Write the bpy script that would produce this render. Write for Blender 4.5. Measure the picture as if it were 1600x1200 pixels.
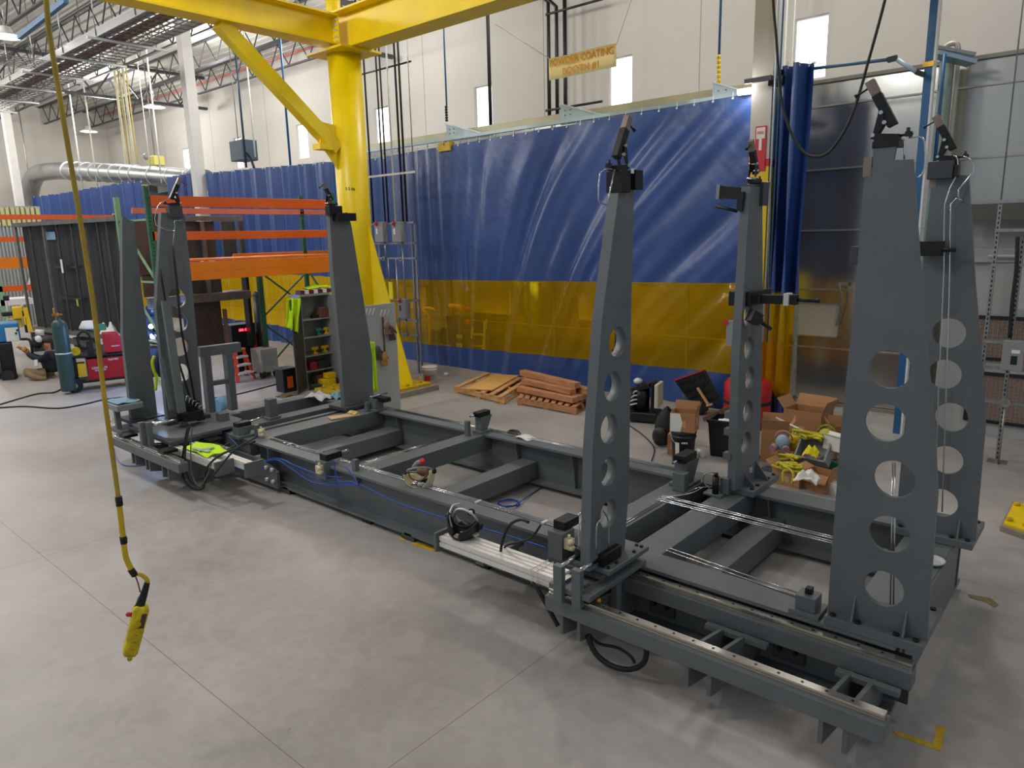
import bpy, bmesh, math, random
from mathutils import Vector, Matrix
from mathutils.geometry import tessellate_polygon
random.seed(7)
for o in list(bpy.data.objects): bpy.data.objects.remove(o)
SC = bpy.context.scene
COL = SC.collection
# ---------------------------------------------------------------- camera
CAM_H = 2.8; FPX = 1117.5
RX = Vector((0.75556004, 0.65464355, -0.02389217))
RD = Vector((0.11495169, -0.16840182, -0.97899282))
RF = Vector((-0.64491482, 0.73694141, -0.20249007))
cd = bpy.data.cameras.new('camera'); cam = bpy.data.objects.new('camera', cd); COL.objects.link(cam)
cd.sensor_width = 36.0; cd.lens = FPX/1600*36.0; cd.clip_end = 200
rot = Matrix((RX, -RD, -RF)).transposed()
cam.matrix_world = Matrix.Translation((0, 0, CAM_H)) @ rot.to_4x4()
SC.camera = cam
# ---------------------------------------------------------------- light
SC.view_settings.view_transform = 'Standard'; SC.view_settings.look = 'None'
SC.view_settings.gamma = 1.0; SC.view_settings.use_curve_mapping = False
SC.view_settings.exposure = 0.0
w = bpy.data.worlds.new('world'); SC.world = w; w.use_nodes = True
w.node_tree.nodes['Background'].inputs[0].default_value = (0.80, 0.88, 1.0, 1)
w.node_tree.nodes['Background'].inputs[1].default_value = 0.42
LAMPS = []
def lamp(name, loc, power, size=0.8, color=(1, .96, .9), target=None):
    l = bpy.data.lights.new(name, 'POINT'); l.shadow_soft_size = size/2; l.energy = power; l.color = color
    o = bpy.data.objects.new(name, l); COL.objects.link(o); o.location = loc
    if target is not None:
        o.rotation_euler = (Vector(target)-Vector(loc)).to_track_quat('-Z', 'Y').to_euler()
    LAMPS.append(o); return o
for lx, ly, pw in ((-3.2, 11.3, 480), (-9.0, 11.35, 430), (-9.5, 2.0, 800), (-6.0, -1.5, 520), (-17, 2.0, 900), (-17, 12.3, 620), (-24, 3, 1000), (-24, 12.3, 800),
                   (-32, 3, 1100), (-32, 12.3, 900), (-38, 7, 900), (2.0, 6.0, 260)):
    lamp("high_bay_light", (lx, ly, 8.1), pw*.72, 0.9, (1, .975, .94))
# ---------------------------------------------------------------- pixel helper: ray through a pixel of the 1600x1200 frame met with a real plane
def P(px, py, z=None, X=None, Y=None):
    d = RX*((px-800)/FPX) + RD*((py-600)/FPX) + RF
    o = Vector((0, 0, CAM_H))
    if z is not None: t = (z-CAM_H)/d.z
    elif X is not None: t = X/d.x
    else: t = Y/d.y
    return o + d*t
# ---------------------------------------------------------------- materials
def lin(h):
    h = h.lstrip('#'); c = [int(h[i:i+2], 16)/255 for i in (0, 2, 4)]
    return tuple((x/12.92 if x <= .04045 else ((x+.055)/1.055)**2.4) for x in c)+(1,)
MATS = {}
def mat(name, col, rough=.5, metal=0.0, noise=0.0, nscale=8.0, bump=0.0, bscale=40.0, emit=0.0, coat=0.0, stretch=(1, 1, 1), col2=None, detail=6):
    if name in MATS: return MATS[name]
    m = bpy.data.materials.new(name); m.use_nodes = True; nt = m.node_tree; b = nt.nodes['Principled BSDF']
    c = lin(col) if isinstance(col, str) else col
    b.inputs['Base Color'].default_value = c; b.inputs['Roughness'].default_value = rough; b.inputs['Metallic'].default_value = metal
    if coat: b.inputs['Coat Weight'].default_value = coat
    if noise or bump or col2:
        tc = nt.nodes.new('ShaderNodeTexCoord'); mp = nt.nodes.new('ShaderNodeMapping'); mp.inputs['Scale'].default_value = stretch
        nt.links.new(tc.outputs['Object'], mp.inputs['Vector'])
    if noise or col2:
        n = nt.nodes.new('ShaderNodeTexNoise'); n.inputs['Scale'].default_value = nscale; n.inputs['Detail'].default_value = detail
        nt.links.new(mp.outputs[0], n.inputs['Vector'])
        r = nt.nodes.new('ShaderNodeValToRGB'); e = r.color_ramp.elements; e[0].position = .3; e[1].position = .7
        if col2: a2 = lin(col2); e[0].color = a2; e[1].color = c
        else:
            e[0].color = tuple(x*(1-noise) for x in c[:3])+(1,); e[1].color = tuple(min(1, x*(1+noise)) for x in c[:3])+(1,)
        nt.links.new(n.outputs['Fac'], r.inputs[0]); nt.links.new(r.outputs[0], b.inputs['Base Color'])
        mr = nt.nodes.new('ShaderNodeMapRange'); mr.inputs['To Min'].default_value = max(.02, rough-.08); mr.inputs['To Max'].default_value = min(1, rough+.1)
        nt.links.new(n.outputs['Fac'], mr.inputs['Value']); nt.links.new(mr.outputs[0], b.inputs['Roughness'])
    if bump:
        n2 = nt.nodes.new('ShaderNodeTexNoise'); n2.inputs['Scale'].default_value = bscale; n2.inputs['Detail'].default_value = 4
        nt.links.new(mp.outputs[0], n2.inputs['Vector'])
        bp = nt.nodes.new('ShaderNodeBump'); bp.inputs['Strength'].default_value = bump; bp.inputs['Distance'].default_value = .02
        nt.links.new(n2.outputs['Fac'], bp.inputs['Height']); nt.links.new(bp.outputs[0], b.inputs['Normal'])
    if emit:
        b.inputs['Emission Color'].default_value = c; b.inputs['Emission Strength'].default_value = emit
    MATS[name] = m; return m
steel = mat('grey_paint', '#64696b', .42, 0, .10, 3, .04, 60)
steel_dark = mat('dark_grey_paint', '#3f4347', .45, 0, .12, 5)
black_iron = mat('black_metal', '#1c1c1d', .4, .3, .2, 20)
black_rub = mat('black_rubber', '#141414', .6)
black_pl = mat('black_plastic', '#17181a', .42, 0, .2, 12)
rail_st = mat('ground_steel', '#c4bfb6', .22, .9)
chrome = mat('bright_steel', '#c9cbcc', .18, 1.0)
alu = mat('aluminium', '#efebe4', .38, .25, .05, 20)
galv = mat('galvanised_steel', '#9da0a0', .38, .75, .15, 15)
conduit_m = mat('conduit_steel', '#a9aaa8', .35, .8)
yellow = mat('crane_yellow', '#f0d000', .38, 0, .07, 2.5)
yellow_dk = mat('worn_yellow', '#c9a800', .5, 0, .25, 14)
white_p = mat('white_paint', '#d9d7d1', .55, 0, .04, 4)
cream = mat('cream_column_paint', '#c9c3b8', .55, 0, .04, 3)
blue_pipe = mat('blue_pipe_paint', '#27608f', .4)
light_blue = mat('pale_blue_steel', '#b9cdd4', .4, .2)
orange = mat('rack_orange', '#e0601c', .45, 0, .06, 3)
orange2 = mat('rack_amber_orange', '#e9800e', .45, 0, .06, 3)
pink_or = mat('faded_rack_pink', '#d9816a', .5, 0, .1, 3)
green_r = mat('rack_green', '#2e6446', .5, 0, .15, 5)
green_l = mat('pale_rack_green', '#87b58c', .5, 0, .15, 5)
raw_steel = mat('raw_dark_steel', '#4a4645', .45, .35, .25, 2.5)
raw_edge = mat('mill_scale_edges', '#77716c', .4, .5, .2, 6)
red = mat('machine_red', '#a51220', .4, 0, .08, 6)
red2 = mat('fuel_red', '#c01c22', .42)
teal_cyl = mat('cylinder_green', '#31504f', .45, 0, .15, 5)
blue_m = mat('machine_blue', '#2b7bb5', .4)
wood = mat('pine_boards', '#dcae72', .7, 0, 0, 3, .1, 30, stretch=(1, 6, 6), col2='#c08a4e')
wood2 = mat('rough_timber', '#c89163', .75, 0, 0, 3, .15, 30, stretch=(1, 6, 6), col2='#a8714a')
card = mat('cardboard', '#a97b52', .8, 0, .1, 5)
card_dk = mat('cardboard_inside', '#8a623f', .85, 0, .1, 5)
tape_m = mat('parcel_tape', '#c79a6e', .4)
paper = mat('paper_white', '#e4e2dc', .7, 0, .03, 10)
hivis = mat('hi_vis_yellow', '#c6f000', .7, 0, .08, 8, .2, 20)
silver_t = mat('reflective_silver', '#cfd4d4', .35, .3)
blue_hose = mat('blue_hose_plastic', '#1f4fae', .35)
lblue_pl = mat('pale_blue_plastic', '#6fa3c4', .5)
red_pl = mat('red_plastic', '#c8202a', .4)
yellow_pl = mat('yellow_plastic', '#e8c214', .4)
green_pl = mat('green_plastic', '#1f7a4a', .45)
grey_pl = mat('grey_plastic', '#8b8e8e', .5)
beige = mat('cream_plastic', '#d9cda8', .4, 0, .05, 6)
leather = mat('brown_leather', '#6d4b3a', .65, 0, .2, 10)
skin_m = mat('skin', '#b98468', .55)
navy = mat('navy_cloth', '#1d2430', .85, 0, .2, 8)
khaki = mat('khaki_cloth', '#8a7656', .85, 0, .15, 8)
tan_glove = mat('tan_leather', '#c08a4a', .75, 0, .15, 12)
tape_yel = mat('floor_tape_yellow', '#c9a31c', .6, 0, .25, 18)
brass = mat('brass', '#c79a3c', .3, .9)
glass_clear = mat('clear_plastic', '#ffffff', .05); glass_clear.node_tree.nodes['Principled BSDF'].inputs['Transmission Weight'].default_value = .95
glass_clear.node_tree.nodes['Principled BSDF'].inputs['IOR'].default_value = 1.2
# ---------------------------------------------------------------- mesh builder
ROOTLOC = {}
class MB:
    def __init__(s): s.bm = bmesh.new(); s.mi = 0
    def geo(s, vs, fs, smooth=False):
        v = [s.bm.verts.new(p) for p in vs]; out = []
        for f in fs:
            try: q = s.bm.faces.new([v[i] for i in f])
            except ValueError: continue
            q.smooth = smooth; q.material_index = s.mi; out.append(q)
        return v
    def box(s, x0, x1, y0, y1, z0, z1):
        if x1 < x0: x0, x1 = x1, x0
        if y1 < y0: y0, y1 = y1, y0
        if z1 < z0: z0, z1 = z1, z0
        s.geo([(x0, y0, z0), (x1, y0, z0), (x1, y1, z0), (x0, y1, z0), (x0, y0, z1), (x1, y0, z1), (x1, y1, z1), (x0, y1, z1)],
              [(0, 3, 2, 1), (4, 5, 6, 7), (0, 1, 5, 4), (1, 2, 6, 5), (2, 3, 7, 6), (3, 0, 4, 7)]); return s
    def bar(s, a, b, w, h, up=(0, 0, 1)):
        a = Vector(a); b = Vector(b); d = (b-a).normalized(); u = Vector(up)
        if abs(d.dot(u)) > .99: u = Vector((0, 1, 0))
        sd = d.cross(u).normalized()*(w/2); u = sd.cross(d).normalized()*(h/2)
        s.geo([a-sd-u, a+sd-u, a+sd+u, a-sd+u, b-sd-u, b+sd-u, b+sd+u, b-sd+u],
              [(0, 3, 2, 1), (4, 5, 6, 7), (0, 1, 5, 4), (1, 2, 6, 5), (2, 3, 7, 6), (3, 0, 4, 7)]); return s
    def cyl(s, a, b, r, r2=None, n=14, caps=True):
        a = Vector(a); b = Vector(b); r2 = r if r2 is None else r2
        d = (b-a).normalized(); u = Vector((0, 0, 1)) if abs(d.z) < .9 else Vector((1, 0, 0))
        e = d.cross(u).normalized(); f = d.cross(e)
        vs = [a+(e*math.cos(t)+f*math.sin(t))*r for t in [2*math.pi*i/n for i in range(n)]]
        vs += [b+(e*math.cos(t)+f*math.sin(t))*r2 for t in [2*math.pi*i/n for i in range(n)]]
        v = s.geo(vs, [(i, (i+1) % n, n+(i+1) % n, n+i) for i in range(n)], True)
        if caps:
            for q in (v[:n][::-1], v[n:]):
                try: g = s.bm.faces.new(q); g.material_index = s.mi
                except ValueError: pass
        return s
    def tube(s, pts, r, n=8, sm=4, closed=False):
        p = [Vector(q) for q in pts]
        if sm > 1 and len(p) > 2:
            q = []
            m = len(p)
            for i in range(m if closed else m-1):
                p0 = p[(i-1) % m] if (closed or i > 0) else p[0]; p1 = p[i]; p2 = p[(i+1) % m]; p3 = p[(i+2) % m] if (closed or i < m-2) else p[-1]
                for k in range(sm):
                    t = k/sm
                    q.append(.5*((2*p1)+(-p0+p2)*t+(2*p0-5*p1+4*p2-p3)*t*t+(-p0+3*p1-3*p2+p3)*t**3))
            if not closed: q.append(p[-1])
            p = q
        rings = []; ref = None
        for i, c in enumerate(p):
            if closed: d = p[(i+1) % len(p)]-p[i-1]
            else: d = p[min(i+1, len(p)-1)]-p[max(i-1, 0)]
            if d.length < 1e-9: d = Vector((0, 0, 1))
            d.normalize()
            if ref is None: ref = d.orthogonal().normalized()
            ref = (ref-d*ref.dot(d))
            if ref.length < 1e-6: ref = d.orthogonal()
            ref.normalize(); e = d.cross(ref)
            rr = r(i/(len(p)-1)) if callable(r) else r
            rings.append([s.bm.verts.new(c+(ref*math.cos(2*math.pi*k/n)+e*math.sin(2*math.pi*k/n))*rr) for k in range(n)])
        m = len(rings)
        for i in range(m if closed else m-1):
            A = rings[i]; B = rings[(i+1) % m]
            for k in range(n):
                f = s.bm.faces.new((A[k], A[(k+1) % n], B[(k+1) % n], B[k])); f.smooth = True; f.material_index = s.mi
        if not closed:
            for q in (rings[0][::-1], rings[-1]): f = s.bm.faces.new(q); f.material_index = s.mi
        return s
    def prism(s, poly, axis, t0, t1, holes=()):
        # poly: (a,b) pairs in the plane normal to axis ('x': y,z  'y': x,z  'z': x,y)
        def m3(a, b, t): return {'x': (t, a, b), 'y': (a, t, b), 'z': (a, b, t)}[axis]
        loops = [list(poly)]+[list(h) for h in holes]
        tri = tessellate_polygon([[Vector((a, b, 0)) for a, b in l] for l in loops])
        flat = [q for l in loops for q in l]; n = len(flat)
        v = [s.bm.verts.new(m3(a, b, t0)) for a, b in flat]+[s.bm.verts.new(m3(a, b, t1)) for a, b in flat]
        for t in tri:
            for off, rev in ((0, False), (n, True)):
                q = [v[i+off] for i in t]
                try: f = s.bm.faces.new(q[::-1] if rev else q); f.material_index = s.mi
                except ValueError: pass
        k = 0
        for li, l in enumerate(loops):
            for i in range(len(l)):
                a = k+i; b = k+(i+1) % len(l)
                try: f = s.bm.faces.new((v[a], v[b], v[b+n], v[a+n])); f.material_index = s.mi; f.smooth = li > 0
                except ValueError: pass
            k += len(l)
        return s
    def lathe(s, prof, c, n=20):
        c = Vector(c); rings = []
        for r, z in prof: rings.append([s.bm.verts.new(c+Vector((r*math.cos(2*math.pi*k/n), r*math.sin(2*math.pi*k/n), z))) for k in range(n)] if r > 1e-5 else [s.bm.verts.new(c+Vector((0, 0, z)))])
        for A, B in zip(rings, rings[1:]):
            for k in range(n):
                a = A[k % len(A)]; b = A[(k+1) % len(A)]; d = B[k % len(B)]; e = B[(k+1) % len(B)]
                q = [a, b, e, d]; q = [x for i, x in enumerate(q) if x not in q[:i]]
                if len(q) > 2: f = s.bm.faces.new(q); f.smooth = True; f.material_index = s.mi
        for R, rev in ((rings[0], True), (rings[-1], False)):
            if len(R) > 2: f = s.bm.faces.new(R[::-1] if rev else R); f.material_index = s.mi
        return s
    def ball(s, c, r, n=12, m=8):
        if not hasattr(r, '__len__'): r = (r, r, r)
        c = Vector(c); V = []
        for i in range(m+1):
            ph = math.pi*i/m
            V.append([s.bm.verts.new(c+Vector((r[0]*math.sin(ph)*math.cos(2*math.pi*k/n), r[1]*math.sin(ph)*math.sin(2*math.pi*k/n), r[2]*math.cos(ph)))) for k in range(n)] if 0 < i < m else [s.bm.verts.new(c+Vector((0, 0, r[2]*math.cos(ph))))])
        for A, B in zip(V, V[1:]):
            for k in range(n):
                q = [A[k % len(A)], B[k % len(B)], B[(k+1) % len(B)], A[(k+1) % len(A)]]; q = [x for i, x in enumerate(q) if x not in q[:i]]
                if len(q) > 2: f = s.bm.faces.new(q); f.smooth = True; f.material_index = s.mi
        return s
    def sheet(s, fn, nu, nv, smooth=True):
        g = [[s.bm.verts.new(fn(i/nu, j/nv)) for j in range(nv+1)] for i in range(nu+1)]
        for i in range(nu):
            for j in range(nv):
                f = s.bm.faces.new((g[i][j], g[i+1][j], g[i+1][j+1], g[i][j+1])); f.smooth = smooth; f.material_index = s.mi
        return s
    def grid_cells(s, fn): pass
    def build(s, name, m, parent=None, bev=0.0, solid=0.0, sub=0, fix=True):
        if parent is not None:
            r = parent
            while r.parent: r = r.parent
            off = ROOTLOC.get(r.name, Vector((0, 0, 0)))
        else:
            xs = [v.co for v in s.bm.verts]
            off = Vector(((min(c.x for c in xs)+max(c.x for c in xs))/2, (min(c.y for c in xs)+max(c.y for c in xs))/2, min(c.z for c in xs)))
        bmesh.ops.translate(s.bm, verts=s.bm.verts, vec=-off)
        if fix: bmesh.ops.recalc_face_normals(s.bm, faces=s.bm.faces)
        me = bpy.data.meshes.new(name); s.bm.to_mesh(me); s.bm.free()
        for q in (m if isinstance(m, (list, tuple)) else [m]): me.materials.append(q)
        o = bpy.data.objects.new(name, me); COL.objects.link(o)
        if parent is not None: o.parent = parent
        else: o.location = off; ROOTLOC[o.name] = off.copy()
        if solid: q = o.modifiers.new('solid', 'SOLIDIFY'); q.thickness = solid; q.offset = 0
        if bev: q = o.modifiers.new('bevel', 'BEVEL'); q.width = bev; q.segments = 2; q.limit_method = 'ANGLE'; q.angle_limit = math.radians(50)
        if sub: q = o.modifiers.new('sub', 'SUBSURF'); q.levels = sub; q.render_levels = sub
        return o
def thing(name, label, cat, loc, group=None):
    o = bpy.data.objects.new(name, None); COL.objects.link(o); o.empty_display_size = .1
    o.location = Vector(loc); ROOTLOC[o.name] = Vector(loc)
    o['label'] = label; o['category'] = cat
    if group: o['group'] = group
    return o
def tag(o, label, cat, group=None, kind=None):
    o['label'] = label; o['category'] = cat
    if group: o['group'] = group
    if kind: o['kind'] = kind
    return o
def struct(o, label=None):
    o['kind'] = 'structure'
    if label: o['label'] = label
    return o
def kids(o): return [c for c in bpy.data.objects if c.parent == o]
def dup(root, delta, label=None, group=None, rz=None):
    r = root.copy(); COL.objects.link(r); r.location = root.location+Vector(delta); ROOTLOC[r.name] = r.location.copy()
    if rz is not None: r.rotation_euler = (0, 0, rz)
    if label: r['label'] = label
    if group: r['group'] = group
    for ch in kids(root):
        c = ch.copy(); COL.objects.link(c); c.parent = r
        for g in kids(ch): d = g.copy(); COL.objects.link(d); d.parent = c
    return r
def text(name, body, m, parent, org, ux, uy, width, depth=.004, height=None):
    cu = bpy.data.curves.new(name, 'FONT'); cu.body = body; cu.align_x = 'CENTER'; cu.align_y = 'CENTER'; cu.extrude = .02; cu.offset = .012; cu.resolution_u = 3
    t = bpy.data.objects.new(name, cu); COL.objects.link(t)
    me = bpy.data.meshes.new_from_object(t.evaluated_get(bpy.context.evaluated_depsgraph_get()))
    bpy.data.objects.remove(t)
    ux = Vector(ux).normalized(); uy = Vector(uy).normalized(); nz = ux.cross(uy)
    xs = [v.co.x for v in me.vertices]; ys = [v.co.y for v in me.vertices]
    sc = width/max(1e-6, max(xs)-min(xs)); sy = height/(max(ys)-min(ys)) if height else sc
    cx = (max(xs)+min(xs))/2; cy = (max(ys)+min(ys))/2
    r = parent
    while r.parent: r = r.parent
    off = ROOTLOC.get(r.name, Vector((0, 0, 0)))
    for v in me.vertices: v.co = Vector(org)-off+ux*(v.co.x-cx)*sc+uy*(v.co.y-cy)*sy+nz*(depth*(1 if v.co.z > 0 else 0))
    me.materials.clear(); me.materials.append(m)
    o = bpy.data.objects.new(name, me); COL.objects.link(o); o.parent = parent
    return o
def circ(a, b, r, n=24, r2=None): return [(a+r*math.cos(2*math.pi*i/n), b+(r2 or r)*math.sin(2*math.pi*i/n)) for i in range(n)]
# ================================================================ setting
def floor_mat():
    m = bpy.data.materials.new('polished_concrete'); m.use_nodes = True; nt = m.node_tree; b = nt.nodes['Principled BSDF']; N = nt.nodes.new; L = nt.links.new
    tc = N('ShaderNodeTexCoord')
    n1 = N('ShaderNodeTexNoise'); n1.inputs['Scale'].default_value = .55; n1.inputs['Detail'].default_value = 8; n1.inputs['Roughness'].default_value = .6
    n2 = N('ShaderNodeTexNoise'); n2.inputs['Scale'].default_value = 6; n2.inputs['Detail'].default_value = 8; n2.inputs['Distortion'].default_value = 1.2
    n3 = N('ShaderNodeTexNoise'); n3.inputs['Scale'].default_value = 2.0; n3.inputs['Detail'].default_value = 10; n3.inputs['Roughness'].default_value = .75
    for n in (n1, n2, n3): L(tc.outputs['Object'], n.inputs['Vector'])
    r1 = N('ShaderNodeValToRGB'); r1.color_ramp.elements[0].position = .3; r1.color_ramp.elements[0].color = lin('#9a9591'); r1.color_ramp.elements[1].position = .7; r1.color_ramp.elements[1].color = lin('#b6b1ad')
    L(n1.outputs['Fac'], r1.inputs[0])
    r2 = N('ShaderNodeValToRGB'); r2.color_ramp.elements[0].position = .35; r2.color_ramp.elements[0].color = (.82, .82, .82, 1); r2.color_ramp.elements[1].position = .62; r2.color_ramp.elements[1].color = (1, 1, 1, 1)
    L(n2.outputs['Fac'], r2.inputs[0])
    mx = N('ShaderNodeMix'); mx.data_type = 'RGBA'; mx.blend_type = 'MULTIPLY'; mx.inputs['Factor'].default_value = .6
    L(r1.outputs[0], mx.inputs['A']); L(r2.outputs[0], mx.inputs['B'])
    # scuffs / scratches: small dark marks
    r3 = N('ShaderNodeValToRGB'); r3.color_ramp.elements[0].position = .27; r3.color_ramp.elements[0].color = (.45, .43, .42, 1); r3.color_ramp.elements[1].position = .33; r3.color_ramp.elements[1].color = (1, 1, 1, 1)
    L(n3.outputs['Fac'], r3.inputs[0])
    mx2 = N('ShaderNodeMix'); mx2.data_type = 'RGBA'; mx2.blend_type = 'MULTIPLY'; mx2.inputs['Factor'].default_value = .8
    L(mx.outputs['Result'], mx2.inputs['A']); L(r3.outputs[0], mx2.inputs['B'])
    # saw cut joints every 4.6 m
    sx = N('ShaderNodeSeparateXYZ'); L(tc.outputs['Object'], sx.inputs[0]); outs = []
    for ax, off in (('X', 4.16), ('Y', -1.37)):
        a = N('ShaderNodeMath'); a.operation = 'ADD'; a.inputs[1].default_value = off; L(sx.outputs[ax], a.inputs[0])
        q = N('ShaderNodeMath'); q.operation = 'PINGPONG'; q.inputs[1].default_value = 2.3; L(a.outputs[0], q.inputs[0])
        c = N('ShaderNodeMath'); c.operation = 'LESS_THAN'; c.inputs[1].default_value = .0025; L(q.outputs[0], c.inputs[0]); outs.append(c)
    mxx = N('ShaderNodeMath'); mxx.operation = 'MAXIMUM'; L(outs[0].outputs[0], mxx.inputs[0]); L(outs[1].outputs[0], mxx.inputs[1])
    mx3 = N('ShaderNodeMix'); mx3.data_type = 'RGBA'; mx3.inputs['B'].default_value = lin('#726b66'); L(mxx.outputs[0], mx3.inputs['Factor']); L(mx2.outputs['Result'], mx3.inputs['A'])
    L(mx3.outputs['Result'], b.inputs['Base Color'])
    mr = N('ShaderNodeMapRange'); mr.inputs['To Min'].default_value = .32; mr.inputs['To Max'].default_value = .62; L(n2.outputs['Fac'], mr.inputs['Value']); L(mr.outputs[0], b.inputs['Roughness'])
    b.inputs['Specular IOR Level'].default_value = .4
    return m
m = MB(); m.box(-42, 8, -6, 16, -.2, 0); f = struct(m.build('floor', floor_mat()))
WY = 16.0; WXL = -42.0; CZ = 9.6
WINS = [(-6.0, -5.3), (-10.57, -9.88), (-15.2, -14.5), (-19.8, -19.06), (-24.4, -23.7), (-29.05, -28.4), (-33.75, -33.05)]
wallm = mat('tilt_up_wall_paint', '#b7b3ab', .8, 0, .04, .6)
m = MB(); holes = [[(a, 5.82), (b, 5.82), (b, 7.05), (a, 7.05)] for a, b in WINS]
m.prism([(WXL, 0), (8, 0), (8, 10.2), (WXL, 10.2)], 'y', WY, WY+.25, holes); struct(m.build('wall_back', wallm))
m = MB()
for x in (-40, -35.4, -30.8, -26.4, -21.9, -17.3, -12.6, -8.1, -3.4, 1.2): m.box(x-.008, x+.008, WY-.004, WY, 0, 9.6)
struct(m.build('trim_1', mat('joint_sealant', '#8f8b84', .8)))
m = MB(); m.box(WXL-.25, WXL, -6, WY+.25, 0, 10.2); struct(m.build('wall_left', wallm))
winm = mat('daylight_pane', (.93, .97, 1.0, 1), .3, emit=3.2)
for i, (a, b) in enumerate(WINS):
    m = MB(); fr = MB()
    for x0, x1, z0, z1 in ((a, a+.04, 5.82, 7.05), (b-.04, b, 5.82, 7.05), (a+.04, b-.04, 5.82, 5.86), (a+.04, b-.04, 7.01, 7.05)): fr.box(x0, x1, WY+.08, WY+.14, z0, z1)
    fo = struct(fr.build('window_%d' % (i+1), white_p)); m.box(a+.04, b-.04, WY+.10, WY+.12, 5.86, 7.01); m.build('pane', winm, fo)
# ceiling deck with ribs
deck = mat('white_roof_deck', '#b4b1aa', .7, 0, .05, 2)
m = MB(); m.box(WXL, 8, -6, WY, CZ, CZ+.1)
for k in range(60): y = -6+k*.37; m.box(WXL, 8, y, y+.05, CZ-.04, CZ)
struct(m.build('ceiling', deck))
# open web joists along X, girders along Y
joist_m = mat('joist_primer_grey', '#3c3d40', .6)
def joist(y, x0, x1, zt, dep, pitch=.75):
    m = MB(); m.box(x0, x1, y-.05, y+.05, zt-.05, zt); m.box(x0+.5, x1-.5, y-.05, y+.05, zt-dep, zt-dep+.05)
    x = x0+.5; up = True
    while x < x1-.6:
        a = (x, y, zt-.05) if up else (x, y, zt-dep+.05); b = (x+pitch, y, zt-dep+.05) if up else (x+pitch, y, zt-.05)
        m.bar(a, b, .03, .03); x += pitch; up = not up
    return m
for k, y in enumerate((1.0, 3.0, 5.0, 7.0, 9.0, 11.0, 13.0, 15.0)):
    for bi, (x0, x1) in enumerate(((-41.9, -30.3), (-30.1, -18.3), (-18.1, -6.5))):
        if (x0 > -20 and y > 9): continue
        where = ('nearest the camera side', 'second from the camera side', 'third from the camera side', 'fourth from the camera side', 'fourth from the back wall', 'third from the back wall', 'second from the back wall', 'closest to the back wall')[k]
        tag(joist(y, x0, x1, CZ-.04, .85, .6).build('roof_joist', joist_m), 'open-web roof joist of the %s bay, the one %s' % (('far', 'middle', 'near')[bi], where), 'roof joist', 'open-web joists under the roof deck')
for x in (-30.2, -18.2):
    m = MB()
    for z in (CZ-.1, CZ-1.3): m.box(x-.08, x+.08, -5.5, 15.6, z-.05, z+.05)
    y = -5.5; up = True
    while y < 15: m.bar((x, y, CZ-.15 if up else CZ-1.25), (x, y+.8, CZ-1.25 if up else CZ-.15), .05, .05); y += .8; up = not up
    tag(m.build('roof_girder', joist_m), 'dark truss girder %s' % ('crossing the far end of the hall' if x < -25 else 'crossing above the white columns'), 'girder', 'truss girders')
# sprinkler main in red oxide along the wall
m = MB(); m.cyl((-41.5, 15.6, 9.35), (-20, 15.6, 9.35), .04); tag(m.build('sprinkler_pipe', mat('red_oxide', '#b9695c', .6)), 'thin dull red sprinkler pipe along the top of the back wall', 'pipe')
# white building columns
def column(px, py, w, z1, label, X=None):
    pass
def sqcol(x, y, w, z1, label, m_=cream):
    m = MB(); m.box(x-w/2, x+w/2, y-w/2, y+w/2, 0, z1); return m.build('column', m_, bev=.01)
for (x, y, lb) in ((P(20, 250, Y=10.3).x, 10.3, 'pale square column at the far left edge of the view'), (-21.35, 10.55, 'pale square column behind the blue curtain, left of the yellow crane post')):
    o = sqcol(x, y, .30, 9.0, lb, white_p); tag(o, lb, 'column')
# yellow tape marks, stains on floor
def mark(poly, name, label, m_, cat='floor tape'):
    m = MB(); m.prism(poly, 'z', .001, .003); return tag(m.build(name, m_), label, cat)
def fl(px, py): p = P(px, py, z=0); return (p.x, p.y)
c0 = P(1478, 1135, z=0); c1 = P(1470, 1172, z=0); c2 = P(1398, 1143, z=0)
mark([fl(1396, 1141), fl(1458, 1163), fl(1464, 1134), fl(1478, 1137), fl(1470, 1174), fl(1400, 1149)], 'floor_tape', 'yellow L-shaped tape mark on the floor by the rail ends at lower right', tape_yel)
mark([fl(648, 846), fl(690, 858), fl(684, 864), fl(642, 850)], 'floor_tape', 'yellow tape strip on the floor below the front beam near mid frame', tape_yel)
mark([fl(625, 839), fl(635, 842), fl(631, 845), fl(622, 842)], 'floor_tape', 'short yellow tape stub by the small floor foot', tape_yel)
mark([fl(1512, 929), fl(1548, 935), fl(1560, 945), fl(1554, 950), fl(1540, 941), fl(1515, 934)], 'glue_mark', 'brown ragged mark on the floor right of the frame corner', mat('brown_residue', '#7a6a4a', .7, 0, .3, 30), 'stain')
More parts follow.
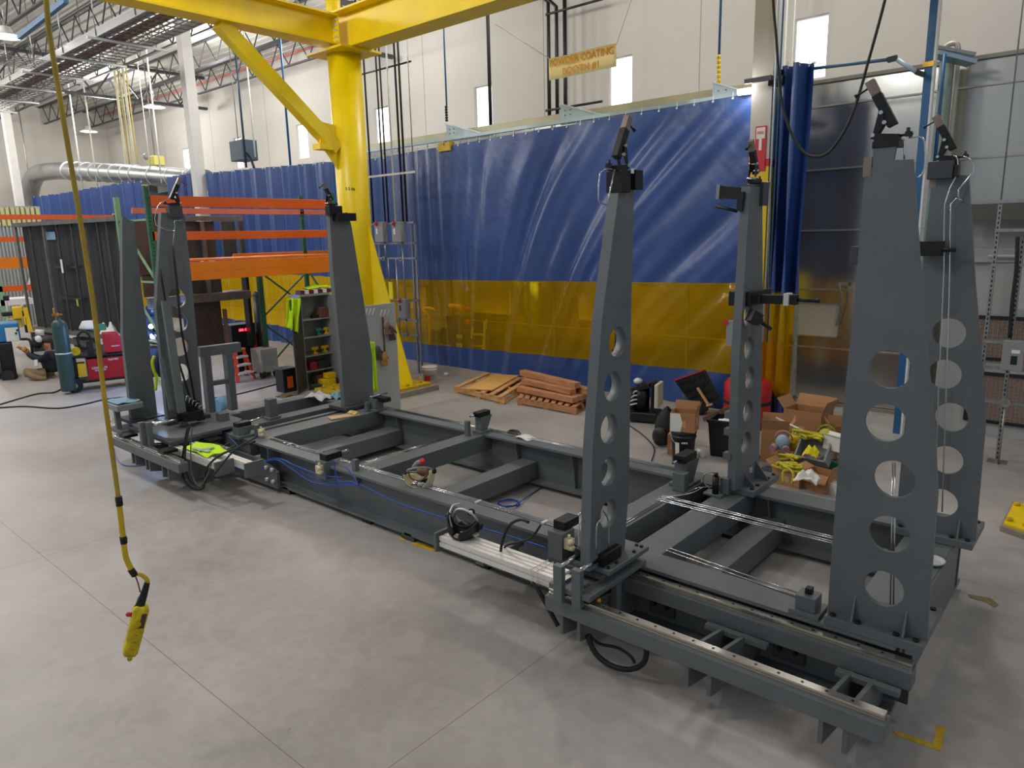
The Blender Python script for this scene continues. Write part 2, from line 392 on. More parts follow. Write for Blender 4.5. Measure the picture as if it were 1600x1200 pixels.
# ================================================================ metal booth behind the curtain
def booth_mat():
    m = bpy.data.materials.new('brushed_galvanised_panel'); m.use_nodes = True; nt = m.node_tree; b = nt.nodes['Principled BSDF']
    tc = nt.nodes.new('ShaderNodeTexCoord'); mp = nt.nodes.new('ShaderNodeMapping'); mp.inputs['Scale'].default_value = (.6, .6, .6)
    n = nt.nodes.new('ShaderNodeTexNoise'); n.inputs['Scale'].default_value = 1.6; n.inputs['Detail'].default_value = 3
    nt.links.new(tc.outputs['Object'], mp.inputs[0]); nt.links.new(mp.outputs[0], n.inputs['Vector'])
    r = nt.nodes.new('ShaderNodeMapRange'); r.inputs['To Min'].default_value = .14; r.inputs['To Max'].default_value = .26; nt.links.new(n.outputs['Fac'], r.inputs['Value']); nt.links.new(r.outputs[0], b.inputs['Roughness'])
    b.inputs['Base Color'].default_value = lin('#b7b7b1'); b.inputs['Metallic'].default_value = .85
    bp = nt.nodes.new('ShaderNodeBump'); bp.inputs['Strength'].default_value = .02; bp.inputs['Distance'].default_value = .1; nt.links.new(n.outputs['Fac'], bp.inputs['Height']); nt.links.new(bp.outputs[0], b.inputs['Normal'])
    return m
bm_ = booth_mat(); seam = mat('booth_seam_flange', '#a9a49a', .4, .5); BY = 11.85
booth = thing('powder_coating_booth', 'tall brushed metal booth wall with horizontal seams behind the blue curtain', 'booth', (-6, BY, 0))
m = MB(); m.box(-15.5, 1.4, BY, BY+.08, 0, 4.95); m.build('wall_panels', bm_, booth)
ZS = (.92, 1.85, 2.77, 3.69, 4.62)
m = MB()
for z in ZS: m.box(-15.5, 1.4, BY-.03, BY, z-.012, z+.012)
m.build('horizontal_seams', seam, booth)
m = MB()
for x in (-15.4, -12.2, -9.15, -6.1, -1.05, 0.9): m.box(x-.012, x+.012, BY-.03, BY, 0, 4.95)
m.build('vertical_seams', seam, booth)
m = MB(); m.box(-15.5, 1.4, BY-.06, BY+.1, 4.95, 5.0); m.build('top_channel', mat('booth_top_trim', '#8d8a80', .5, .3), booth)
m = MB(); m.box(-15.5, 1.4, BY-.08, BY-.035, .0, .05); m.build('floor_track', seam, booth)
# windows in the booth wall (plain white opal panes)
opal = mat('opal_booth_window', '#cfc9bb', .45, 0)
for cx, w0 in ((-3.87, .74), (-8.02, .95), (-10.9, 1.1), (-13.6, 1.05)):
    wd = MB(); z0, z1 = (1.12, 1.62)
    wd.box(cx-w0/2, cx+w0/2, BY-.05, BY-.002, z0, z1); pn = wd.build('opal_panel', opal, booth)
    k = MB(); k.box(cx-w0/2-.02, cx+w0/2+.02, BY-.06, BY-.045, z1, z1+.02); k.box(cx-w0/2-.02, cx+w0/2+.02, BY-.06, BY-.045, z0-.02, z0); k.build('panel_edge', seam, pn)
for cx in (-3.45, -7.45):
    k = MB(); k.tube([(cx-.03, BY-.1, 1.95), (cx-.02, BY-.14, 1.9), (cx+.02, BY-.14, 1.7), (cx-.05, BY-.1, 1.3)], .012, 6); k.box(cx-.06, cx+.08, BY-.12, BY-.03, 1.93, 1.97); k.build('latch_handle', grey_pl, booth)
# open filter bay at the right side of the booth: grilles
fr_b = mat('filter_bay_black', '#17171a', .5); fil = mat('filter_media_brown', '#8b7468', .9, 0, .35, 60)
gw = mat('grey_white_paint', '#a9aaa8', .5, 0, .05, 3)
bay = thing('filter_bay', 'pale grey bay wall with black-framed brown filter grilles behind the right towers', 'filter bay', (-.6, 11.2, 0))
FY = 11.25
m = MB(); m.box(-1.98, 1.6, FY, FY+.1, 0, 3.0); m.build('bay_wall', gw, bay)
m = MB(); m.box(-1.98, 1.6, FY-.5, FY-.02, 3.0, 3.05); m.box(-1.98, 1.6, FY-.5, FY-.45, 2.85, 3.0); m.build('shelf', mat('bay_rail_dark', '#57544f', .5, .2), bay)
m = MB(); m.box(-1.98, 1.6, FY-.08, FY-.02, 2.32, 2.5); m.cyl((-1.5, FY-.14, 2.4), (-.2, FY-.14, 2.4), .022); m.build('ledge', gw, bay)
m = MB(); m.box(-1.1, -.75, FY-.35, FY, 1.75, 2.95); m.build('duct_box', gw, bay)
for x0, x1, z0, z1 in ((-1.6, -.02, 1.03, 1.62), (-1.6, -.02, .18, .87), (-3.0, -1.78, .95, 1.5), (-3.0, -1.78, .15, .75), (.1, 1.5, 1.03, 1.62), (.1, 1.5, .18, .87)):
    if x0 < -2: continue
    k = MB()
    for a, b, c, d in ((x0, x1, z0, z0+.04), (x0, x1, z1-.04, z1), (x0, x0+.04, z0+.04, z1-.04), (x1-.04, x1, z0+.04, z1-.04)): k.box(a, b, FY-.05, FY-.001, c, d)
    g = k.build('grille_frame', fr_b, bay)
    k = MB(); k.box(x0+.04, x1-.04, FY-.02, FY-.003, z0+.04, z1-.04)
    k.build('filter', fil, g)
    k = MB()
    xx = x0+.08
    while xx < x1-.05: k.box(xx, xx+.006, FY-.03, FY-.021, z0+.04, z1-.04); xx += .05
    zz = z0+.08
    while zz < z1-.05: k.box(x0+.04, x1-.04, FY-.031, FY-.022, zz, zz+.005); zz += .05
    k.build('wire_mesh', mat('grille_wire', '#a59b92', .5, .4), g)
# ================================================================ curtains
def curtain_mats():
    blue = bpy.data.materials.new('blue_vinyl'); blue.use_nodes = True; b = blue.node_tree.nodes['Principled BSDF']
    nt = blue.node_tree
    tc = nt.nodes.new('ShaderNodeTexCoord'); n = nt.nodes.new('ShaderNodeTexNoise'); n.inputs['Scale'].default_value = 2.2; n.inputs['Detail'].default_value = 6; nt.links.new(tc.outputs['Object'], n.inputs['Vector'])
    r = nt.nodes.new('ShaderNodeValToRGB'); r.color_ramp.elements[0].color = lin('#24427f'); r.color_ramp.elements[1].color = lin('#30549a'); nt.links.new(n.outputs['Fac'], r.inputs[0]); nt.links.new(r.outputs[0], b.inputs['Base Color'])
    b.inputs['Roughness'].default_value = .36; b.inputs['Specular IOR Level'].default_value = .75; b.inputs['Sheen Weight'].default_value = .0
    n2 = nt.nodes.new('ShaderNodeTexNoise'); n2.inputs['Scale'].default_value = 9; n2.inputs['Detail'].default_value = 5; nt.links.new(tc.outputs['Object'], n2.inputs['Vector'])
    bp = nt.nodes.new('ShaderNodeBump'); bp.inputs['Strength'].default_value = .25; bp.inputs['Distance'].default_value = .02; nt.links.new(n2.outputs['Fac'], bp.inputs['Height']); nt.links.new(bp.outputs[0], b.inputs['Normal'])
    am = bpy.data.materials.new('amber_vinyl'); am.use_nodes = True; nt = am.node_tree; nt.nodes.remove(nt.nodes['Principled BSDF']); out = nt.nodes['Material Output']
    tr = nt.nodes.new('ShaderNodeBsdfTransparent'); tr.inputs[0].default_value = (1.0, .70, .015, 1)
    df = nt.nodes.new('ShaderNodeBsdfDiffuse'); df.inputs[0].default_value = lin('#ffc800')
    gl = nt.nodes.new('ShaderNodeBsdfGlossy'); gl.inputs['Roughness'].default_value = .12; gl.inputs[0].default_value = (1, .95, .8, 1)
    m1 = nt.nodes.new('ShaderNodeMixShader'); m1.inputs[0].default_value = .22; m2 = nt.nodes.new('ShaderNodeMixShader'); fz = nt.nodes.new('ShaderNodeFresnel'); fz.inputs[0].default_value = 1.35
    tc = nt.nodes.new('ShaderNodeTexCoord'); n = nt.nodes.new('ShaderNodeTexNoise'); n.inputs['Scale'].default_value = 3.5; n.inputs['Detail'].default_value = 5; n.inputs['Distortion'].default_value = 1.5; nt.links.new(tc.outputs['Object'], n.inputs['Vector'])
    bp = nt.nodes.new('ShaderNodeBump'); bp.inputs['Strength'].default_value = .5; bp.inputs['Distance'].default_value = .05; nt.links.new(n.outputs['Fac'], bp.inputs['Height'])
    nt.links.new(bp.outputs[0], gl.inputs['Normal']); nt.links.new(bp.outputs[0], fz.inputs['Normal'])
    nt.links.new(tr.outputs[0], m1.inputs[1]); nt.links.new(df.outputs[0], m1.inputs[2]); nt.links.new(fz.outputs[0], m2.inputs[0]); nt.links.new(m1.outputs[0], m2.inputs[1]); nt.links.new(gl.outputs[0], m2.inputs[2]); nt.links.new(m2.outputs[0], out.inputs[0])
    return blue, am
BLUE, AMBER = curtain_mats()
def lerp(a, b, t): return a+(b-a)*t
def sstep(t): t = max(0, min(1, t)); return t*t*(3-2*t)
def curtain(name, label, path, zt, zs1, zs0, fold, nu, amber=True, zb=(.02, .02), group='blue and amber welding curtains'):
    # path: list of xy; zt etc (start,end); fold(s,z,tt)->normal offset
    pts = [Vector((a, b, 0)) for a, b in path]; L = [0]
    for a, b in zip(pts, pts[1:]): L.append(L[-1]+(b-a).length)
    def at(u):
        s = u*L[-1]
        for i in range(len(pts)-1):
            if s <= L[i+1]+1e-9: break
        t = (s-L[i])/(L[i+1]-L[i]); d = (pts[i+1]-pts[i]).normalized(); return pts[i].lerp(pts[i+1], t), Vector((d.y, -d.x, 0)), s
    root = thing(name, label, 'curtain', ((path[0][0]+path[-1][0])/2, (path[0][1]+path[-1][1])/2, 0), group)
    def fn(z0, z1):
        def g(u, v):
            p, n, s = at(u); a = lerp(z0[0], z0[1], u); b = lerp(z1[0], z1[1], u); z = lerp(a, b, v); tp = lerp(zt[0], zt[1], u)
            if z1 is zt: z -= 0
            q = p+n*fold(s, z, z/tp); return Vector((q.x, q.y, z))
        return g
    m = MB(); m.sheet(fn(zs1 if amber else zb, zt), nu, 40); m.build('upper_sheet', BLUE, root, fix=False)
    if amber:
        m = MB(); m.sheet(fn(zs0, zs1), nu, 14); m.build('amber_window_strip', AMBER, root, fix=False)
        m = MB(); m.sheet(fn(zb, zs0), nu, 8); m.build('lower_sheet', BLUE, root, fix=False)
    # grommets along the hem
    m = MB(); k = int(L[-1]/.31)
    for i in range(k+1):
        p, n, s = at(min(1, i/k)); q = p+n*fold(s, lerp(zt[0], zt[1], i/k), 1); z = lerp(zt[0], zt[1], i/k)
        m.cyl(q+Vector((0, -.015, z-.03)), q+Vector((0, .015, z-.03)), .016, n=8); m.bar(q+Vector((0, 0, z-.03)), q+Vector((0, 0, z+.06)), .01, .006)
    m.build('grommet_hooks', silver_t, root)
    return root
random.seed(3)
ph = [random.random()*6.28 for _ in range(12)]
def fold_main(s, z, t):
    # vertical pleats at the left, long smooth drapes fanning down from the upper right corner
    u = s/9.3; k = 1.15*sstep((u-.18)*1.35); c = s+k*(4.7-z); r = sstep((u-.15)*2.2)
    bump = lambda x: (math.sin(x)+.35*math.sin(2*x+.6))
    right = .055*bump(c*2.6+ph[0]+.8*math.sin(c*.9))*(.6+.4*math.sin(c*.7+ph[1]))+.030*bump(c*6.3+ph[2]+1.1*math.sin(c*1.3+z*.3))*(.55+.45*math.sin(s*1.9+z+ph[5]))+.010*math.sin(c*13+ph[3]+2*math.sin(c*2))
    left = .040*bump(s*15+ph[6]+1.3*math.sin(s*2.1+z*.25))*(.55+.45*math.sin(s*3.1+ph[7]+z*.4))+.05*math.sin(s*2.3+ph[8]+z*.2)
    d = lerp(left, right, r)+.004*math.sin(s*21+z*17)*math.sin(z*9+s*5)
    return d*lerp(.35, 1, sstep((1-t)*6))*lerp(.6, 1, sstep(t*4))
curtain('welding_curtain', 'wide blue curtain with an amber see-through band, right of the yellow crane post', [(-14.2, 10.95), (-4.45, 10.48)], (4.62, 4.72), (1.86, 2.02), (.40, .62), fold_main, 240)
def fold_left(s, z, t):
    return .07*math.sin(s*8.2+.6*math.sin(s*1.7)+ph[6]+.25*math.sin(z*1.3))*lerp(.75, 1, t)+.03*math.sin(s*17+ph[7])+.03*math.sin(s*2.1+z*.4)
curtain('welding_curtain', 'blue curtain with an amber band between the white column and the yellow crane post', [(-21.2, 10.75), (-14.2, 10.95)], (4.85, 4.66), (2.0, 1.86), (.55, .40), fold_left, 200)
curtain('welding_curtain', 'short pleated blue curtain piece left of the white column behind the racks', [(-23.4, 10.6), (-21.9, 10.7)], (4.86, 4.9), (2.0, 2.0), (.55, .5), lambda s, z, t: .1*math.sin(s*17)+.02*math.sin(s*31), 70)
def fold_far(s, z, t): return .13*math.sin(s*6.2+.5*math.sin(s*1.1))+.03*math.sin(s*15)
curtain('welding_curtain', 'far blue pleated curtain above the dark steel panels at left', [(-37.5, 10.9), (-33, 11.0), (-29.6, 10.8), (-26.6, 10.7), (-26.3, 11.0)], (5.0, 4.95), (2, 2), (.5, .5), fold_far, 260)
# bunched end beside the column (two short returns), leaves a gap with dark shadow
curtain('welding_curtain', 'bunched blue and amber curtain end hanging right of the striped column', [(-4.42, 10.66), (-4.02, 10.70), (-3.97, 10.3), (-3.86, 10.6), (-3.78, 10.2), (-3.70, 10.55), (-3.60, 10.3)], (4.98, 4.98), (1.92, 1.88), (.42, .40), lambda s, z, t: .035*math.sin(s*9+z*.8)*lerp(1.6, 1, t), 90)
# curtain track with white grommet strip and hangers
m = MB(); m.box(-14.2, -4.5, 10.72, 10.79, 4.74, 4.80); tk = thing('curtain_track', 'pale green-white steel track carrying the wide blue curtain', 'curtain track', (-9.4, 10.75, 4.7))
m.build('rail', light_blue, tk); m = MB()
for i in range(20): x = -14+i*.48; m.cyl((x, 10.75, 4.66), (x, 10.75, 4.76), .012, n=6)
m.build('trolleys', silver_t, tk)
m = MB(); m.box(-14.2, -4.5, 11.1, 11.2, 4.86, 4.98); m.build('rear_beam', mat('pale_cream_steel', '#d8d3b0', .45, .1), tk)
# steel gusset brackets standing over the track
def gusset(px, label, Y=10.9, lx=1.25, z0=4.74, hz=.36):
    c = P(px[0], px[1], Y=Y); T = thing('booth_roof_bracket', label, 'bracket', (c.x, Y, z0), 'pale steel brackets above the curtain')
    m = MB(); m.prism([(c.x, z0), (c.x+lx, z0), (c.x, z0+hz)], 'y', Y, Y+.02); m.build('plate', light_blue, T)
    m = MB(); m.bar((c.x, Y, z0+hz), (c.x+lx, Y, z0+.01), .09, .02); m.build('flange', silver_t, T)
    m = MB()
    for a in (.1, .22):
        for b in (.08, .16, .24):
            if b < hz*(1-a/lx)-.03: m.cyl((c.x+a, Y-.012, z0+b), (c.x+a, Y, z0+b), .014, n=8)
    m.build('bolts', grey_pl, T); return T
gusset((697, 200), 'pale triangular bracket above the curtain, the left one by the thin blue drop pipe')
gusset((876, 180), 'pale triangular bracket above the curtain under the three black pipes', lx=1.1)
gusset((1113, 150), 'pale triangular bracket at the curtain end by the striped column', lx=.75, hz=.3)
m = MB(); m.box(-11.3, -10.95, 10.76, 10.9, 4.55, 4.72); tag(m.build('yellow_clamp', yellow_pl), 'small yellow clamp block under the left curtain bracket', 'clamp')
# striped column
cx, cy, cw = -4.26, 10.44, .29
colr = thing('striped_column', 'cream column with red and yellow bands and a FIRE sign at the curtain end', 'column', (cx, cy, 0))
m = MB(); m.box(cx-cw/2, cx+cw/2, cy-cw/2, cy+cw/2, 3.78, 9.6); m.build('upper_shaft', cream, colr)
m = MB(); m.box(cx-cw/2-.004, cx+cw/2+.004, cy-cw/2-.004, cy+cw/2+.004, 3.68, 3.78); m.build('red_band', red_pl, colr)
m = MB(); m.box(cx-cw/2, cx+cw/2, cy-cw/2, cy+cw/2, 0, 3.68); m.build('yellow_shaft', yellow_pl, colr)
sg = thing('fire_sign', 'red and white FIRE sign with arrow high on the striped column', 'sign', (cx-.02, cy-.17, 3.9))
a = P(1181, 198, Y=cy-.16); b = P(1195, 262, Y=cy-.16)
m = MB(); m.box(a.x, b.x, cy-.165, cy-.155, 3.62, a.z); m.build('sign_board', red_pl, sg)
m = MB(); m.box(a.x+.015, b.x-.015, cy-.17, cy-.1655, a.z-.17, a.z-.02); m.prism([((a.x+b.x)/2-.02, 3.9), ((a.x+b.x)/2+.02, 3.9), ((a.x+b.x)/2+.02, a.z-.17), ((a.x+b.x)/2-.02, a.z-.17)], 'y', cy-.17, cy-.1655)
m.build('arrow_panel', paper, sg); text('lettering', 'FIRE', red_pl, sg, ((a.x+b.x)/2, cy-.171, a.z-.09), (1, 0, 0), (0, 0, 1), (b.x-a.x)*.6, .002)

# machines seen through the amber band
am_t = thing('pipe_stand', 'bent yellow pipe stand seen through the amber band near the conduit stand', 'pipe stand', P(672, 545, Y=11.45))
m = MB(); m.tube([P(671, 575, Y=11.4), P(671, 500, Y=11.4), P(667, 488, Y=11.4), P(660, 485, Y=11.4), P(668, 481, Y=11.4), P(680, 484, Y=11.4)], .03, 8, 3); m.build('bent_pipe', yellow_pl, am_t); m = MB(); q = P(675, 560, Y=11.4); m.box(q.x-.15, q.x+.25, 11.3, 11.5, 0, .05); m.build('foot', black_iron, am_t)
am_e = thing('engine_cart', 'dark engine cart with labels seen through the amber band', 'engine cart', P(718, 560, Y=11.4)); a = P(706, 515, Y=11.3); b = P(728, 560, Y=11.3)
m = MB(); m.box(a.x, b.x, 11.25, 11.6, 0.0, a.z); m.build('cabinet', black_pl, am_e)
for y0_, y1_ in ((522, 529), (536, 544)): u = P(713, y0_, Y=11.24); v = P(722, y1_, Y=11.24); m = MB(); m.box(u.x, v.x, 11.235, 11.249, v.z, u.z); m.build('label_plate', paper, am_e)
m = MB(); q = P(714, 500, Y=11.4); m.box(q.x-.2, q.x+.25, 11.25, 11.6, a.z, q.z+.1); m.build('engine', black_iron, am_e); m = MB(); m.cyl((q.x-.1, 11.3, q.z+.3), (q.x+.3, 11.3, q.z+.3), .08, n=12); m.build('tank', yellow_dk, am_e)
m = MB(); u = P(696, 525, Y=11.3); m.cyl((u.x, 11.28, u.z), (u.x, 11.36, u.z), .2, n=20); m.build('pulley', black_iron, am_e)
for z in (483, 503): m = MB(); u = P(730, z, Y=11.3); m.ball(u, .06); m.build('red_cap', red_pl, am_e)
m = MB(); m.tube([P(700, 500, Y=11.3), P(700, 508, Y=11.3), P(708, 510, Y=11.3), P(716, 509, Y=11.3)], .03, 8, 3); m.build('exhaust_pipe', yellow_pl, am_e)
am_l = thing('step_ladder', 'pale step ladder seen through the amber band', 'ladder', P(742, 560, Y=11.5))
for a, b in (((730, 575), (738, 512)), ((750, 578), (760, 500)), ((756, 575), (757, 502))): m = MB(); m.bar(P(*a, Y=11.5), P(*b, Y=11.5), .04, .03); m.build('rail', silver_t, am_l)
for y_ in (522, 540, 560): m = MB(); m.bar(P(736-(y_-522)*.12, y_, Y=11.5), P(757-(y_-522)*.12, y_+1, Y=11.5), .08, .03); m.build('tread', silver_t, am_l)
# ================================================================ yellow crane
CX, CY = -10.8, 8.15
cr = thing('crane_structure', 'big yellow crane post with overhead beams and knee brace', 'crane', (CX, CY, 0))
m = MB(); m.cyl((CX, CY, .05), (CX, CY, 5.92), .285, n=40); m.build('post', yellow, cr)
m = MB(); m.box(CX-.42, CX+1.0, CY-.85, CY+.75, .1, .15); m.build('base_plate', yellow_dk, cr, bev=.004)
m = MB(); m.box(CX-.5, CX+1.1, CY-.95, CY+.85, .0, .1); m.build('grout_pad', mat('grout', '#8f8674', .9, 0, .15, 8), cr)
m = MB()
for a in (-.3, 0, .5, .85):
    for b in (-.72, .62): m.cyl((CX+a, CY+b, .15), (CX+a, CY+b, .2), .03, n=6); m.cyl((CX+a, CY+b, .2), (CX+a, CY+b, .26), .014, n=8)
for b in (-.3, .25): m.cyl((CX+.9, CY+b, .15), (CX+.9, CY+b, .2), .03, n=6)
m.build('anchor_bolts', yellow_dk, cr)
for ang, L_, H_ in ((.35, 1.0, 3.1), (.35+math.pi/2, .7, 2.6)):
    d = Vector((math.cos(ang), math.sin(ang), 0)); n_ = Vector((-d.y, d.x, 0))*.015; c0 = Vector((CX, CY, 0))
    pr_ = [c0+d*.27+Vector((0, 0, .15)), c0+d*L_+Vector((0, 0, .15)), c0+d*L_+Vector((0, 0, .2)), c0+d*.27+Vector((0, 0, H_))]
    m = MB(); m.geo([p-n_ for p in pr_]+[p+n_ for p in pr_], [(3, 2, 1, 0), (4, 5, 6, 7)]+[(i, (i+1) % 4, 4+(i+1) % 4, 4+i) for i in range(4)]); m.build('gusset_fin', yellow, cr)
m = MB(); m.box(CX-.5, CX+.5, CY-.42, CY+.42, 5.92, 5.96); m.build('cap_plate', yellow, cr, bev=.003)
def ibeam_x(m, x0, x1, y, z0, z1, w, tf=.03, tw=.02):
    m.box(x0, x1, y-w/2, y+w/2, z1-tf, z1); m.box(x0, x1, y-w/2, y+w/2, z0, z0+tf); m.box(x0, x1, y-tw/2, y+tw/2, z0+tf, z1-tf)
def ibeam_y(m, y0, y1, x, z0, z1, w, tf=.03, tw=.02):
    m.box(x-w/2, x+w/2, y0, y1, z1-tf, z1); m.box(x-w/2, x+w/2, y0, y1, z0, z0+tf); m.box(x-tw/2, x+tw/2, y0, y1, z0+tf, z1-tf)
m = MB(); ibeam_x(m, CX-.1, CX+8.2, CY, 5.96, 6.58, .42); m.build('runway_beam', yellow, cr)
m = MB(); ibeam_y(m, CY-6.5, CY-.22, CX+.02, 6.02, 6.5, .36); m.build('cross_beam', yellow, cr)
m = MB(); m.box(CX-.02-.3, CX+.2, CY-.225, CY-.21, 6.0, 6.5); m.build('end_plate', yellow, cr)
m = MB()
for z in (6.08, 6.16, 6.26, 6.34, 6.42):
    m.cyl((CX+.1, CY-.25, z), (CX+.1, CY-.2, z), .018, n=6); m.cyl((CX+.16, CY-.25, z), (CX+.16, CY-.2, z), .018, n=6)
m.build('beam_bolts', silver_t, cr)
m = MB(); m.cyl((CX-.35, CY+.1, 5.96), (CX-.35, CY+.1, 7.4), .13, n=16); m.build('upper_stub', yellow, cr)
m = MB(); a = Vector((CX, CY-.3, 4.35)); b = Vector((CX, CY-2.25, 6.02)); m.bar(a, b, .2, .22); m.build('knee_brace', yellow, cr, bev=.01)
m = MB(); m.prism([(CY-.28, 4.0), (CY-.28, 4.75), (CY-.62, 4.78), (CY-.62, 4.42)], 'x', CX-.012, CX+.012); m.box(CX-.11, CX+.11, CY-.7, CY-.45, 4.32, 4.42); m.build('brace_plate', yellow, cr)
p = P(527, 294, X=CX+.27)
text('painted_mark', '5 5 kg', black_pl, cr, (CX+.2, CY-.21, p.z), (.7, .7, 0), (0, 0, 1), .16, .001)
# hoist pendant on its yellow cable
pb = P(205, 985, z=.80); px_, py_ = pb.x, pb.y
pen = thing('crane_pendant', 'yellow crane pendant control hanging on a long yellow cable at left front', 'pendant control', (px_, py_, .72))
def pp(px, py): # points on the vertical plane through the cable, facing the camera
    n = Vector((px_, py_, 0)).normalized(); d = RX*((px-800)/FPX)+RD*((py-600)/FPX)+RF; o = Vector((0, 0, CAM_H)); t = (Vector((px_, py_, 0))-o).dot(n)/d.dot(n); return o+d*t
top = pp(72, -60); up_ = [pp(72, -200), pp(72, 0), pp(90, 130), pp(118, 300), pp(145, 470), pp(163, 620), pp(177, 720), pp(186, 785)]
m = MB(); m.tube([up_[0]+Vector((0, 0, 3.2))]+up_, .0115, 10, 3); m.build('dirty_cable', mat('grimy_yellow_cable', '#b89a2a', .5, 0, .45, 2.5, .3, 60), pen)
m = MB(); m.tube([pp(186, 785), pp(190, 820), pp(193, 845), pp(197, 872), pp(207, 893)], .014, 10, 4); m.build('cable', mat('yellow_cable', '#d8b418', .45, 0, .12, 8), pen)
m = MB()
for a, b in (((185, 776), (187, 790)), ((192, 838), (194, 849)), ((204, 889), (211, 899))): m.cyl(pp(*a), pp(*b), .017, n=12)
m.cyl(pp(194, 842), pp(199, 842), .006, n=8)
m.build('tape_wrap', black_rub, pen)
m = MB(); m.tube([pp(210, 897), pp(220, 898), pp(229, 905), pp(231, 912)], .011, 8, 4); m.build('tail_cable', mat('yellow_cable', '#d8b418', .45), pen)
m = MB(); m.tube([pp(211, 899), pp(216, 912), pp(219, 925)], .004, 6, 3); m.build('strain_wire', leather, pen)
m = MB(); m.tube([pp(230, 910), pp(226, 925), pp(221, 940), pp(217, 950)], lambda t: .014+.012*t, 12, 3); m.cyl(pp(216, 936), pp(224, 938), .018, n=10); m.build('strain_boot', black_rub, pen)
hA, hB = pp(222, 945), pp(202, 1024); dv = (hB-hA).normalized(); sd = Vector((px_, py_, 0)).normalized(); wd = dv.cross(sd).normalized()
m = MB()
for k in (0,):
    R = [hA+dv*.0, hA+dv*.02, hA+dv*(hB-hA).length*.93, hB]; W = [(.030, .028), (.038, .034), (.036, .033), (.026, .026)]
    vs = []
    for c, (a, b) in zip(R, W): vs += [c-wd*a-sd*b, c+wd*a-sd*b, c+wd*a+sd*b, c-wd*a+sd*b]
    fs = [(3, 2, 1, 0), (12, 13, 14, 15)]
    for i in range(3):
        for j in range(4): fs.append((4*i+j, 4*i+(j+1) % 4, 4*i+4+(j+1) % 4, 4*i+4+j))
    m.geo(vs, fs)
m.build('housing', mat('scuffed_yellow_housing', '#d6bc0c', .45, 0, .4, 16, .1, 40), pen, bev=.008)
m = MB()
for i in range(6): c = hA+dv*(.09+i*.038)-sd*.036; m.cyl(c, c-sd*.008, .013, n=14)
m.build('buttons', yellow_dk, pen)
m = MB(); c = hA+dv*.055-wd*.036; m.cyl(c, c-wd*.016, .012, n=14); m.ball(c-wd*.018, .013); m.build('emergency_stop', red_pl, pen)
m = MB(); c = hA+dv*.085+wd*.018-sd*.0352
m.geo([c+wd*.012-dv*.05, c-wd*.012-dv*.05, c-wd*.012+dv*.03, c+wd*.012+dv*.03], [(0, 1, 2, 3)]); m.build('worn_label', mat('label_black_grime', '#4c3f1c', .6), pen)
# hanging sign
sg = thing('hanging_sign', 'yellow POWDER COATING BOOTH #1 banner hanging from strings', 'sign', (-6.75, 9.5, 5.19))
sy = 9.5
m = MB(); m.sheet(lambda u, v: Vector((-7.38+1.25*u, sy+.02*math.sin(u*6), 5.19+.32*v)), 20, 2); 
m.build('banner', mat('backlit_banner_yellow', '#ffe9a0', .45, 0, .03, 1), sg, solid=.004)  # base colour brightened to stand for light coming through the vinyl
letm = mat('banner_lettering', '#dc9a08', .5)
text('lettering_top', 'POWDER COATING', letm, sg, (-6.755, sy-.03, 5.425), (1, 0, 0), (0, 0, 1), 1.17, .003, .105)
text('lettering_bottom', 'BOOTH #1', letm, sg, (-6.76, sy-.03, 5.27), (1, 0, 0), (0, 0, 1), .66, .003, .105)
m = MB(); m.tube([(-7.36, sy, 5.5), (-8.3, sy-.2, 6.15)], .006, 5, 1); m.tube([(-6.13, sy, 5.5), (-5.5, sy, 6.9), (-5.3, sy, 8)], .004, 5, 1); m.build('string', cream, sg)
# ================================================================ welding fixture: base frame
def each(name, m_, parent, build, deltas, bev=0):
    mb = MB(); build(mb); o = mb.build(name, m_, parent, bev=bev); out = [o]
    for d in deltas:
        c = o.copy(); COL.objects.link(c); c.parent = parent; c.location = Vector(d); out.append(c)
    return out
fr = thing('fixture_frame', 'long dark grey welded steel base frame lying on the floor', 'welding fixture', (-4.5, 5.1, 0))
B = .003
XR, XL = -.79, -7.74
def rail_beam(name, x0, x1, y0, y1):
    m = MB(); yc = (y0+y1)/2
    m.box(x0, x1, y0, y1, .475, .5); m.box(x0, x1, y0, y1, .05, .075); m.box(x0, x1, yc-.01, yc+.01, .075, .475); return m.build(name, steel, fr)
rail_beam('front_beam', XL, XR, 4.10, 4.35)
rail_beam('rear_beam', -9.42, XR, 5.94, 6.20)
m = MB(); m.box(-9.42, XL-.01, 4.10, 4.35, .3, .5); m.build('front_beam_extension', steel, fr)
def cross(name, x0, x1, z0=.3, z1=.498, y0=4.24, y1=6.05):
    m = MB(); m.box(x0, x1, y0, y1, z0, z1); return m.build(name, steel, fr, bev=.006)
for x0, x1 in ((-9.42, -9.24), (-8.63, -8.40), (-7.95, -7.67), (-5.88, -5.65), (-3.12, -2.87), (-2.64, -2.40), (-1.12, -.80)): cross('cross_beam', x0, x1)
for x0, x1 in ((-8.28, -8.2), (-8.12, -8.04)): cross('cross_channel', x0, x1, .36, .47)
for x0, x1 in ((-7.56, -7.28), (-5.16, -4.94), (-3.02, -2.80), (-2.33, -2.12)): cross('low_cross_beam', x0, x1, .08, .28)
cross('end_plate', XR-.012, XR+.004, .06, .495, 4.36, 5.93)
# vertical web stiffeners inside and outside
for x in (-7.3, -5.2, -4.4, -2.95, -2.25):
    m = MB(); m.prism([(6.05, .48), (5.95, .48), (6.0, .3), (6.02, .08), (6.06, .08)], 'x', x, x+.012); m.build('web_stiffener', steel, fr)
for x in (-7.35,):
    m = MB(); m.box(x, x+.02, 4.09, 4.22, .075, .475); m.build('web_stiffener', steel, fr)
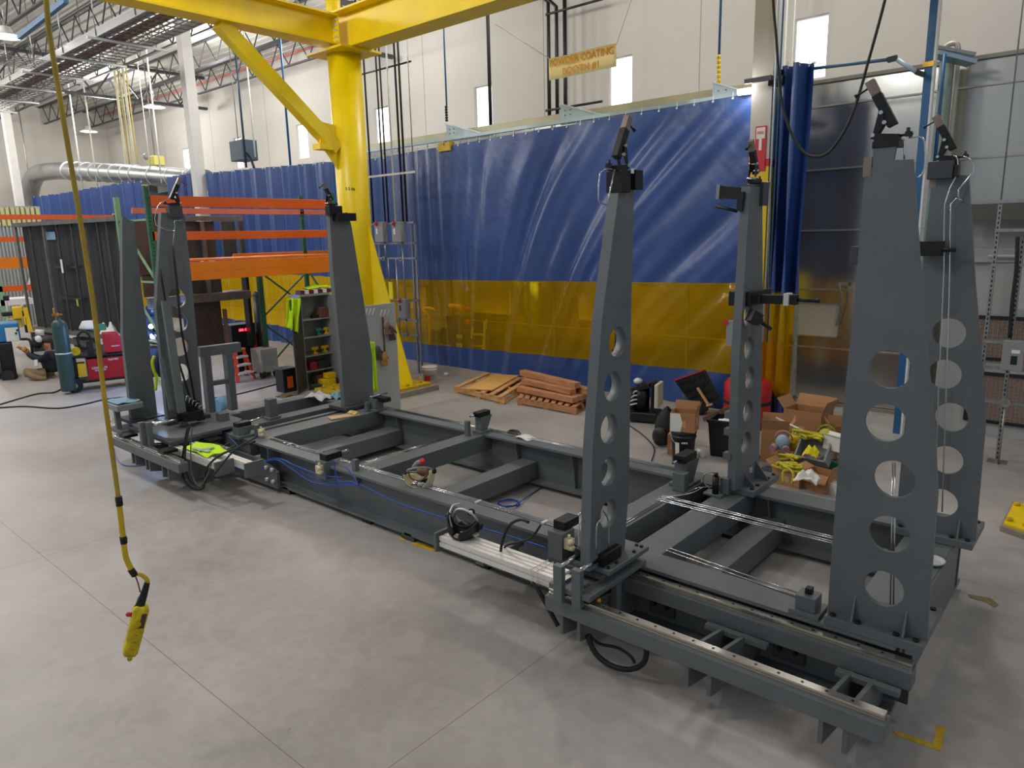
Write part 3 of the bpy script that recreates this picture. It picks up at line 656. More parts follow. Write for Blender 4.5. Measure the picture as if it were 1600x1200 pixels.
# splice bracket at the left of the front beam
m = MB(); m.prism([(-8.2, .05), (-7.1, .05), (-7.1, .25), (-7.35, .34), (-8.0, .34)], 'y', 4.04, 4.075); m.build('splice_plate', steel, fr)
each('splice_bolt', silver_t, fr, lambda b: b.cyl((-7.28, 4.0, .28), (-7.28, 4.04, .28), .022, n=6), [(.13, 0, 0), (0, 0, -.14), (.13, 0, -.14)])
# small floor feet
for px, py in ((640, 843), (448, 770)):
    c = P(px, py, z=0); m = MB(); m.box(c.x-.09, c.x+.09, c.y-.02, 4.1, 0, .045); m.box(c.x-.05, c.x+.05, c.y+.01, 4.1, .045, .07); m.build('floor_foot', steel_dark, fr)
for x in (-7.0, -5.6, -4.0, -2.6, -1.0):
    for y in (4.22, 6.07): m = MB(); m.box(x-.07, x+.07, y-.1, y+.1, 0, .05); m.build('levelling_pad', black_iron, fr)
# ---- guide rails on outrigger beams, right and left
def outrigger(x0, x1, yb, label, ribx, plates, end_pl, group='outriggers with twin guide rails'):
    T = thing('rail_outrigger', label, 'guide rail', ((x0+x1)/2, yb, .1), group)
    for y in (yb, yb+.545):
        m = MB(); m.box(x0, x1, y-.055, y+.055, .32, .425); m.build('rail_beam', steel, T, bev=.003)
        m = MB(); m.prism([(y-.026, .425), (y+.026, .425), (y+.026, .437), (y+.014, .444), (y+.026, .452), (y+.026, .464), (y-.026, .464), (y-.026, .452), (y-.014, .444), (y-.026, .437)], 'x', x0+.01, x1-.01)
        r = m.build('guide_rail', rail_st, T)
        n = int((x1-x0)/.125)
        for i in range(n):
            x = x0+.06+i*.125; q = MB(); q.cyl((x, y, .464), (x, y, .4655), .0085, n=8); q.build('rail_screw', black_iron, r)
    for x in ribx:
        m = MB(); m.prism([(4.21-(3.49-yb)*0, .1), (4.21, .42), (yb+.56, .32), (yb+.5, .32), (yb+.06, .4), (yb+.02, .32), (yb-.03, .32), (yb-.03, .17), (yb+.3, .1)], 'x', x-.012, x+.012); m.build('rib', steel, T)
    for a, b in plates:
        m = MB(); m.box(a, b, yb+.42, yb+.47, .30, .33); m.build('tie_bar', steel, T)
    for x in end_pl:
        m = MB(); m.box(x-.1, x+.1, 4.185, 4.205, .12, .42); q = m.build('mounting_plate', steel_dark, T)
        for z in (.2, .3, .37):
            for dx in (-.05, .05): b = MB(); b.cyl((x+dx, 4.16, z), (x+dx, 4.185, z), .014, n=8); b.build('bolt', black_iron, q)
    return T
outrigger(-2.78, -.68, 3.515, 'right-hand outrigger with two shiny guide rails along the front beam, nearest the camera', (-2.66, -2.52, -1.74, -1.6, -.98, -.86), ((-1.85, -1.45), (-1.05, -.72)), (-2.3, -1.4, -.82))
outrigger(-9.6, -7.75, 3.30, 'far left outrigger with two guide rails carrying the left towers', (-9.1, -9.0, -8.7, -8.6, -8.25, -8.1), ((-8.8, -8.4),), (-9.3,))
# ================================================================ towers
XF = -2.50
def pxs(pts, X=None, Y=None):
    out = []
    for p in pts:
        q = P(p[0], p[1], X=X, Y=Y); out.append((q.y, q.z) if X is not None else (q.x, q.z))
    return out
T1L = pxs([(970, 275), (940.5, 500), (926, 700), (921, 862)], X=XF); T1R = pxs([(991, 275), (986, 500), (983, 753), (976, 866)], X=XF)
def clampset(T, c, u, s=1.0, leandir=1):
    s *= .84
    # toggle clamp on a tower top; c base centre, u horizontal unit vector towards which the arm leans
    c = Vector(c); u = Vector(u).normalized(); v = Vector((0, 0, 1)).cross(u)
    def W(a, z, t=0): return c+u*a*s+Vector((0, 0, z*s))+v*t*s
    def slab(name, poly, t0, t1, m_, bev=0, par=None):
        k = MB(); n = len(poly); k.geo([W(a, z, t0) for a, z in poly]+[W(a, z, t1) for a, z in poly], [tuple(range(n))[::-1], tuple(range(n, 2*n))]+[(i, (i+1) % n, n+(i+1) % n, n+i) for i in range(n)]); return k.build(name, m_, par or T, bev=bev)
    slab('clamp_base', [(-.075, 0), (.075, 0), (.075, .055), (-.075, .04)], -.04, .04, black_iron, .003)
    arm = slab('clamp_arm', [(-.055, .11), (.0, .085), (.115, .29), (.06, .32)], -.028, .028, black_iron, .003)
    slab('arm_tip', [(.062, .318), (.114, .292), (.165, .385), (.112, .412)], -.024, .024, mat('brown_steel', '#8b7b73', .4, .5, .1, 10), .003, arm)
    for t in (-.036, .03): slab('clamp_link', [(.075, .02), (.10, .02), (.085, .06), (.06, .2), (.035, .2), (.02, .12)], t, t+.006, black_iron)
    k = MB()
    for a, z in ((.085, .045), (.045, .185), (.02, .12)): k.cyl(W(a, z, -.045), W(a, z, .045), .013*s, n=10)
    k.build('pivot_pins', chrome, T)
    k = MB(); k.cyl(W(.13, .36), W(.215, .315), .007*s, n=8); k.cyl(W(.21, .318), W(.225, .31), .014*s, n=8); k.build('spindle', black_iron, T)
    k = MB(); k.cyl(W(-.075, .03), W(-.15, .035), .009*s, n=8); k.cyl(W(-.12, .03), W(-.12, .075), .012*s, n=8); k.bar(W(-.105, .035), W(-.145, .035), .03*s, .03*s); k.build('hydraulic_valve', black_pl, T)
    return W
def tube(name, pts, T, r=.0045, m_=chrome, n=6, sm=1):
    k = MB(); k.tube(pts, r, n, sm); return k.build(name, m_, T)
def holes_px(cs, d, X=None, Y=None):
    return [circ(*pxs([c], X=X, Y=Y)[0], d/2, 28) for c in cs]
def base_bolts(T, pts, z, r=.016):
    for x, y in pts: k = MB(); k.cyl((x, y, z), (x, y, z+.012), r, n=12); k.build('base_bolt', black_iron, T)
def xtower(dx, dy, name_label, zb, hol=True, capY=0, group='tall tapered clamp towers', LR=None, hpx=None):
    # tower whose broad face looks along +X
    T = thing('clamp_tower', name_label, 'clamp tower', (XF+dx-.05, 3.85+dy, zb), group)
    poly = [(a+dy, z) for a, z in T1L]+[(a+dy, z) for a, z in T1R[::-1]]
    if LR: poly = LR
    else: poly[3] = (poly[3][0], zb); poly[4] = (poly[4][0], zb)
    hs = [[(a+dy, z) for a, z in h] for h in holes_px([(965, 534), (957.5, 604), (952, 670), (951, 737), (951, 803)], .2, X=XF)] if hol else []
    if hpx: hs = holes_px(hpx, .205, X=XF+dx)
    m = MB(); m.prism(poly, 'x', XF+dx-.075, XF+dx, hs); m.build('tower_plate', steel, T)
    return T, poly
# ---- T1: middle front tower on its cross slide
T1, p1 = xtower(0, 0, 'tall perforated tower on a cross slide above the front guide rails', .632)
zt = 3.15
m = MB(); m.box(XF-.10, XF+.01, 3.93, 4.12, zt, zt+.02); m.box(XF-.09, XF+.03, 3.90, 4.0, zt-.1, zt+.03); m.box(XF-.02, XF+.04, 4.04, 4.13, zt-.08, zt+.04); m.build('head_block', black_iron, T1, bev=.003)
m = MB(); k = P(988, 267, X=XF+.042); m.box(XF+.041, XF+.045, k.y-.015, k.y+.015, k.z-.015, k.z+.015); m.build('white_tag', paper, T1)
clampset(T1, (XF-.04, 3.96, zt+.03), (0, .62, .0))
tube('hydraulic_line', [P(958, 266, X=XF-.02), P(950, 264, X=XF-.02), P(941, 268, X=XF-.02), P(937, 275, X=XF-.02), P(935, 312, X=XF-.02), P(941, 318, X=XF-.02), P(948, 320, X=XF-.02)], T1, .005, sm=3)
tube('hydraulic_line', [P(960, 265, X=XF+.02), P(953, 300, X=XF+.02), P(949, 320, X=XF+.02)], T1, .005)
tube('rear_hose', [P(957, 545, X=XF-.12), P(955, 600, X=XF-.12), P(953, 650, X=XF-.12), P(949, 690, X=XF-.12), P(943, 700, X=XF-.12)], T1, .007, black_rub, sm=3)
tube('rear_hose', [P(963, 500, X=XF-.12), P(961, 560, X=XF-.12), P(960, 640, X=XF-.12), P(954, 685, X=XF-.12)], T1, .007, black_rub, sm=3)
# base plates, slide
m = MB(); m.box(-2.73, -2.395, 3.66, 4.165, .60, .632); m.build('base_plate', steel, T1, bev=.004)
base_bolts(T1, [(-2.43, 3.70), (-2.43, 3.80), (-2.43, 4.02), (-2.43, 4.12), (-2.47, 4.12), (-2.69, 3.7)], .632, .012)
sl = thing('cross_slide', 'steel cross slide carriage on the front rails under the middle tower', 'slide carriage', (-2.68, 3.8, .46), 'slide carriages')
m = MB(); m.box(-2.73, -2.40, 3.44, 4.14, .502, .54); m.build('slide_plate', steel, sl, bev=.004)
m = MB(); m.box(-2.73, -2.55, 3.62, 4.12, .572, .60); m.box(-2.55, -2.42, 3.62, 4.12, .575, .60); m.build('upper_slide_plate', steel_dark, sl, bev=.003)
for x in (-2.655, -2.48):
    m = MB(); m.box(x-.02, x+.02, 3.46, 4.12, .54, .562); r = m.build('short_guide_rail', rail_st, sl)
    for i in range(6): q = MB(); q.cyl((x, 3.5+i*.11, .562), (x, 3.5+i*.11, .5635), .008, n=8); q.build('rail_screw', black_iron, r)
for x in (-2.655, -2.48):
    for y in (3.515, 4.06): m = MB(); m.box(x-.05, x+.05, y-.045, y+.045, .466, .502); m.build('bearing_block', black_iron, sl, bev=.003)
for x in (-2.655, -2.48):
    for y in (3.72, 4.02): m = MB(); m.box(x-.04, x+.04, y-.05, y+.05, .563, .575); m.build('upper_bearing', steel_dark, sl)
# twin posts with chrome rods
for (a, b, lx) in (((866, 880), 883, 0), ((893, 910), 893, 1)):
    q = P((a[0]+a[1])/2, 934 if lx == 0 else 942, z=.47)
    m = MB(); m.box(q.x-.035, q.x+.035, q.y-.015, q.y+.03, .44, .70); m.build('upright_post', steel, sl, bev=.004)
    m = MB(); m.cyl((q.x, q.y+.03, .68), (q.x, q.y+.24, .68), .014, n=12); m.build('chrome_rod', chrome, sl)
    m = MB(); m.box(q.x-.045, q.x+.045, q.y+.24, q.y+.46, .635, .72); m.build('cylinder_body', black_iron, sl, bev=.004)
for pts in ([(932, 866), (932, 823), (938, 812), (942, 800)], [(951, 858), (951, 818), (947, 805), (942, 798)], [(905, 857), (905, 820), (909, 815), (914, 815)]):
    tube('hydraulic_line', [P(a, b, X=-2.47) for a, b in pts], sl, .005, sm=3)
# lower hanging bracket and fittings
m = MB(); m.box(-2.47, -2.43, 3.80, 3.86, .2, .5); m.build('hanging_bracket', steel, sl); m = MB(); m.ball((-2.53, 3.7, .36), (.05, .04, .05)); m.build('pipe_fitting', brass, sl)
# ---- T2: rear tower
dx2, dy2 = .03, 2.04
T2, p2 = xtower(dx2, dy2, 'perforated tower bolted on the rear beam with side clamp arms', .555, LR=[(5.82, 3.15), (5.745, 1.75), (5.775, .555), (6.28, .555), (6.27, 1.19), (6.20, 2.13), (6.07, 3.15)], hpx=[(1170, 492), (1170.5, 544), (1172, 590.5), (1169, 642.5), (1166, 692)])
X2 = XF+dx2
m = MB(); m.box(-2.68, -2.33, 5.84, 6.44, .5, .555); m.build('base_plate', steel, T2, bev=.004)
base_bolts(T2, [(-2.37, 5.90), (-2.37, 6.02), (-2.37, 6.26), (-2.37, 6.39)], .555, .018)
m = MB(); m.prism([(X2, .556), (X2+.13, .556), (X2, .72)], 'y', 6.2, 6.215); m.prism([(X2, .556), (X2+.1, .556), (X2, .66)], 'y', 5.96, 5.975); m.build('base_gusset', steel, T2)
m = MB(); m.box(X2-.1, X2+.0, 5.93, 6.1, 3.15, 3.17); m.box(X2-.1, X2+.03, 6.02, 6.14, 3.0, 3.19); m.build('head_block', steel_dark, T2, bev=.003)
clampset(T2, (X2-.04, 6.0, 3.18), (0, -.5, 0))
tube('hydraulic_line', [P(1196, 285, X=X2+.03), P(1203, 284, X=X2+.03), P(1203, 320, X=X2+.03), P(1199, 470, X=X2+.03)], T2, .005)
# side arms
def sidearm(pts0, pts1, Y, hw, name, m_, par=T2):
    a = P(*pts0, Y=Y); b = P(*pts1, Y=Y); k = MB(); k.bar(a, b, hw, hw); return k.build(name, m_, par, bev=.003)
a = P(1190, 467, Y=6.0); ar = sidearm((1190, 467), (1228, 468), 6.0, .075, 'side_arm', black_iron)
m = MB(); q = P(1231, 467.5, Y=6.0); m.box(q.x-.02, q.x+.02, 5.95, 6.05, q.z-.05, q.z+.05); m.build('white_stop', white_p, T2)
m = MB(); q0 = P(1236, 468, Y=6.0); q1 = P(1278, 470, Y=6.0); m.bar(q0, q0.lerp(q1, .25), .06, .08); m.cyl(q0, q1, .016, n=10); m.ball(q1, .02); m.build('arm_spindle', black_iron, T2)
m = MB(); q = P(1172, 467, X=X2+.02); m.box(X2-.15, X2+.04, 5.82, 6.28, q.z-.06, q.z+.06); m.build('clamp_collar', black_iron, T2, bev=.004)
m = MB(); q0 = P(1172, 492, X=X2+.06); q1 = P(1185, 500, X=X2+.1); q2 = P(1204, 514, X=X2+.16); m.bar(q0, q1, .07, .1); m.cyl(q1, q2, .016, n=10); m.ball(q1, .04); m.build('toggle_clamp', black_iron, T2)
m = MB(); q0 = P(1166, 303, X=X2-.1); q1 = P(1128, 300, Y=q0.y); m.bar(q0, q1, .09, .10); m.build('upper_bracket', black_iron, T2, bev=.003)
m = MB(); m.bar(q1, P(1123, 300, Y=q0.y), .1, .12); m.build('bracket_end', grey_pl, T2)
m = MB(); q0 = P(1152, 330, X=X2-.1); m.bar(P(1160, 300, Y=q0.y), P(1157, 330, Y=q0.y), .05, .06); m.cyl(q0, P(1118, 322, Y=q0.y), .013, n=8); m.build('upper_spindle', black_iron, T2)
for z in (.83, 1.05, 1.2): m = MB(); m.box(X2-.12, X2-.05, 5.62+.14, 5.83, z, z+.06); m.build('side_lug', steel, T2)
# ---- T3 / T4: broad plates facing the camera
T3P = pxs([(1364.5, 225), (1363, 262), (1352, 264), (1334, 480), (1314, 672), (1301, 840), (1293, 955), (1449, 1000), (1451, 952), (1465, 772), (1460, 672), (1442, 480), (1426, 249), (1396, 250), (1400.5, 225)], Y=4.17)
T3P = [(x, z) if z > .62 else (x, .555) for x, z in T3P]
T3H = holes_px([(1390, 577), (1383, 661), (1397, 749), (1389, 835), (1380, 920)], .212, Y=4.17)
def ytower(dx, y, label, mirror=False):
    T = thing('clamp_tower', label, 'clamp tower', (-.92+dx, y, .5), 'tall tapered clamp towers')
    m = MB(); m.prism([(x+dx, z) for x, z in T3P], 'y', y, y+.03, [[(x+dx, z) for x, z in h] for h in T3H]); m.build('tower_plate', steel, T)
    m = MB(); m.box(-1.18+dx, -.66+dx, y-.07, y+.45, .5, .555); m.build('base_plate', steel, T, bev=.004)
    base_bolts(T, [(x+dx, y-.035) for x in (-1.14, -1.0, -.80, -.70)]+[(x+dx, y+.4) for x in (-1.14, -.70)], .555, .017)
    for x in (-1.04, -.77): m = MB(); m.prism([(y, .556), (y-.05, .556), (y, .70)], 'x', x+dx, x+dx+.012); m.build('base_gusset', steel, T)
    # rear stiffener web
    m = MB(); m.prism([(y+.03, .556), (y+.28, .556), (y+.08, 3.05), (y+.03, 3.05)], 'x', -.93+dx, -.905+dx, []); m.build('rear_web', steel_dark, T) if False else m.bm.free()
    m = MB(); m.box(-1.125+dx, -1.0+dx, y-.005, y+.1, 3.2, 3.235); m.build('head_block', black_iron, T, bev=.003)
    m = MB(); m.box(-1.16+dx, -1.12+dx, y-.002, y+.04, 3.06, 3.16); m.build('side_pad', mat('brown_steel', '#8b7b73', .4), T)
    clampset(T, (-1.06+dx, y+.03, 3.232), (-1, 0, 0), .92)
    return T
T3 = ytower(0, 4.17, 'nearest tall tower, broad plate with five round holes at right')
T4 = ytower(-.02, 5.83, 'broad tower with round holes behind the nearest right tower')
m = MB(); m.box(-1.19, -1.035, 5.77, 5.90, 3.115, 3.232); m.build('head_housing', steel_dark, T4, bev=.004)
m = MB(); m.box(-1.033, -1.005, 5.78, 5.86, 3.12, 3.2); m.build('side_valve', black_pl, T4, bev=.004)
for T, pts, Yp in ((T3, [[(1404, 219), (1411, 218), (1413, 226), (1413, 249)], [(1420, 215), (1436, 214), (1445, 222), (1445, 262), (1438, 275), (1432, 278)]], 4.2),
                   (T4, [[(1490, 243), (1496, 248), (1494, 275), (1476, 320), (1475, 420), (1466, 620), (1460, 800)], [(1505, 244), (1517, 250), (1521, 268), (1498, 296), (1499, 311)], [(1503, 313), (1486, 319), (1484, 420), (1478, 620), (1472, 800)]], 5.79)):
    for q in pts: tube('hydraulic_line', [P(a, b, Y=Yp) for a, b in q], T, .005, sm=2)
for T, pts, Yp in ((T3, [(1395, 722), (1391, 960)], 4.24), (T3, [(1399, 722), (1396, 960)], 4.24)):
    tube('hydraulic_line', [P(a, b, Y=Yp) for a, b in pts], T, .005)
m = MB(); q = P(1338, 400, Y=4.2); m.box(q.x-.035, q.x+.04, 4.2, 4.28, q.z-.05, q.z+.05); m.build('side_lug', steel_dark, T3)
m = MB(); q = P(1460, 388, Y=5.78); m.box(q.x-.1, q.x+.06, 5.68, 5.8, q.z-.05, q.z+.05); m.cyl((q.x-.16, 5.72, q.z-.01), (q.x+.14, 5.72, q.z-.01), .014, n=10); m.build('side_clamp', black_iron, T4)
# left towers
def ltower(Xp, label, Lp, Rp, zb, hs=(), d=.22, flange=True):
    T = thing('clamp_tower', label, 'clamp tower', (Xp, P(*Lp[-1], X=Xp).y+.2, zb), 'tall tapered clamp towers')
    poly = pxs(Lp+Rp[::-1], X=Xp); n = len(Lp); poly[n-1] = (poly[n-1][0], zb); poly[n] = (poly[n][0], zb)
    m = MB(); m.prism(poly, 'x', Xp-.08, Xp, holes_px(hs, d, X=Xp) if hs else ()); m.build('tower_plate', steel, T)
    y0, y1 = poly[n-1][0], poly[n][0]
    m = MB(); m.box(Xp-.3, Xp+.1, y0-.05, y1+.05, zb-.05, zb); m.build('base_plate', steel_dark, T, bev=.004)
    return T, poly
T5, p5 = ltower(-9.62, 'leftmost plain tapered tower with no holes', [(191, 340), (192, 524), (206, 655)], [(210, 346), (222, 460), (233, 536), (247, 655)], .60)
T6, p6 = ltower(-9.05, 'perforated tower with slanting braces at the left end', [(252, 332), (244, 480), (262, 655)], [(288, 335), (300, 440), (318, 650)], .62, [(278, 466), (281, 504), (282, 542), (284, 583)], .24)
T7, p7 = ltower(-8.05, 'plain tapered tower on the rear beam in front of the yellow crane post', [(515, 335), (520, 420), (533, 560), (539, 640)], [(543, 332), (549, 352), (562, 431), (577, 526), (582, 560), (584, 632)], .555)
m = MB(); q = P(270, 325, X=-9.04); m.box(-9.1, -9.0, q.y-.06, q.y+.1, 3.12, 3.26); m.build('head_block', steel_dark, T6, bev=.003)
clampset(T6, (-9.05, q.y+.02, 3.26), (0, .8, 0), 1.0)
m = MB(); q = P(518, 325, X=-8.04); m.box(-8.1, -8.0, q.y-.06, q.y+.14, 3.12, 3.24); q2 = P(538, 338, X=-8.0); m.box(-8.06, -7.94, q2.y-.15, q2.y+.15, q2.z-.06, q2.z+.04); m.build('head_block', black_iron, T7, bev=.003)
clampset(T7, (-8.05, q.y+.0, 3.24), (0, -.9, 0), .85)
for T, X, pts, r_, m_ in ((T6, -8.98, [(262, 312), (250, 318), (244, 330), (244, 352), (272, 361), (272, 346), (277, 345), (285, 344)], .006, chrome), (T6, -8.98, [(272, 362), (270, 384)], .006, chrome),
                (T6, -8.97, [(270, 386), (276, 440), (284, 520), (300, 600), (308, 650)], .014, black_rub), (T6, -8.97, [(250, 420), (258, 470), (272, 540), (290, 600), (306, 652)], .014, black_rub)):
    tube('hydraulic_line', [P(a, b, X=X) for a, b in pts], T, r_, m_, sm=2)
m = MB()
m.bar(P(258, 470, X=-8.9), P(287, 664, X=-8.75), .05, .09); m.build('slanting_brace', steel, T6)
m = MB(); m.bar(P(252, 560, X=-8.9), P(268, 640, X=-8.85), .03, .05); m.build('slanting_brace', steel, T6)
# second plate behind T6 pair, valve cluster
m = MB()
random.seed(11)
for i in range(16):
    q = P(288+random.random()*24, 628+random.random()*26, X=-8.8); a = .02+.03*random.random(); m.box(q.x-a, q.x+a, q.y-a, q.y+a, q.z-.02, q.z+.03)
vc = thing('valve_cluster', 'cluster of small black hydraulic valves at the foot of the perforated left tower', 'valve block', (-8.8, P(300, 640, X=-8.8).y, .6))
m.build('valve_bodies', black_iron, vc)
for i in range(5): tube('brass_elbow', [P(290+i*5, 628+i*3, X=-8.72), P(292+i*5, 618+i*4, X=-8.72), P(297+i*5, 622+i*3, X=-8.72)], vc, .006, chrome, sm=2)
# left carriage
lc = thing('cross_slide', 'steel cross slide carriage with twin posts under the far left towers', 'slide carriage', (-8.7, 3.7, .46), 'slide carriages')
m = MB(); m.box(-9.5, -8.3, 3.42, 4.05, .5, .54); m.build('slide_plate', steel_dark, lc, bev=.004)
q0 = P(262, 668, z=.6); m = MB(); m.prism([(-9.5, 3.46), (-8.45, 3.42), (-8.3, 3.5), (-8.3, 4.2), (-8.55, 4.45), (-9.5, 4.45)], 'z', .54, .575); m.build('slide_plate', steel, lc, bev=.004)
for (a, b) in ((226, 0), (237, 1)):
    q = P(a, 700, z=.42); m = MB(); m.box(q.x-.03, q.x+.03, q.y-.03, q.y+.03, .42, .74); m.build('upright_post', steel, lc, bev=.004)
    m = MB(); m.cyl((q.x, q.y+.03, .70), (q.x, q.y+.4, .70), .018, n=10); m.build('chrome_rod', chrome, lc)
    m = MB(); m.box(q.x-.05, q.x+.05, q.y+.4, q.y+.65, .66, .76); m.build('cylinder_body', black_iron, lc)
for x in (-9.3, -8.2):
    for y in (3.30, 3.845): m = MB(); m.box(x-.08, x+.08, y-.045, y+.12, .466, .5); m.build('bearing_block', black_iron, lc)
# open rest frame (small goal-post frame)
gf = thing('rest_frame', 'small open goal-post frame of grey steel tube between the left towers and the ladder', 'support frame', (-9.3, 4.6, .5))
Xg = -9.25
def gbar(a, b, w_=.12, d_=.1, nm='frame_bar'):
    k = MB(); k.bar(P(*a, X=Xg), P(*b, X=Xg), d_, w_, (0, 0, 1) if abs(P(*a, X=Xg).z-P(*b, X=Xg).z) < .2 else (1, 0, 0)); return k.build(nm, steel, gf, bev=.004)
gbar((310, 550), (374, 542), .13); gbar((321, 556), (330, 650), .12, .09, 'frame_post'); gbar((355, 552), (364, 640), .12, .09, 'frame_post'); gbar((324, 600), (362, 594), .06, .08)
k = MB(); a = P(318, 652, X=Xg); b = P(372, 640, X=Xg); k.box(Xg-.15, Xg+.1, a.y, b.y, .46, .5); k.build('frame_foot', steel, gf)
# ================================================================ things mounted on or lying on the fixture
def pedestal(label, c, w_, d_, h, body=None, rod=None, plate=True, name='clamp_station', taper=0, post=None, fit=None, grp='work supports on the frame'):
    # c: base centre; body=(dx0,dx1,dy0,dy1,z0,z1) black cylinder block; rod=(a,b) offsets
    T = thing(name, label, 'work support', c, grp); c = Vector(c)
    if plate: m = MB(); m.box(c.x-w_*.75, c.x+w_*.75, c.y-d_*.7, c.y+d_*.7, c.z, c.z+.03); m.build('foot_plate', steel, T, bev=.003)
    z0 = c.z+(.03 if plate else 0)
    m = MB(); m.prism([(c.y-d_/2, z0), (c.y+d_/2-taper*.6, z0), (c.y+d_/2+taper, c.z+h), (c.y-d_/2, c.z+h)], 'x', c.x-w_/2, c.x+w_/2); m.build('pedestal', steel, T, bev=.004)
    if body: m = MB(); m.box(c.x+body[0], c.x+body[1], c.y+body[2], c.y+body[3], c.z+body[4], c.z+body[5]); m.build('clamp_cylinder', black_iron, T, bev=.005)
    if rod: m = MB(); m.cyl(c+Vector(rod[0]), c+Vector(rod[1]), .012, n=12); m.build('chrome_rod', chrome, T)
    if post: m = MB(); m.box(c.x+post[0]-.03, c.x+post[0]+.03, c.y+post[1]-.025, c.y+post[1]+.025, c.z, c.z+post[2]); m.build('stop_post', steel, T, bev=.003)
    if fit:
        m = MB(); q = c+Vector(fit); m.box(q.x-.03, q.x+.03, q.y-.03, q.y+.03, q.z-.04, q.z+.04); m.ball(q+Vector((.03, -.02, .02)), .028, 8, 6); m.ball(q+Vector((.045, -.02, -.02)), .024, 8, 6); m.cyl(q+Vector((0, 0, .04)), q+Vector((0, 0, .07)), .012, n=8); m.build('valve_fitting', beige, T)
    return T
pedestal('work support with black cylinder at the middle of the front beam, near the white helmet', (-6.22, 4.10, .36), .16, .12, .19, (-.06, .06, -.02, .18, .19, .26), ((0, .18, .225), (0, .34, .23)), plate=False, post=(.42, .08, .26), fit=(.03, -.09, .12))
pedestal('work support with black cylinder and cream valve just left of the middle tower', (-3.14, 4.12, .36), .14, .16, .22, (-.06, .05, -.02, .17, .22, .29), ((-.005, .17, .255), (-.005, .33, .27)), plate=False, fit=(.10, -.03, .14))
pedestal('work support with black cylinder standing on the middle of the rear beam', (-5.76, 6.02, .5), .10, .14, .2, (-.05, .05, -.10, .10, .2, .26), ((0, -.1, .23), (0, -.2, .23)), taper=.06, post=(-.03, -.22, .18))
pedestal('tall work support with black cylinder in front of the black bucket', (-2.98, 5.82, .5), .13, .18, .23, (-.055, .055, -.12, .12, .23, .30), ((0, -.12, .26), (0, -.24, .26)), taper=.07)
pedestal('stepped stop block in front of the tall support by the black bucket', (-2.93, 5.64, .5), .12, .09, .17, plate=False, name='stop_block')
pedestal('low work support with a round knob left of the nearest tower', (-1.3, 4.19, .5), .12, .12, .12, (-.02, .02, -.02, .03, .12, .16), name='clamp_station')
pedestal('work support with clamp rods at the foot of the rear left tower', (-7.72, 5.98, .5), .14, .14, .16, (-.05, .2, -.02, .1, .13, .19), ((0, -.1, .2), (0, .2, .2)), post=(-.05, -.12, .13))
pedestal('work support with chrome rod on the left end of the front beam', (-8.0, 4.15, .5), .15, .16, .13, (-.05, .06, -.08, .1, .13, .18), ((0, .1, .16), (0, .3, .18)), taper=.03, post=(.14, .12, .14), fit=(.24, .12, .06))
pedestal('plain upright steel post on a cross beam at the left end', (-8.5, 4.85, .5), .11, .12, .27, name='stop_block')
pedestal('small grey block beside the open rest frame', (-8.65, 4.25, .5), .12, .12, .18, plate=False, name='stop_block')
sc = thing('swing_clamp', 'small vertical black swing clamp at the foot of the rear perforated tower', 'clamp', (-2.66, 5.72, .5))
m = MB(); m.cyl((-2.62, 5.7, .52), (-2.62, 5.7, .68), .03, n=16); m.cyl((-2.62, 5.7, .68), (-2.62, 5.7, .71), .018, n=10); m.build('cylinder', black_iron, sc)
m = MB(); m.box(-2.72, -2.55, 5.66, 5.78, .5, .52); m.box(-2.60, -2.52, 5.74, 5.8, .52, .66); m.build('bracket', steel, sc, bev=.003)
m = MB(); m.tube([(-2.66, 5.68, .56), (-2.72, 5.66, .62), (-2.7, 5.66, .70), (-2.64, 5.7, .71)], .006, 6, 3); m.build('pipe', chrome, sc)
# hydraulic lines clipped along the beams
def lineset(name, label, lines, r=.0045, m_=chrome, cat='hydraulic tube', grp=None, sm=1, n=6):
    k = MB()
    for l in lines: k.tube(l, r, n, sm)
    return tag(k.build(name, m_), label, cat, grp)
G = 'hydraulic steel tubes on the frame'
for i, y in enumerate((4.27, 4.29, 4.31)): lineset('hydraulic_tube', '%s of three thin steel tubes along the top of the front beam' % ('front', 'middle', 'rear')[i], [[(-7.6, y, .506), (-3.3, y, .506)]], grp=G+' front beam')
for i, y in enumerate((6.1, 6.125, 6.15)): lineset('hydraulic_tube', '%s of three thin steel tubes along the top of the rear beam' % ('front', 'middle', 'rear')[i], [[(-7.5, y, .506), (-5.9, y, .506), (-5.6, y, .507), (-3.1, y, .506)]], grp=G+' rear beam')
for i, dy in enumerate((0, .035, .09, .125)): lineset('hydraulic_tube', '%s of four bright steel tubes spanning the right bay towards the nearest tower' % ('front', 'second', 'third', 'rearmost')[i], [[(-2.98, 5.28+dy, .506), (-1.15, 5.28+dy, .506)]], .005, grp=G+' across right bay')
for i, dy in enumerate((0, .05)): lineset('hydraulic_tube', '%s thin steel tube slanting across the right bay behind the front beam' % ('nearer', 'farther')[i], [[(-2.4, 4.42+dy, .506), (-1.4, 4.32+dy, .506)]], .0045, grp=G+' right bay front')
for i, dx in enumerate((0, .03)): lineset('hydraulic_tube', '%s thin steel tube along the middle cross beam to the rear work support' % ('right', 'left')[i], [[(-5.9-dx, 4.4, .506), (-5.9-dx, 5.75, .506)]], grp=G+' cross beam')
for i, dx in enumerate((0, .03)): lineset('hydraulic_tube', '%s thin steel tube along the cross beam beside the tall rear support' % ('right', 'left')[i], [[(-2.9-dx, 4.4, .506), (-2.9-dx, 5.26, .506)]], grp=G+' right cross beam')
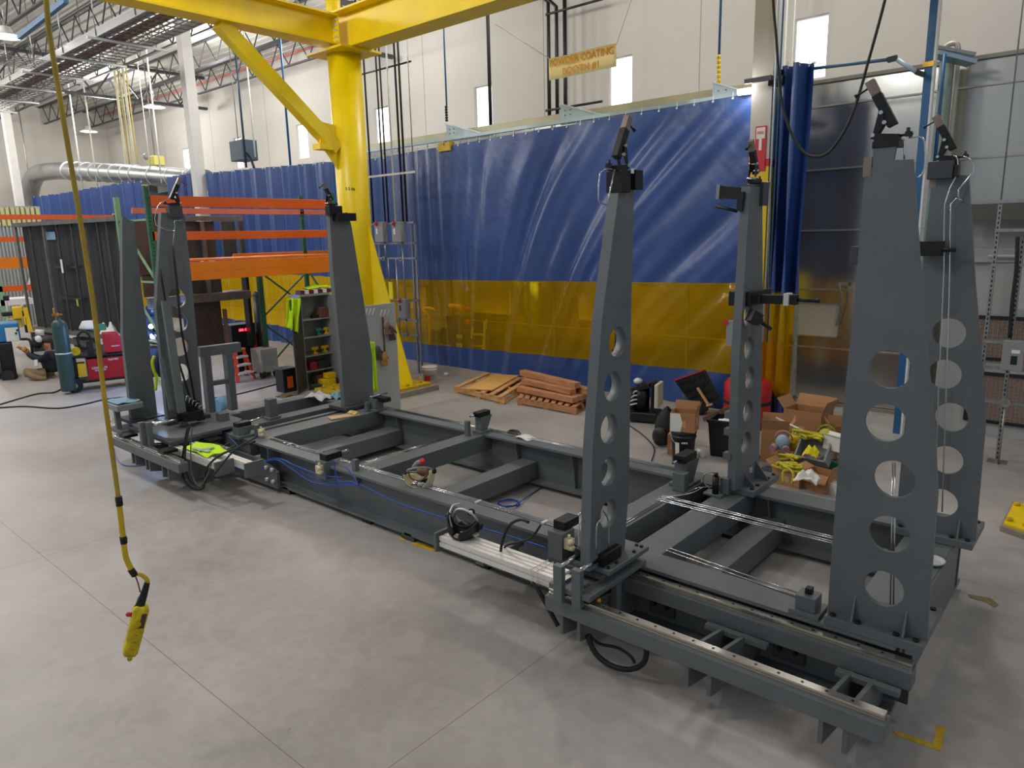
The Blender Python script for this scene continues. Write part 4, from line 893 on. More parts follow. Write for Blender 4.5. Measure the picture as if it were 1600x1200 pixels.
lineset('hydraulic_tube', 'bent steel tubes looping round the tall rear support', [[(-2.95, 5.3, .51), (-2.85, 5.5, .51), (-2.8, 5.75, .52), (-2.6, 5.9, .52)], [(-2.93, 5.3, .53), (-2.80, 5.55, .52), (-2.74, 5.7, .55)]], sm=4)
for i in range(6): 
    x = -7.2+i*.75; m = MB(); m.box(x, x+.03, 4.255, 4.325, .5, .515); tag(m.build('tube_clip', silver_t), 'small steel tube clip on the front beam, %s from the left' % ('first', 'second', 'third', 'fourth', 'fifth', 'sixth')[i], 'clip', 'tube clips on the front beam')
# aluminium profiles
def profile(label, x0, x1, y, z, h=.085, w_=.085):
    T = thing('aluminium_profile', label, 'aluminium profile', ((x0+x1)/2, y, z), 'aluminium extrusions in front of the frame')
    g = .008; a, b = w_/2, h/2; c = z+b; pts = []
    for sx, sz in ((-1, -1), (1, -1), (1, 1), (-1, 1)): pass
    poly = [(-a, -b), (-g, -b), (-g, -b+.014), (g, -b+.014), (g, -b), (a, -b), (a, -g), (a-.014, -g), (a-.014, g), (a, g), (a, b), (g, b), (g, b-.014), (-g, b-.014), (-g, b), (-a, b), (-a, g), (-a+.014, g), (-a+.014, -g), (-a, -g)]
    m = MB(); m.prism([(y+p, c+q) for p, q in poly], 'x', x0, x1); m.build('extrusion', alu, T); return T
A = profile('long white aluminium extrusion under the black helmet, front one of the pair', -3.98, -2.74, 3.66, .385)
profile('long white aluminium extrusion under the black helmet, rear one of the pair', -3.98, -2.74, 3.755, .385)
profile('aluminium extrusion at the left end under the hi-vis vest, front one', -8.45, -7.28, 3.50, .39)
profile('aluminium extrusion at the left end with a grey end plate, rear one', -8.3, -6.98, 3.68, .40)
for x, y, lb in ((-4.0, 3.7, 'grey end plate at the left end of the long aluminium pair'), (-7.25, 3.52, 'grey end plate on the front extrusion by the vest'), (-6.95, 3.70, 'grey end plate on the rear left extrusion')):
    m = MB(); m.box(x-.012, x+.012, y-.11, y+.11, .34, .5); tag(m.build('end_plate', steel, bev=.003), lb, 'end plate', 'extrusion end plates')
    # support arm below
m = MB(); m.box(-3.6, -3.52, 3.64, 4.12, .34, .384); m.prism([(4.09, .1), (4.09, .34), (3.75, .34)], 'x', -3.57, -3.55); tag(m.build('profile_bracket', steel), 'triangular bracket holding the aluminium pair to the front beam', 'bracket')
for px in ((641, 645),): pass
m = MB(); m.tube([(-3.02, 3.6, .48), (-3.02, 3.80, .48), (-3.02, 3.81, .38), (-3.02, 3.61, .37)], .004, 5, 1, closed=True); m.tube([(-2.97, 3.6, .48), (-2.97, 3.80, .48), (-2.97, 3.81, .38), (-2.97, 3.61, .37)], .004, 5, 1, closed=True)
tag(m.build('wire_tie', paper), 'white wire ties round the aluminium pair', 'cable tie')
# blue air hoses
def PY(pts, Y): return [P(a, b, Y=Y) for a, b in pts]
def hose(label, pts, r=.007, m_=blue_hose, name='air_hose', cat='hose', sm=4, grp=None):
    k = MB(); k.tube(pts, r, 8, sm); return tag(k.build(name, m_), label, cat, grp)
hose('blue air hose sagging along the front beam, the long one reaching the middle tower', PY([(405, 722), (440, 717), (470, 735), (500, 750), (545, 756), (562, 757), (595, 773), (625, 787), (690, 808), (760, 827), (810, 842), (857, 857)], 4.07))
hose('blue air hose sagging lowest below the work support on the front beam', PY([(400, 728), (430, 718), (455, 732), (485, 752), (520, 758), (560, 758)], 4.05))
hose('blue air hose in the upper sag near the left front work support', PY([(400, 725), (432, 716), (460, 727), (500, 742), (535, 746)], 4.06))
hose('blue air hose hanging by the cream valve on the front support', PY([(522, 718), (524, 738), (530, 752), (548, 752), (560, 757), (545, 735), (537, 728)], 4.03), .006)
hose('blue air hose looping at the left extrusions', PY([(350, 715), (372, 733), (395, 731), (405, 722), (385, 728), (362, 722), (372, 700), (357, 682)], 3.95), .006)
hose('dark blue air hose lying on the floor left of the fixture', [P(a, b, z=.01) for a, b in ((178, 700), (181, 715), (195, 727), (225, 727), (262, 720))], .007)
c = P(795, 788, z=.012); ring = [c+Vector((.11*math.cos(t)+.01*math.sin(3*t), .11*math.sin(t), .002*t)) for t in [i*.5 for i in range(26)]]
hose('coiled blue air hose on the floor inside the frame', ring+[P(830, 772, z=.01), P(845, 762, z=.01)], .006, sm=2)
# black hoses
hose('black cable bundle drooping from the left slide towards the front beam, upper loop', PY([(296, 666), (290, 700), (290, 735), (303, 758), (322, 755), (340, 735), (365, 705), (402, 682)], 3.38), .010, black_rub, 'cable', 'cable')
hose('black cable loop almost touching the floor under the left extrusions', PY([(293, 668), (286, 710), (286, 745), (300, 763), (318, 762), (324, 730), (350, 708), (398, 690)], 3.42), .012, black_rub, 'cable', 'cable')
hose('thin grey cable hanging in front of the hi-vis vest', PY([(300, 668), (298, 700), (300, 740), (312, 760), (325, 740), (330, 725)], 3.36), .007, mat('grey_cable', '#5b5750', .5), 'cable', 'cable')
hose('black hose arching from the front valve over the long extrusions', PY([(826, 816), (812, 812), (795, 822), (784, 850), (783, 875), (788, 890), (800, 895), (815, 893)], 3.72), .011, black_rub, 'cable', 'cable')
hose('second black hose arching beside the front valve', PY([(845, 820), (830, 840), (808, 848), (792, 852), (784, 862)], 3.78), .009, black_rub, 'cable', 'cable')
hose('thick black hose hanging below the twin posts to the floor shadow', PY([(831, 911), (840, 920), (850, 938), (862, 960), (872, 978)], 3.58), .016, black_rub, 'cable', 'cable')
hose('thick black hose loop hanging under the front guide rail', PY([(918, 992), (930, 1020), (955, 1040), (985, 1046), (1006, 1035), (1010, 1012), (1003, 998)], 3.55), .018, black_rub, 'cable', 'cable')
hose('inner black hose of the loop under the front guide rail', PY([(916, 985), (935, 1005), (965, 1012), (985, 1025), (992, 1036)], 3.6), .010, black_rub, 'cable', 'cable')
# welding helmets: a shell dome opening along local -z, headgear inside
def helmet(name, label, c, s, m_shell, rot, headgear_m, strap_m):
    T = thing(name, label, 'welding helmet', c); R = rot; c = Vector(c)
    def W(x, y, z): return c+R @ Vector((x*s, y*s, z*s))
    m = MB()
    def f(u, v):   # u around (open at the back), v from rim to crown
        a = lerp(-1.95, 1.95, u); b = v*1.45
        w_ = .50*math.cos(b)**.8 if b < 1.56 else 0; x = w_*math.sin(a); y = -.62*math.cos(a)*max(0, math.cos(b))**.75; z = .62*math.sin(b)
        if abs(a) > 1.2: z *= 1-.25*(abs(a)-1.2)
        return W(x, y, z-.05-.16*math.cos(a)*max(0, 1-v*1.6))
    m.sheet(f, 28, 14); m.build('shell', m_shell, T, solid=.005)
    m = MB(); m.bar(W(-.2, -.52, .22), W(.2, -.52, .22), .05*s, .24*s, R @ Vector((0, -.4, 1))); m.build('lens_frame', black_pl, T)
    m = MB(); m.tube([W(.38*math.cos(t), .38*math.sin(t), -.12) for t in [i*2*math.pi/14 for i in range(14)]], .035*s, 6, 2, closed=True); m.build('headband', headgear_m, T)
    m = MB(); m.tube([W(.36*math.cos(t), .05, -.12+.36*math.sin(t)) for t in [i*math.pi/8 for i in range(9)]], .03*s, 6, 2); m.build('crown_strap', strap_m, T)
    m = MB(); m.ball(W(0, -.3, -.1), (.15*s*2, .09*s*2, .07*s*2), 10, 6); m.build('brow_pad', strap_m, T)
    for sx in (-1, 1): m = MB(); m.cyl(W(sx*.49, 0, .0), W(sx*.58, 0, .0), .09*s, n=14); m.build('pivot_knob', black_pl, T)
    return T, W
vd = Vector((.64, -.74, 0)); RM = lambda zx, ax, an: Matrix.Rotation(zx, 3, 'Z') @ Matrix.Rotation(an, 3, ax)
c1 = P(656, 758, z=.5)+Vector((0, 0, .115))
h1, W1 = helmet('welding_helmet', 'cream welding helmet lying open side up on the front beam', c1, .29, beige, Matrix.Rotation(.35, 3, 'Z') @ Matrix.Rotation(math.pi-.45, 3, 'X') @ Matrix.Rotation(.25, 3, 'Y'), grey_pl, leather)
m = MB(); q = c1+Vector((.0, .02, .10)); m.tube([q+Vector((-.06, -.03, -.05)), q+Vector((-.02, -.02, .0)), q+Vector((.03, .0, .02))], .024, 10, 4); m.build('grey_hinge', grey_pl, h1)
m = MB(); m.cyl(q+Vector((.035, .0, .0)), q+Vector((.045, -.02, .045)), .024, n=14); m.build('red_knob', red_pl, h1)
c2 = P(722, 838, z=.475)+Vector((0, .03, .12))
h2, W2 = helmet('welding_helmet', 'black welding helmet resting on the long aluminium extrusions', c2, .27, black_pl, Matrix.Rotation(.6, 3, 'Z') @ Matrix.Rotation(math.pi-1.05, 3, 'X') @ Matrix.Rotation(-.35, 3, 'Y'), silver_t, black_iron)
m = MB(); q = P(737, 800, z=.66); m.cyl(q, q+Vector((.02, -.03, .012)), .028, n=16); m.build('black_dial', black_rub, h2)
m = MB(); m.cyl(q+Vector((.02, -.03, .012)), q+Vector((.026, -.039, .016)), .016, n=16); m.build('white_dial_cap', paper, h2)
m = MB(); m.tube([P(706, 824, z=.56), P(702, 806, z=.62), P(708, 790, z=.68), P(719, 787, z=.69)], .008, 8, 4); m.build('silver_band', silver_t, h2)
m = MB(); q = P(740, 832, z=.52); m.bar(q+Vector((-.03, 0, .01)), q+Vector((.045, -.01, -.01)), .05, .012); m.build('pale_visor_piece', silver_t, h2)
# bottle on the rear tower base
def bottle(label, c):
    T = thing('water_bottle', label, 'bottle', c); c = Vector(c)
    m = MB(); m.lathe([(.001, 0), (.030, .002), (.032, .01), (.030, .03), (.032, .05), (.030, .07), (.0325, .09), (.0325, .14), (.028, .165), (.014, .188), (.013, .2)], c, 20); m.build('bottle_body', glass_clear, T)
    m = MB(); m.lathe([(.033, .085), (.0335, .09), (.0335, .13), (.033, .135)], c, 20); m.build('paper_label', mat('bottle_label', '#cfa9a4', .5), T)
    m = MB(); m.cyl(c+Vector((0, 0, .198)), c+Vector((0, 0, .215)), .0145, n=16); m.build('cap', paper, T); return T
bottle('clear plastic water bottle with a pale label on the rear tower base plate', P(1169, 751, z=.556))
# papers, cloths, boards
c = P(822, 684, z=.508); m = MB(); m.sheet(lambda u, v: Vector((c.x-.11+.2*u, c.y-.07+.16*v, .512+.012*math.sin(u*5))), 6, 2)
tag(m.build('paper_sheet', paper, solid=.002), 'white sheet of paper on the rear beam', 'paper')
c = P(803, 678, z=.508); k = MB()
for j in range(4): k.tube([c+Vector(((.10-.01*j)*math.cos(t), (.05)*math.sin(t), .012+.008*j)) for t in [i*.6 for i in range(11)]], .005, 5, 2)
tag(k.build('wire_coil', mat('grey_cable', '#5b5750', .5)), 'loose grey wire coil beside the paper on the rear beam', 'wire coil')
a = P(515, 655, z=.5); b = P(560, 648, z=.5); m = MB(); m.bar(a+Vector((0, 0, .01)), b+Vector((0, 0, .01)), .16, .015); tag(m.build('wooden_board', mat('worn_plywood', '#c8a27c', .7, 0, .1, 12)), 'small pale wooden board on the first cross beam', 'board')
def crumple(name, label, cat, c, r, m_, seed=1, nu=24, nv=24, amp=.35, extra=None, flat=1.0):
    rnd = random.Random(seed); phs = [rnd.random()*6.28 for _ in range(8)]; c = Vector(c)
    T = thing(name, label, cat, c)
    m = MB()
    def f(u, v):
        x = (u-.5)*2; y = (v-.5)*2; d = max(0, 1-(x*x+y*y)*.55)
        z = d*(.62+amp*.7*math.sin(4*x+phs[0])*math.sin(5*y+phs[1])+amp*.35*math.sin(8*x+phs[2]+3*y)+amp*.2*math.sin(11*y+phs[3]-4*x))
        e = 1+.05*math.sin(5*math.atan2(y, x)+phs[4])
        return c+Vector((r[0]*x*e, r[1]*y*e, max(0.002, r[2]*z*flat)))
    m.sheet(f, nu, nv); m.build('cloth', m_, T, solid=.004)
    return T
crumple('work_glove', 'tan work glove on the small wooden board', 'glove', P(552, 646, z=.518), (.09, .05, .05), mat('straw_glove', '#c2ab6a', .8, 0, .1, 20), 3)
crumple('cleaning_rag', 'white crumpled rags on the rear beam left of the rear left tower', 'rag', P(500, 622, z=.5), (.22, .12, .12), mat('grey_white_rag', '#b9b8b2', .8, 0, .15, 12), 4)
crumple('blue_cloth', 'pale blue cloth at the foot of the rear left tower', 'cloth', P(528, 622, z=.5), (.10, .1, .14), mat('pale_blue_cloth', '#7fa3b8', .8), 5)
v = crumple('safety_vest', 'hi-vis yellow safety vest dropped on the left aluminium extrusions', 'vest', P(322, 703, z=.485), (.30, .14, .07), hivis, 6)
m = MB(); q = P(322, 703, z=.52); m.bar(q+Vector((-.2, -.06, .0)), q+Vector((.12, -.02, .01)), .05, .006); m.bar(q+Vector((-.02, -.08, .01)), q+Vector((.03, .08, .02)), .05, .006); m.build('reflective_stripe', silver_t, v)
c = P(1482, 882, z=.5)
m = MB(); m.lathe([(.001, .006), (.07, .006), (.085, .02), (.09, .03), (.086, .03), (.07, .012)], Vector((c.x-.10, c.y-.05, .5)), 20); tag(m.build('metal_dish', silver_t), 'shallow metal dish with a red rim between the two right towers', 'dish')
# small tray stand with pale blue cloth left of the leftmost tower
ts = thing('tray_stand', 'small grey stand with a pale blue cloth on top, left of the leftmost tower', 'stand', P(195, 668, z=.5))
q = P(195, 668, z=.5); x, y = q.x, q.y
m = MB(); m.box(x-.2, x+.2, y-.12, y+.15, .46, .5); m.build('stand_foot', steel, ts)
m = MB(); m.box(x-.03, x+.03, y-.1, y-.04, .5, .76); m.box(x-.03, x+.03, y+.08, y+.13, .5, .76); m.build('stand_legs', steel, ts)
m = MB(); m.box(x-.22, x+.22, y-.14, y+.18, .76, .84); m.build('tray', grey_pl, ts, bev=.01)
m = MB(); m.sheet(lambda u, v: Vector((x-.2+.4*u, y-.12+.28*v, .845+.02*math.sin(u*9)*math.sin(v*7)+.01)), 14, 10); m.build('blue_cloth', mat('pale_blue_cloth', '#7fa3b8', .8), ts, solid=.004)
crumple('white_rag', 'white rag hanging below the tray stand at the left end', 'rag', P(180, 660, z=.55), (.05, .05, .1), paper, 8)
# blue tube behind rest frame
m = MB(); a = P(338, 640, z=.12); m.cyl(P(336, 635, z=.15), P(352, 628, z=.15), .12, n=20); tag(m.build('blue_drum', mat('pale_blue_drum', '#6f9fc2', .4)), 'pale blue cylinder lying on the floor behind the rest frame', 'drum')
# ================================================================ clutter by the curtain
def plank(m, a, b, w_, h): m.bar(a, b, w_, h)
# pallet with loose boards
def quadpt(A, B, C, D, u, v): return A.lerp(B, u).lerp(D.lerp(C, u), v)
pa = [P(x, y, z=0) for x, y in ((709, 613), (788, 633), (832, 603), (757, 591))]
pal = thing('wooden_pallet', 'flat pallet of light boards on the floor in front of the blue curtain', 'pallet', (sum((p for p in pa), Vector())/4), 'pallets by the curtain')
def palq(Q, T, z0, nboard, wb, hb=.02, m_=wood, stringer=.09):
    A, B, C, D = Q
    for v in (.03, .5, .97):
        a = quadpt(A, B, C, D, 0, v); b = quadpt(A, B, C, D, 1, v); m = MB(); m.bar(a+Vector((0, 0, z0+stringer/2+.02)), b+Vector((0, 0, z0+stringer/2+.02)), .04, stringer); m.build('stringer', m_, T)
    for i in range(nboard):
        u = (i+.5)/nboard; a = quadpt(A, B, C, D, u, 0); b = quadpt(A, B, C, D, u, 1); m = MB(); m.bar(a+Vector((0, 0, z0+stringer+.03)), b+Vector((0, 0, z0+stringer+.03)), wb, hb); m.build('deck_board', m_, T)
    for u in (.05, .5, .95):
        a = quadpt(A, B, C, D, u, 0); b = quadpt(A, B, C, D, u, 1); m = MB(); m.bar(a+Vector((0, 0, z0+.01)), b+Vector((0, 0, z0+.01)), .09, .018); m.build('bottom_board', m_, T)
palq(pa, pal, 0, 6, .10)
m = MB(); a = quadpt(*pa, .28, .5); b = quadpt(*pa, .72, .5); m.bar(quadpt(*pa, .5, .05)+Vector((0, 0, .145)), quadpt(*pa, .5, .97)+Vector((0, 0, .145)), .5, .018); tag(m.build('plywood_sheet', mat('orange_plywood', '#e0ac62', .6, 0, .08, 4)), 'smooth plywood sheet lying on the flat pallet', 'plywood sheet')
pb_ = [P(x, y, z=0) for x, y in ((808, 632), (901, 649), (921, 635), (822, 603))]
pal2 = thing('wooden_pallet', 'pallet with notched stringers carrying stacked timbers', 'pallet', sum((p for p in pb_), Vector())/4, 'pallets by the curtain')
palq(pb_, pal2, 0, 9, .08, .018, wood2)
A, B, C, D = pb_
tlab = ['front lower timber beam lying on the pallet', 'second timber on the pallet behind the front one', 'middle timber lying in the pallet stack', 'upper front timber on the stack', 'topmost timber of the stack', 'rear upper timber of the stack, next to the curtain', 'short rear timber low in the stack']
for i, (v, z, u0, u1, hh) in enumerate(((.25, .18, 0.0, .93, .09), (.5, .18, .02, .96, .09), (.8, .18, .0, 1.0, .09), (.45, .27, .08, .86, .09), (.62, .36, .0, .9, .1), (.85, .27, .1, 1.05, .1), (.95, .18, .2, 1.05, .09))):
    a = quadpt(A, B, C, D, u0, v)+Vector((0, 0, z+.045-.03)); b = quadpt(A, B, C, D, u1, v)+Vector((0, 0, z+.045-.03)); m = MB(); m.bar(a, b, .13, hh-.005); tag(m.build('timber_beam', wood2, bev=.003), tlab[i], 'timber', 'timbers stacked on the pallet')
# white plastic bucket + small paper cup
def bucket(label, c, r, h, m_, lab_m=None, handle=True):
    T = thing('bucket', label, 'bucket', c); c = Vector(c)
    m = MB(); m.lathe([(r*.0001, .003), (r*.86, 0), (r*.98, h*.8), (r*1.05, h*.8), (r*1.05, h*.84), (r, h*.85), (r*1.0, h*.93), (r*1.06, h*.94), (r*1.06, h), (r*.97, h), (r*.84, .02), (r*.0001, .02)], c, 28); m.build('pail', m_, T)
    if handle:
        d = Vector((RX.x, RX.y, 0)).normalized(); f = Vector((d.y, -d.x, 0))
        m = MB(); m.tube([c+d*r*1.05*math.cos(t)+f*r*.75*math.sin(t)+Vector((0, 0, h*.86-r*.9*math.sin(t))) for t in [i*math.pi/8 for i in range(9)]], .004, 6, 2); m.build('handle', silver_t, T)
    return T
f2 = lambda c: (Vector((0, 0, CAM_H))-Vector(c)).normalized()
def labelpatch(T, c, r0, r1, z0, z1, a0, a1, m_, name='printed_label', r=None):
    c = Vector(c); base = math.atan2(-c.y, -c.x); m = MB()
    m.sheet(lambda u, v: c+Vector((lerp(r0, r1, v)*math.cos(base+lerp(a0, a1, u)), lerp(r0, r1, v)*math.sin(base+lerp(a0, a1, u)), lerp(z0, z1, v))), 8, 1); return m.build(name, m_, T)
c = P(672, 597, z=0); b1 = bucket('white plastic bucket with a red label on the floor by the conduit stand', c, .145, .32, paper)
labelpatch(b1, c, .135, .142, .05, .15, -.9, .1, red_pl); labelpatch(b1, c, .136, .143, .06, .16, .15, .7, grey_pl)
c = P(697, 587, z=0); m = MB(); m.cyl(c, c+Vector((0, 0, .06)), .045, n=14); tag(m.build('paper_roll', paper), 'small white roll on the floor beside the curtain', 'roll')
# engine-driven compressor with cream shroud
c = P(1005, 660, z=0); cp = thing('air_compressor', 'black wheeled compressor with a cream side cover by the curtain', 'compressor', c)
d = Vector((.9, .25, 0)).normalized(); n_ = Vector((-d.y, d.x, 0))
def L(a, b, z): return c+d*a+n_*b+Vector((0, 0, z))
m = MB(); m.bar(L(-.25, .1, .1), L(.22, .1, .1), .36, .14); m.build('base_tray', black_pl, cp, bev=.02)
m = MB(); m.cyl(L(-.05, .08, .18), L(-.05, .08, .52), .12, n=20); m.cyl(L(-.05, .08, .52), L(-.05, .08, .60), .09, .06, n=20); m.build('motor', black_iron, cp)
m = MB(); m.cyl(L(-.17, -.04, .2), L(-.17, -.04, .5), .05, n=12); m.bar(L(-.2, .05, .48), L(.1, .05, .58), .2, .06); m.build('engine_block', black_pl, cp)
for i in range(4): tube('copper_pipe', [L(-.22+.03*i, -.1, .25+.07*i), L(-.14+.02*i, -.16, .30+.07*i), L(-.06, -.13, .32+.06*i)], cp, .012, silver_t, 8, 3)
m = MB(); m.bar(L(.13, .1, .2), L(.13, .1, .62), .28, .03, d); m.build('radiator', black_rub, cp)
m = MB(); m.bar(L(.2, .12, .24), L(.2, .12, .60), .34, .06, d); m.build('side_cover', mat('cream_cover', '#c5c4ac', .5), cp, bev=.015)
m = MB(); m.ball(L(-.1, .05, .62), (.07, .07, .05)); m.build('fuel_cap', silver_t, cp)
hose('thin black hose from the compressor to the bucket', [L(-.2, -.2, .012), P(1005, 680, z=.01), P(1022, 700, z=.01), P(1018, 720, z=.01)], .008, black_rub)
# open black tool case standing on edge
c = P(1105, 660, z=0); tcx, tcy = c.x, c.y
tc_ = thing('tool_case', 'open black moulded tool case leaning against the curtain', 'tool case', c)
a0, a1, a2, a3 = [P(x, y, Y=tcy+.15) for x, y in ((1053, 595), (1100, 578), (1126, 628), (1088, 642))]
m = MB(); nn = (a1-a0).cross(a3-a0).normalized(); 
if nn.y > 0: nn = -nn
m.geo([a0, a1, a2, a3]+[p-nn*.05 for p in (a0, a1, a2, a3)], [(0, 1, 2, 3), (7, 6, 5, 4), (0, 4, 5, 1), (1, 5, 6, 2), (2, 6, 7, 3), (3, 7, 4, 0)]); m.build('case_shell', black_pl, tc_, bev=.01)
for i in range(6):
    for j in range(4):
        u0 = .08+i*.15; v0 = .08+j*.23; p = a0.lerp(a1, u0+.05).lerp(a3.lerp(a2, u0+.05), v0+.08)
        m = MB(); e = (a1-a0).normalized(); g = (a3-a0).normalized(); m.bar(p-e*.025+nn*.006, p+e*.025+nn*.006, .05, .012, nn); m.build('moulded_pocket', black_iron, tc_)
m = MB(); m.bar(a0+nn*.01, a1+nn*.01, .012, .02); m.build('red_seal', red_pl, tc_)
m = MB(); m.bar(P(1090, 606, Y=tcy+.08), P(1108, 634, Y=tcy+.02), .03, .03); m.bar(P(1104, 634, Y=tcy), P(1113, 631, Y=tcy), .03, .03); tag(m.build('hammer', mat('pale_hickory', '#c89a6a', .5)), 'hammer with a pale wooden handle lying on the open tool case', 'hammer')
bx = P(1060, 655, z=0)
m = MB(); m.bar(bx+Vector((-.15, .5, .17)), bx+Vector((.2, .5, .17)), .3, .3); tag(m.build('grey_bag', mat('slate_fabric', '#4d5663', .9, 0, .15, 10), bev=.05), 'slate grey soft bag behind the cardboard box on the bucket', 'bag')
m = MB(); m.bar(bx+Vector((-.02, .5, .36)), bx+Vector((.12, .5, .36)), .1, .1); tag(m.build('white_switch_box', paper), 'small white switch box on the slate bag', 'switch box')
# black backpack
c = P(1030, 698, z=0); bp_ = thing('backpack', 'black backpack slumped on the floor left of the bucket', 'backpack', c)
m = MB(); m.sheet(lambda u, v: c+Vector((0, .12, 0))+Vector((.15*math.cos(u*6.283)*math.sin(math.pi*min(1, v+.02))**.6, .12*math.sin(u*6.283)*math.sin(math.pi*min(1, v+.02))**.6+.08*(v), .50*(v)*(1+.05*math.sin(u*18)))), 24, 14); m.build('body', mat('black_nylon', '#18181b', .75, 0, .2, 20, .3, 20), bp_)
m = MB(); m.ball(c+Vector((0, .0, .14)), (.11, .05, .13)); m.build('front_pocket', black_pl, bp_); tube('strap', [c+Vector((.08, .2, .48)), c+Vector((.12, .06, .4)), c+Vector((.13, .02, .2))], bp_, .012, black_rub, 6, 3)
# black bucket with cardboard box on top
c = P(1067, 720, z=0); b2 = bucket('black five gallon bucket with a white label under a cardboard box', c, .15, .40, black_pl)
labelpatch(b2, c, .137, .145, .10, .27, -.75, -.35, paper); labelpatch(b2, c, .137, .145, .2, .28, -.15, .35, paper); labelpatch(b2, c, .133, .1365, .14, .19, -.25, .4, red_pl)
def carton(label, c, dx, dy, dz, rz, m_=card, open_=True, flaps=((0, .7), (1, .7), (2, .5), (3, .5)), tape=True, name='cardboard_box', grp='cardboard boxes in the pile', cat='cardboard box'):
    T = thing(name, label, cat, c, grp); c = Vector(c); R = Matrix.Rotation(rz, 3, 'Z')
    def W(x, y, z): return c+R @ Vector((x, y, z))
    x, y, t = dx/2, dy/2, .006
    m = MB()
    def bx_(x0, x1, y0, y1, z0, z1):
        m.geo([W(*p) for p in ((x0, y0, z0), (x1, y0, z0), (x1, y1, z0), (x0, y1, z0), (x0, y0, z1), (x1, y0, z1), (x1, y1, z1), (x0, y1, z1))], [(0, 3, 2, 1), (4, 5, 6, 7), (0, 1, 5, 4), (1, 2, 6, 5), (2, 3, 7, 6), (3, 0, 4, 7)])
    bx_(-x, x, -y, -y+t, 0, dz); bx_(-x, x, y-t, y, 0, dz); bx_(-x, -x+t, -y+t, y-t, 0, dz); bx_(x-t, x, -y+t, y-t, 0, dz); bx_(-x+t, x-t, -y+t, y-t, 0, t)
    if not open_: bx_(-x+t, x-t, -y+t, y-t, dz-t, dz)
    m.build('box_walls', m_, T)
    if open_:
        for i, ang in flaps:
            k = MB(); L_ = min(dx, dy)*.45; ca, sa = math.cos(ang), math.sin(ang)
            if i == 0: q = [(-x, -y, dz), (x, -y, dz), (x, -y-L_*ca, dz+L_*sa), (-x, -y-L_*ca, dz+L_*sa)]
            elif i == 1: q = [(x, -y, dz), (x, y, dz), (x+L_*ca, y, dz+L_*sa), (x+L_*ca, -y, dz+L_*sa)]
            elif i == 2: q = [(x, y, dz), (-x, y, dz), (-x, y+L_*ca, dz+L_*sa), (x, y+L_*ca, dz+L_*sa)]
            else: q = [(-x, y, dz), (-x, -y, dz), (-x-L_*ca, -y, dz+L_*sa), (-x-L_*ca, y, dz+L_*sa)]
            k.geo([W(*p) for p in q], [(0, 1, 2, 3)]); k.build('flap', m_, T, solid=.004)
    if tape:
        k = MB(); k.geo([W(-.04, -y-.0015, dz*.25), W(.04, -y-.0015, dz*.25), W(.04, -y-.0015, dz*.6), W(-.04, -y-.0015, dz*.6)], [(0, 1, 2, 3)]); k.build('tape', tape_m, T)
        k = MB(); k.geo([W(x+.0015, -.04, dz*.3), W(x+.0015, .04, dz*.3), W(x+.0015, .04, dz*.7), W(x+.0015, -.04, dz*.7)], [(0, 1, 2, 3)]); k.build('tape', tape_m, T)
    return T, W
T, W = carton('cardboard box with a white torn label balanced on the black bucket', c+Vector((0.01, 0, .402)), .30, .24, .24, .25, flaps=((2, 1.2), (1, 1.3)))
k = MB(); k.geo([W(-.15, -.122, .0), W(-.02, -.122, .0), W(.0, -.122, .12), W(-.03, -.122, .23), W(-.15, -.122, .23)], [(0, 1, 2, 3, 4)]); k.build('white_label', paper, T)
carton('small upright carton between the backpack and the black bucket', P(1047, 712, z=0)+Vector((0, .12, 0)), .16, .16, .27, .3, open_=False)
# black tote with red label
c = P(1122, 716, z=0); c = c+Vector((.08, .25, 0)); tt = thing('rolling_tote', 'black plastic rolling tote with a red vertical label beside the rear tower', 'tote', c)
R = Matrix.Rotation(.15, 3, 'Z')
def W(x, y, z): return c+R @ Vector((x, y, z))
m = MB(); vs = []
for z, k in ((0, .86), (.02, .88), (.44, 1.0), (.44, 1.06), (.48, 1.06)): vs += [W(-.27*k, -.2*k, z), W(.27*k, -.2*k, z), W(.27*k, .2*k, z), W(-.27*k, .2*k, z)]
vs += [W(-.25, -.18, .48), W(.25, -.18, .48), W(.25, .18, .48), W(-.25, .18, .48), W(-.22, -.16, .05), W(.22, -.16, .05), W(.22, .16, .05), W(-.22, .16, .05)]
m.geo(vs, [(3, 2, 1, 0)]+[(4*i+j, 4*i+(j+1) % 4, 4*i+4+(j+1) % 4, 4*i+4+j) for i in range(6) for j in range(4)]+[(24, 25, 26, 27)]); m.build('tub', black_pl, tt, bev=.006)
m = MB(); m.geo([W(.03, -.2, .2), W(.12, -.2, .2), W(.12, -.207, .43), W(.03, -.207, .43)], [(0, 1, 2, 3)]); lb = m.build('red_label', red_pl, tt)
for i in range(3): text('label_lettering', ('H', 'C', 'B')[i], black_pl, tt, W(.075, -.214, .38-.06*i), R @ Vector((1, 0, 0)), (0, 0, 1), .05, .001, .04)
crumple('white_rag', 'white rag lying over the edge of the black tote', 'rag', W(-.02, -.08, .43), (.16, .1, .08), paper, 12)
m = MB(); m.cyl(P(1090, 705, z=.03), P(1098, 711, z=.03), .035, n=14); tag(m.build('paper_roll', paper), 'white plastic roll lying on the floor between bucket and tote', 'roll')
m = MB(); q = W(.12, .02, .52); m.box(q.x-.09, q.x+.09, q.y-.08, q.y+.08, .56, .68); tag(m.build('white_box', paper, bev=.01), 'small white box above the black tote by the rear tower', 'box')
# tool belt / open lid rim with tools
m = MB(); a = P(1100, 655, Y=c.y+.25); b = P(1150, 632, Y=c.y+.3); m.bar(a, b, .06, .05); tag(m.build('hose_reel_bar', leather), 'brown bar lying across the back of the black tote', 'bar')
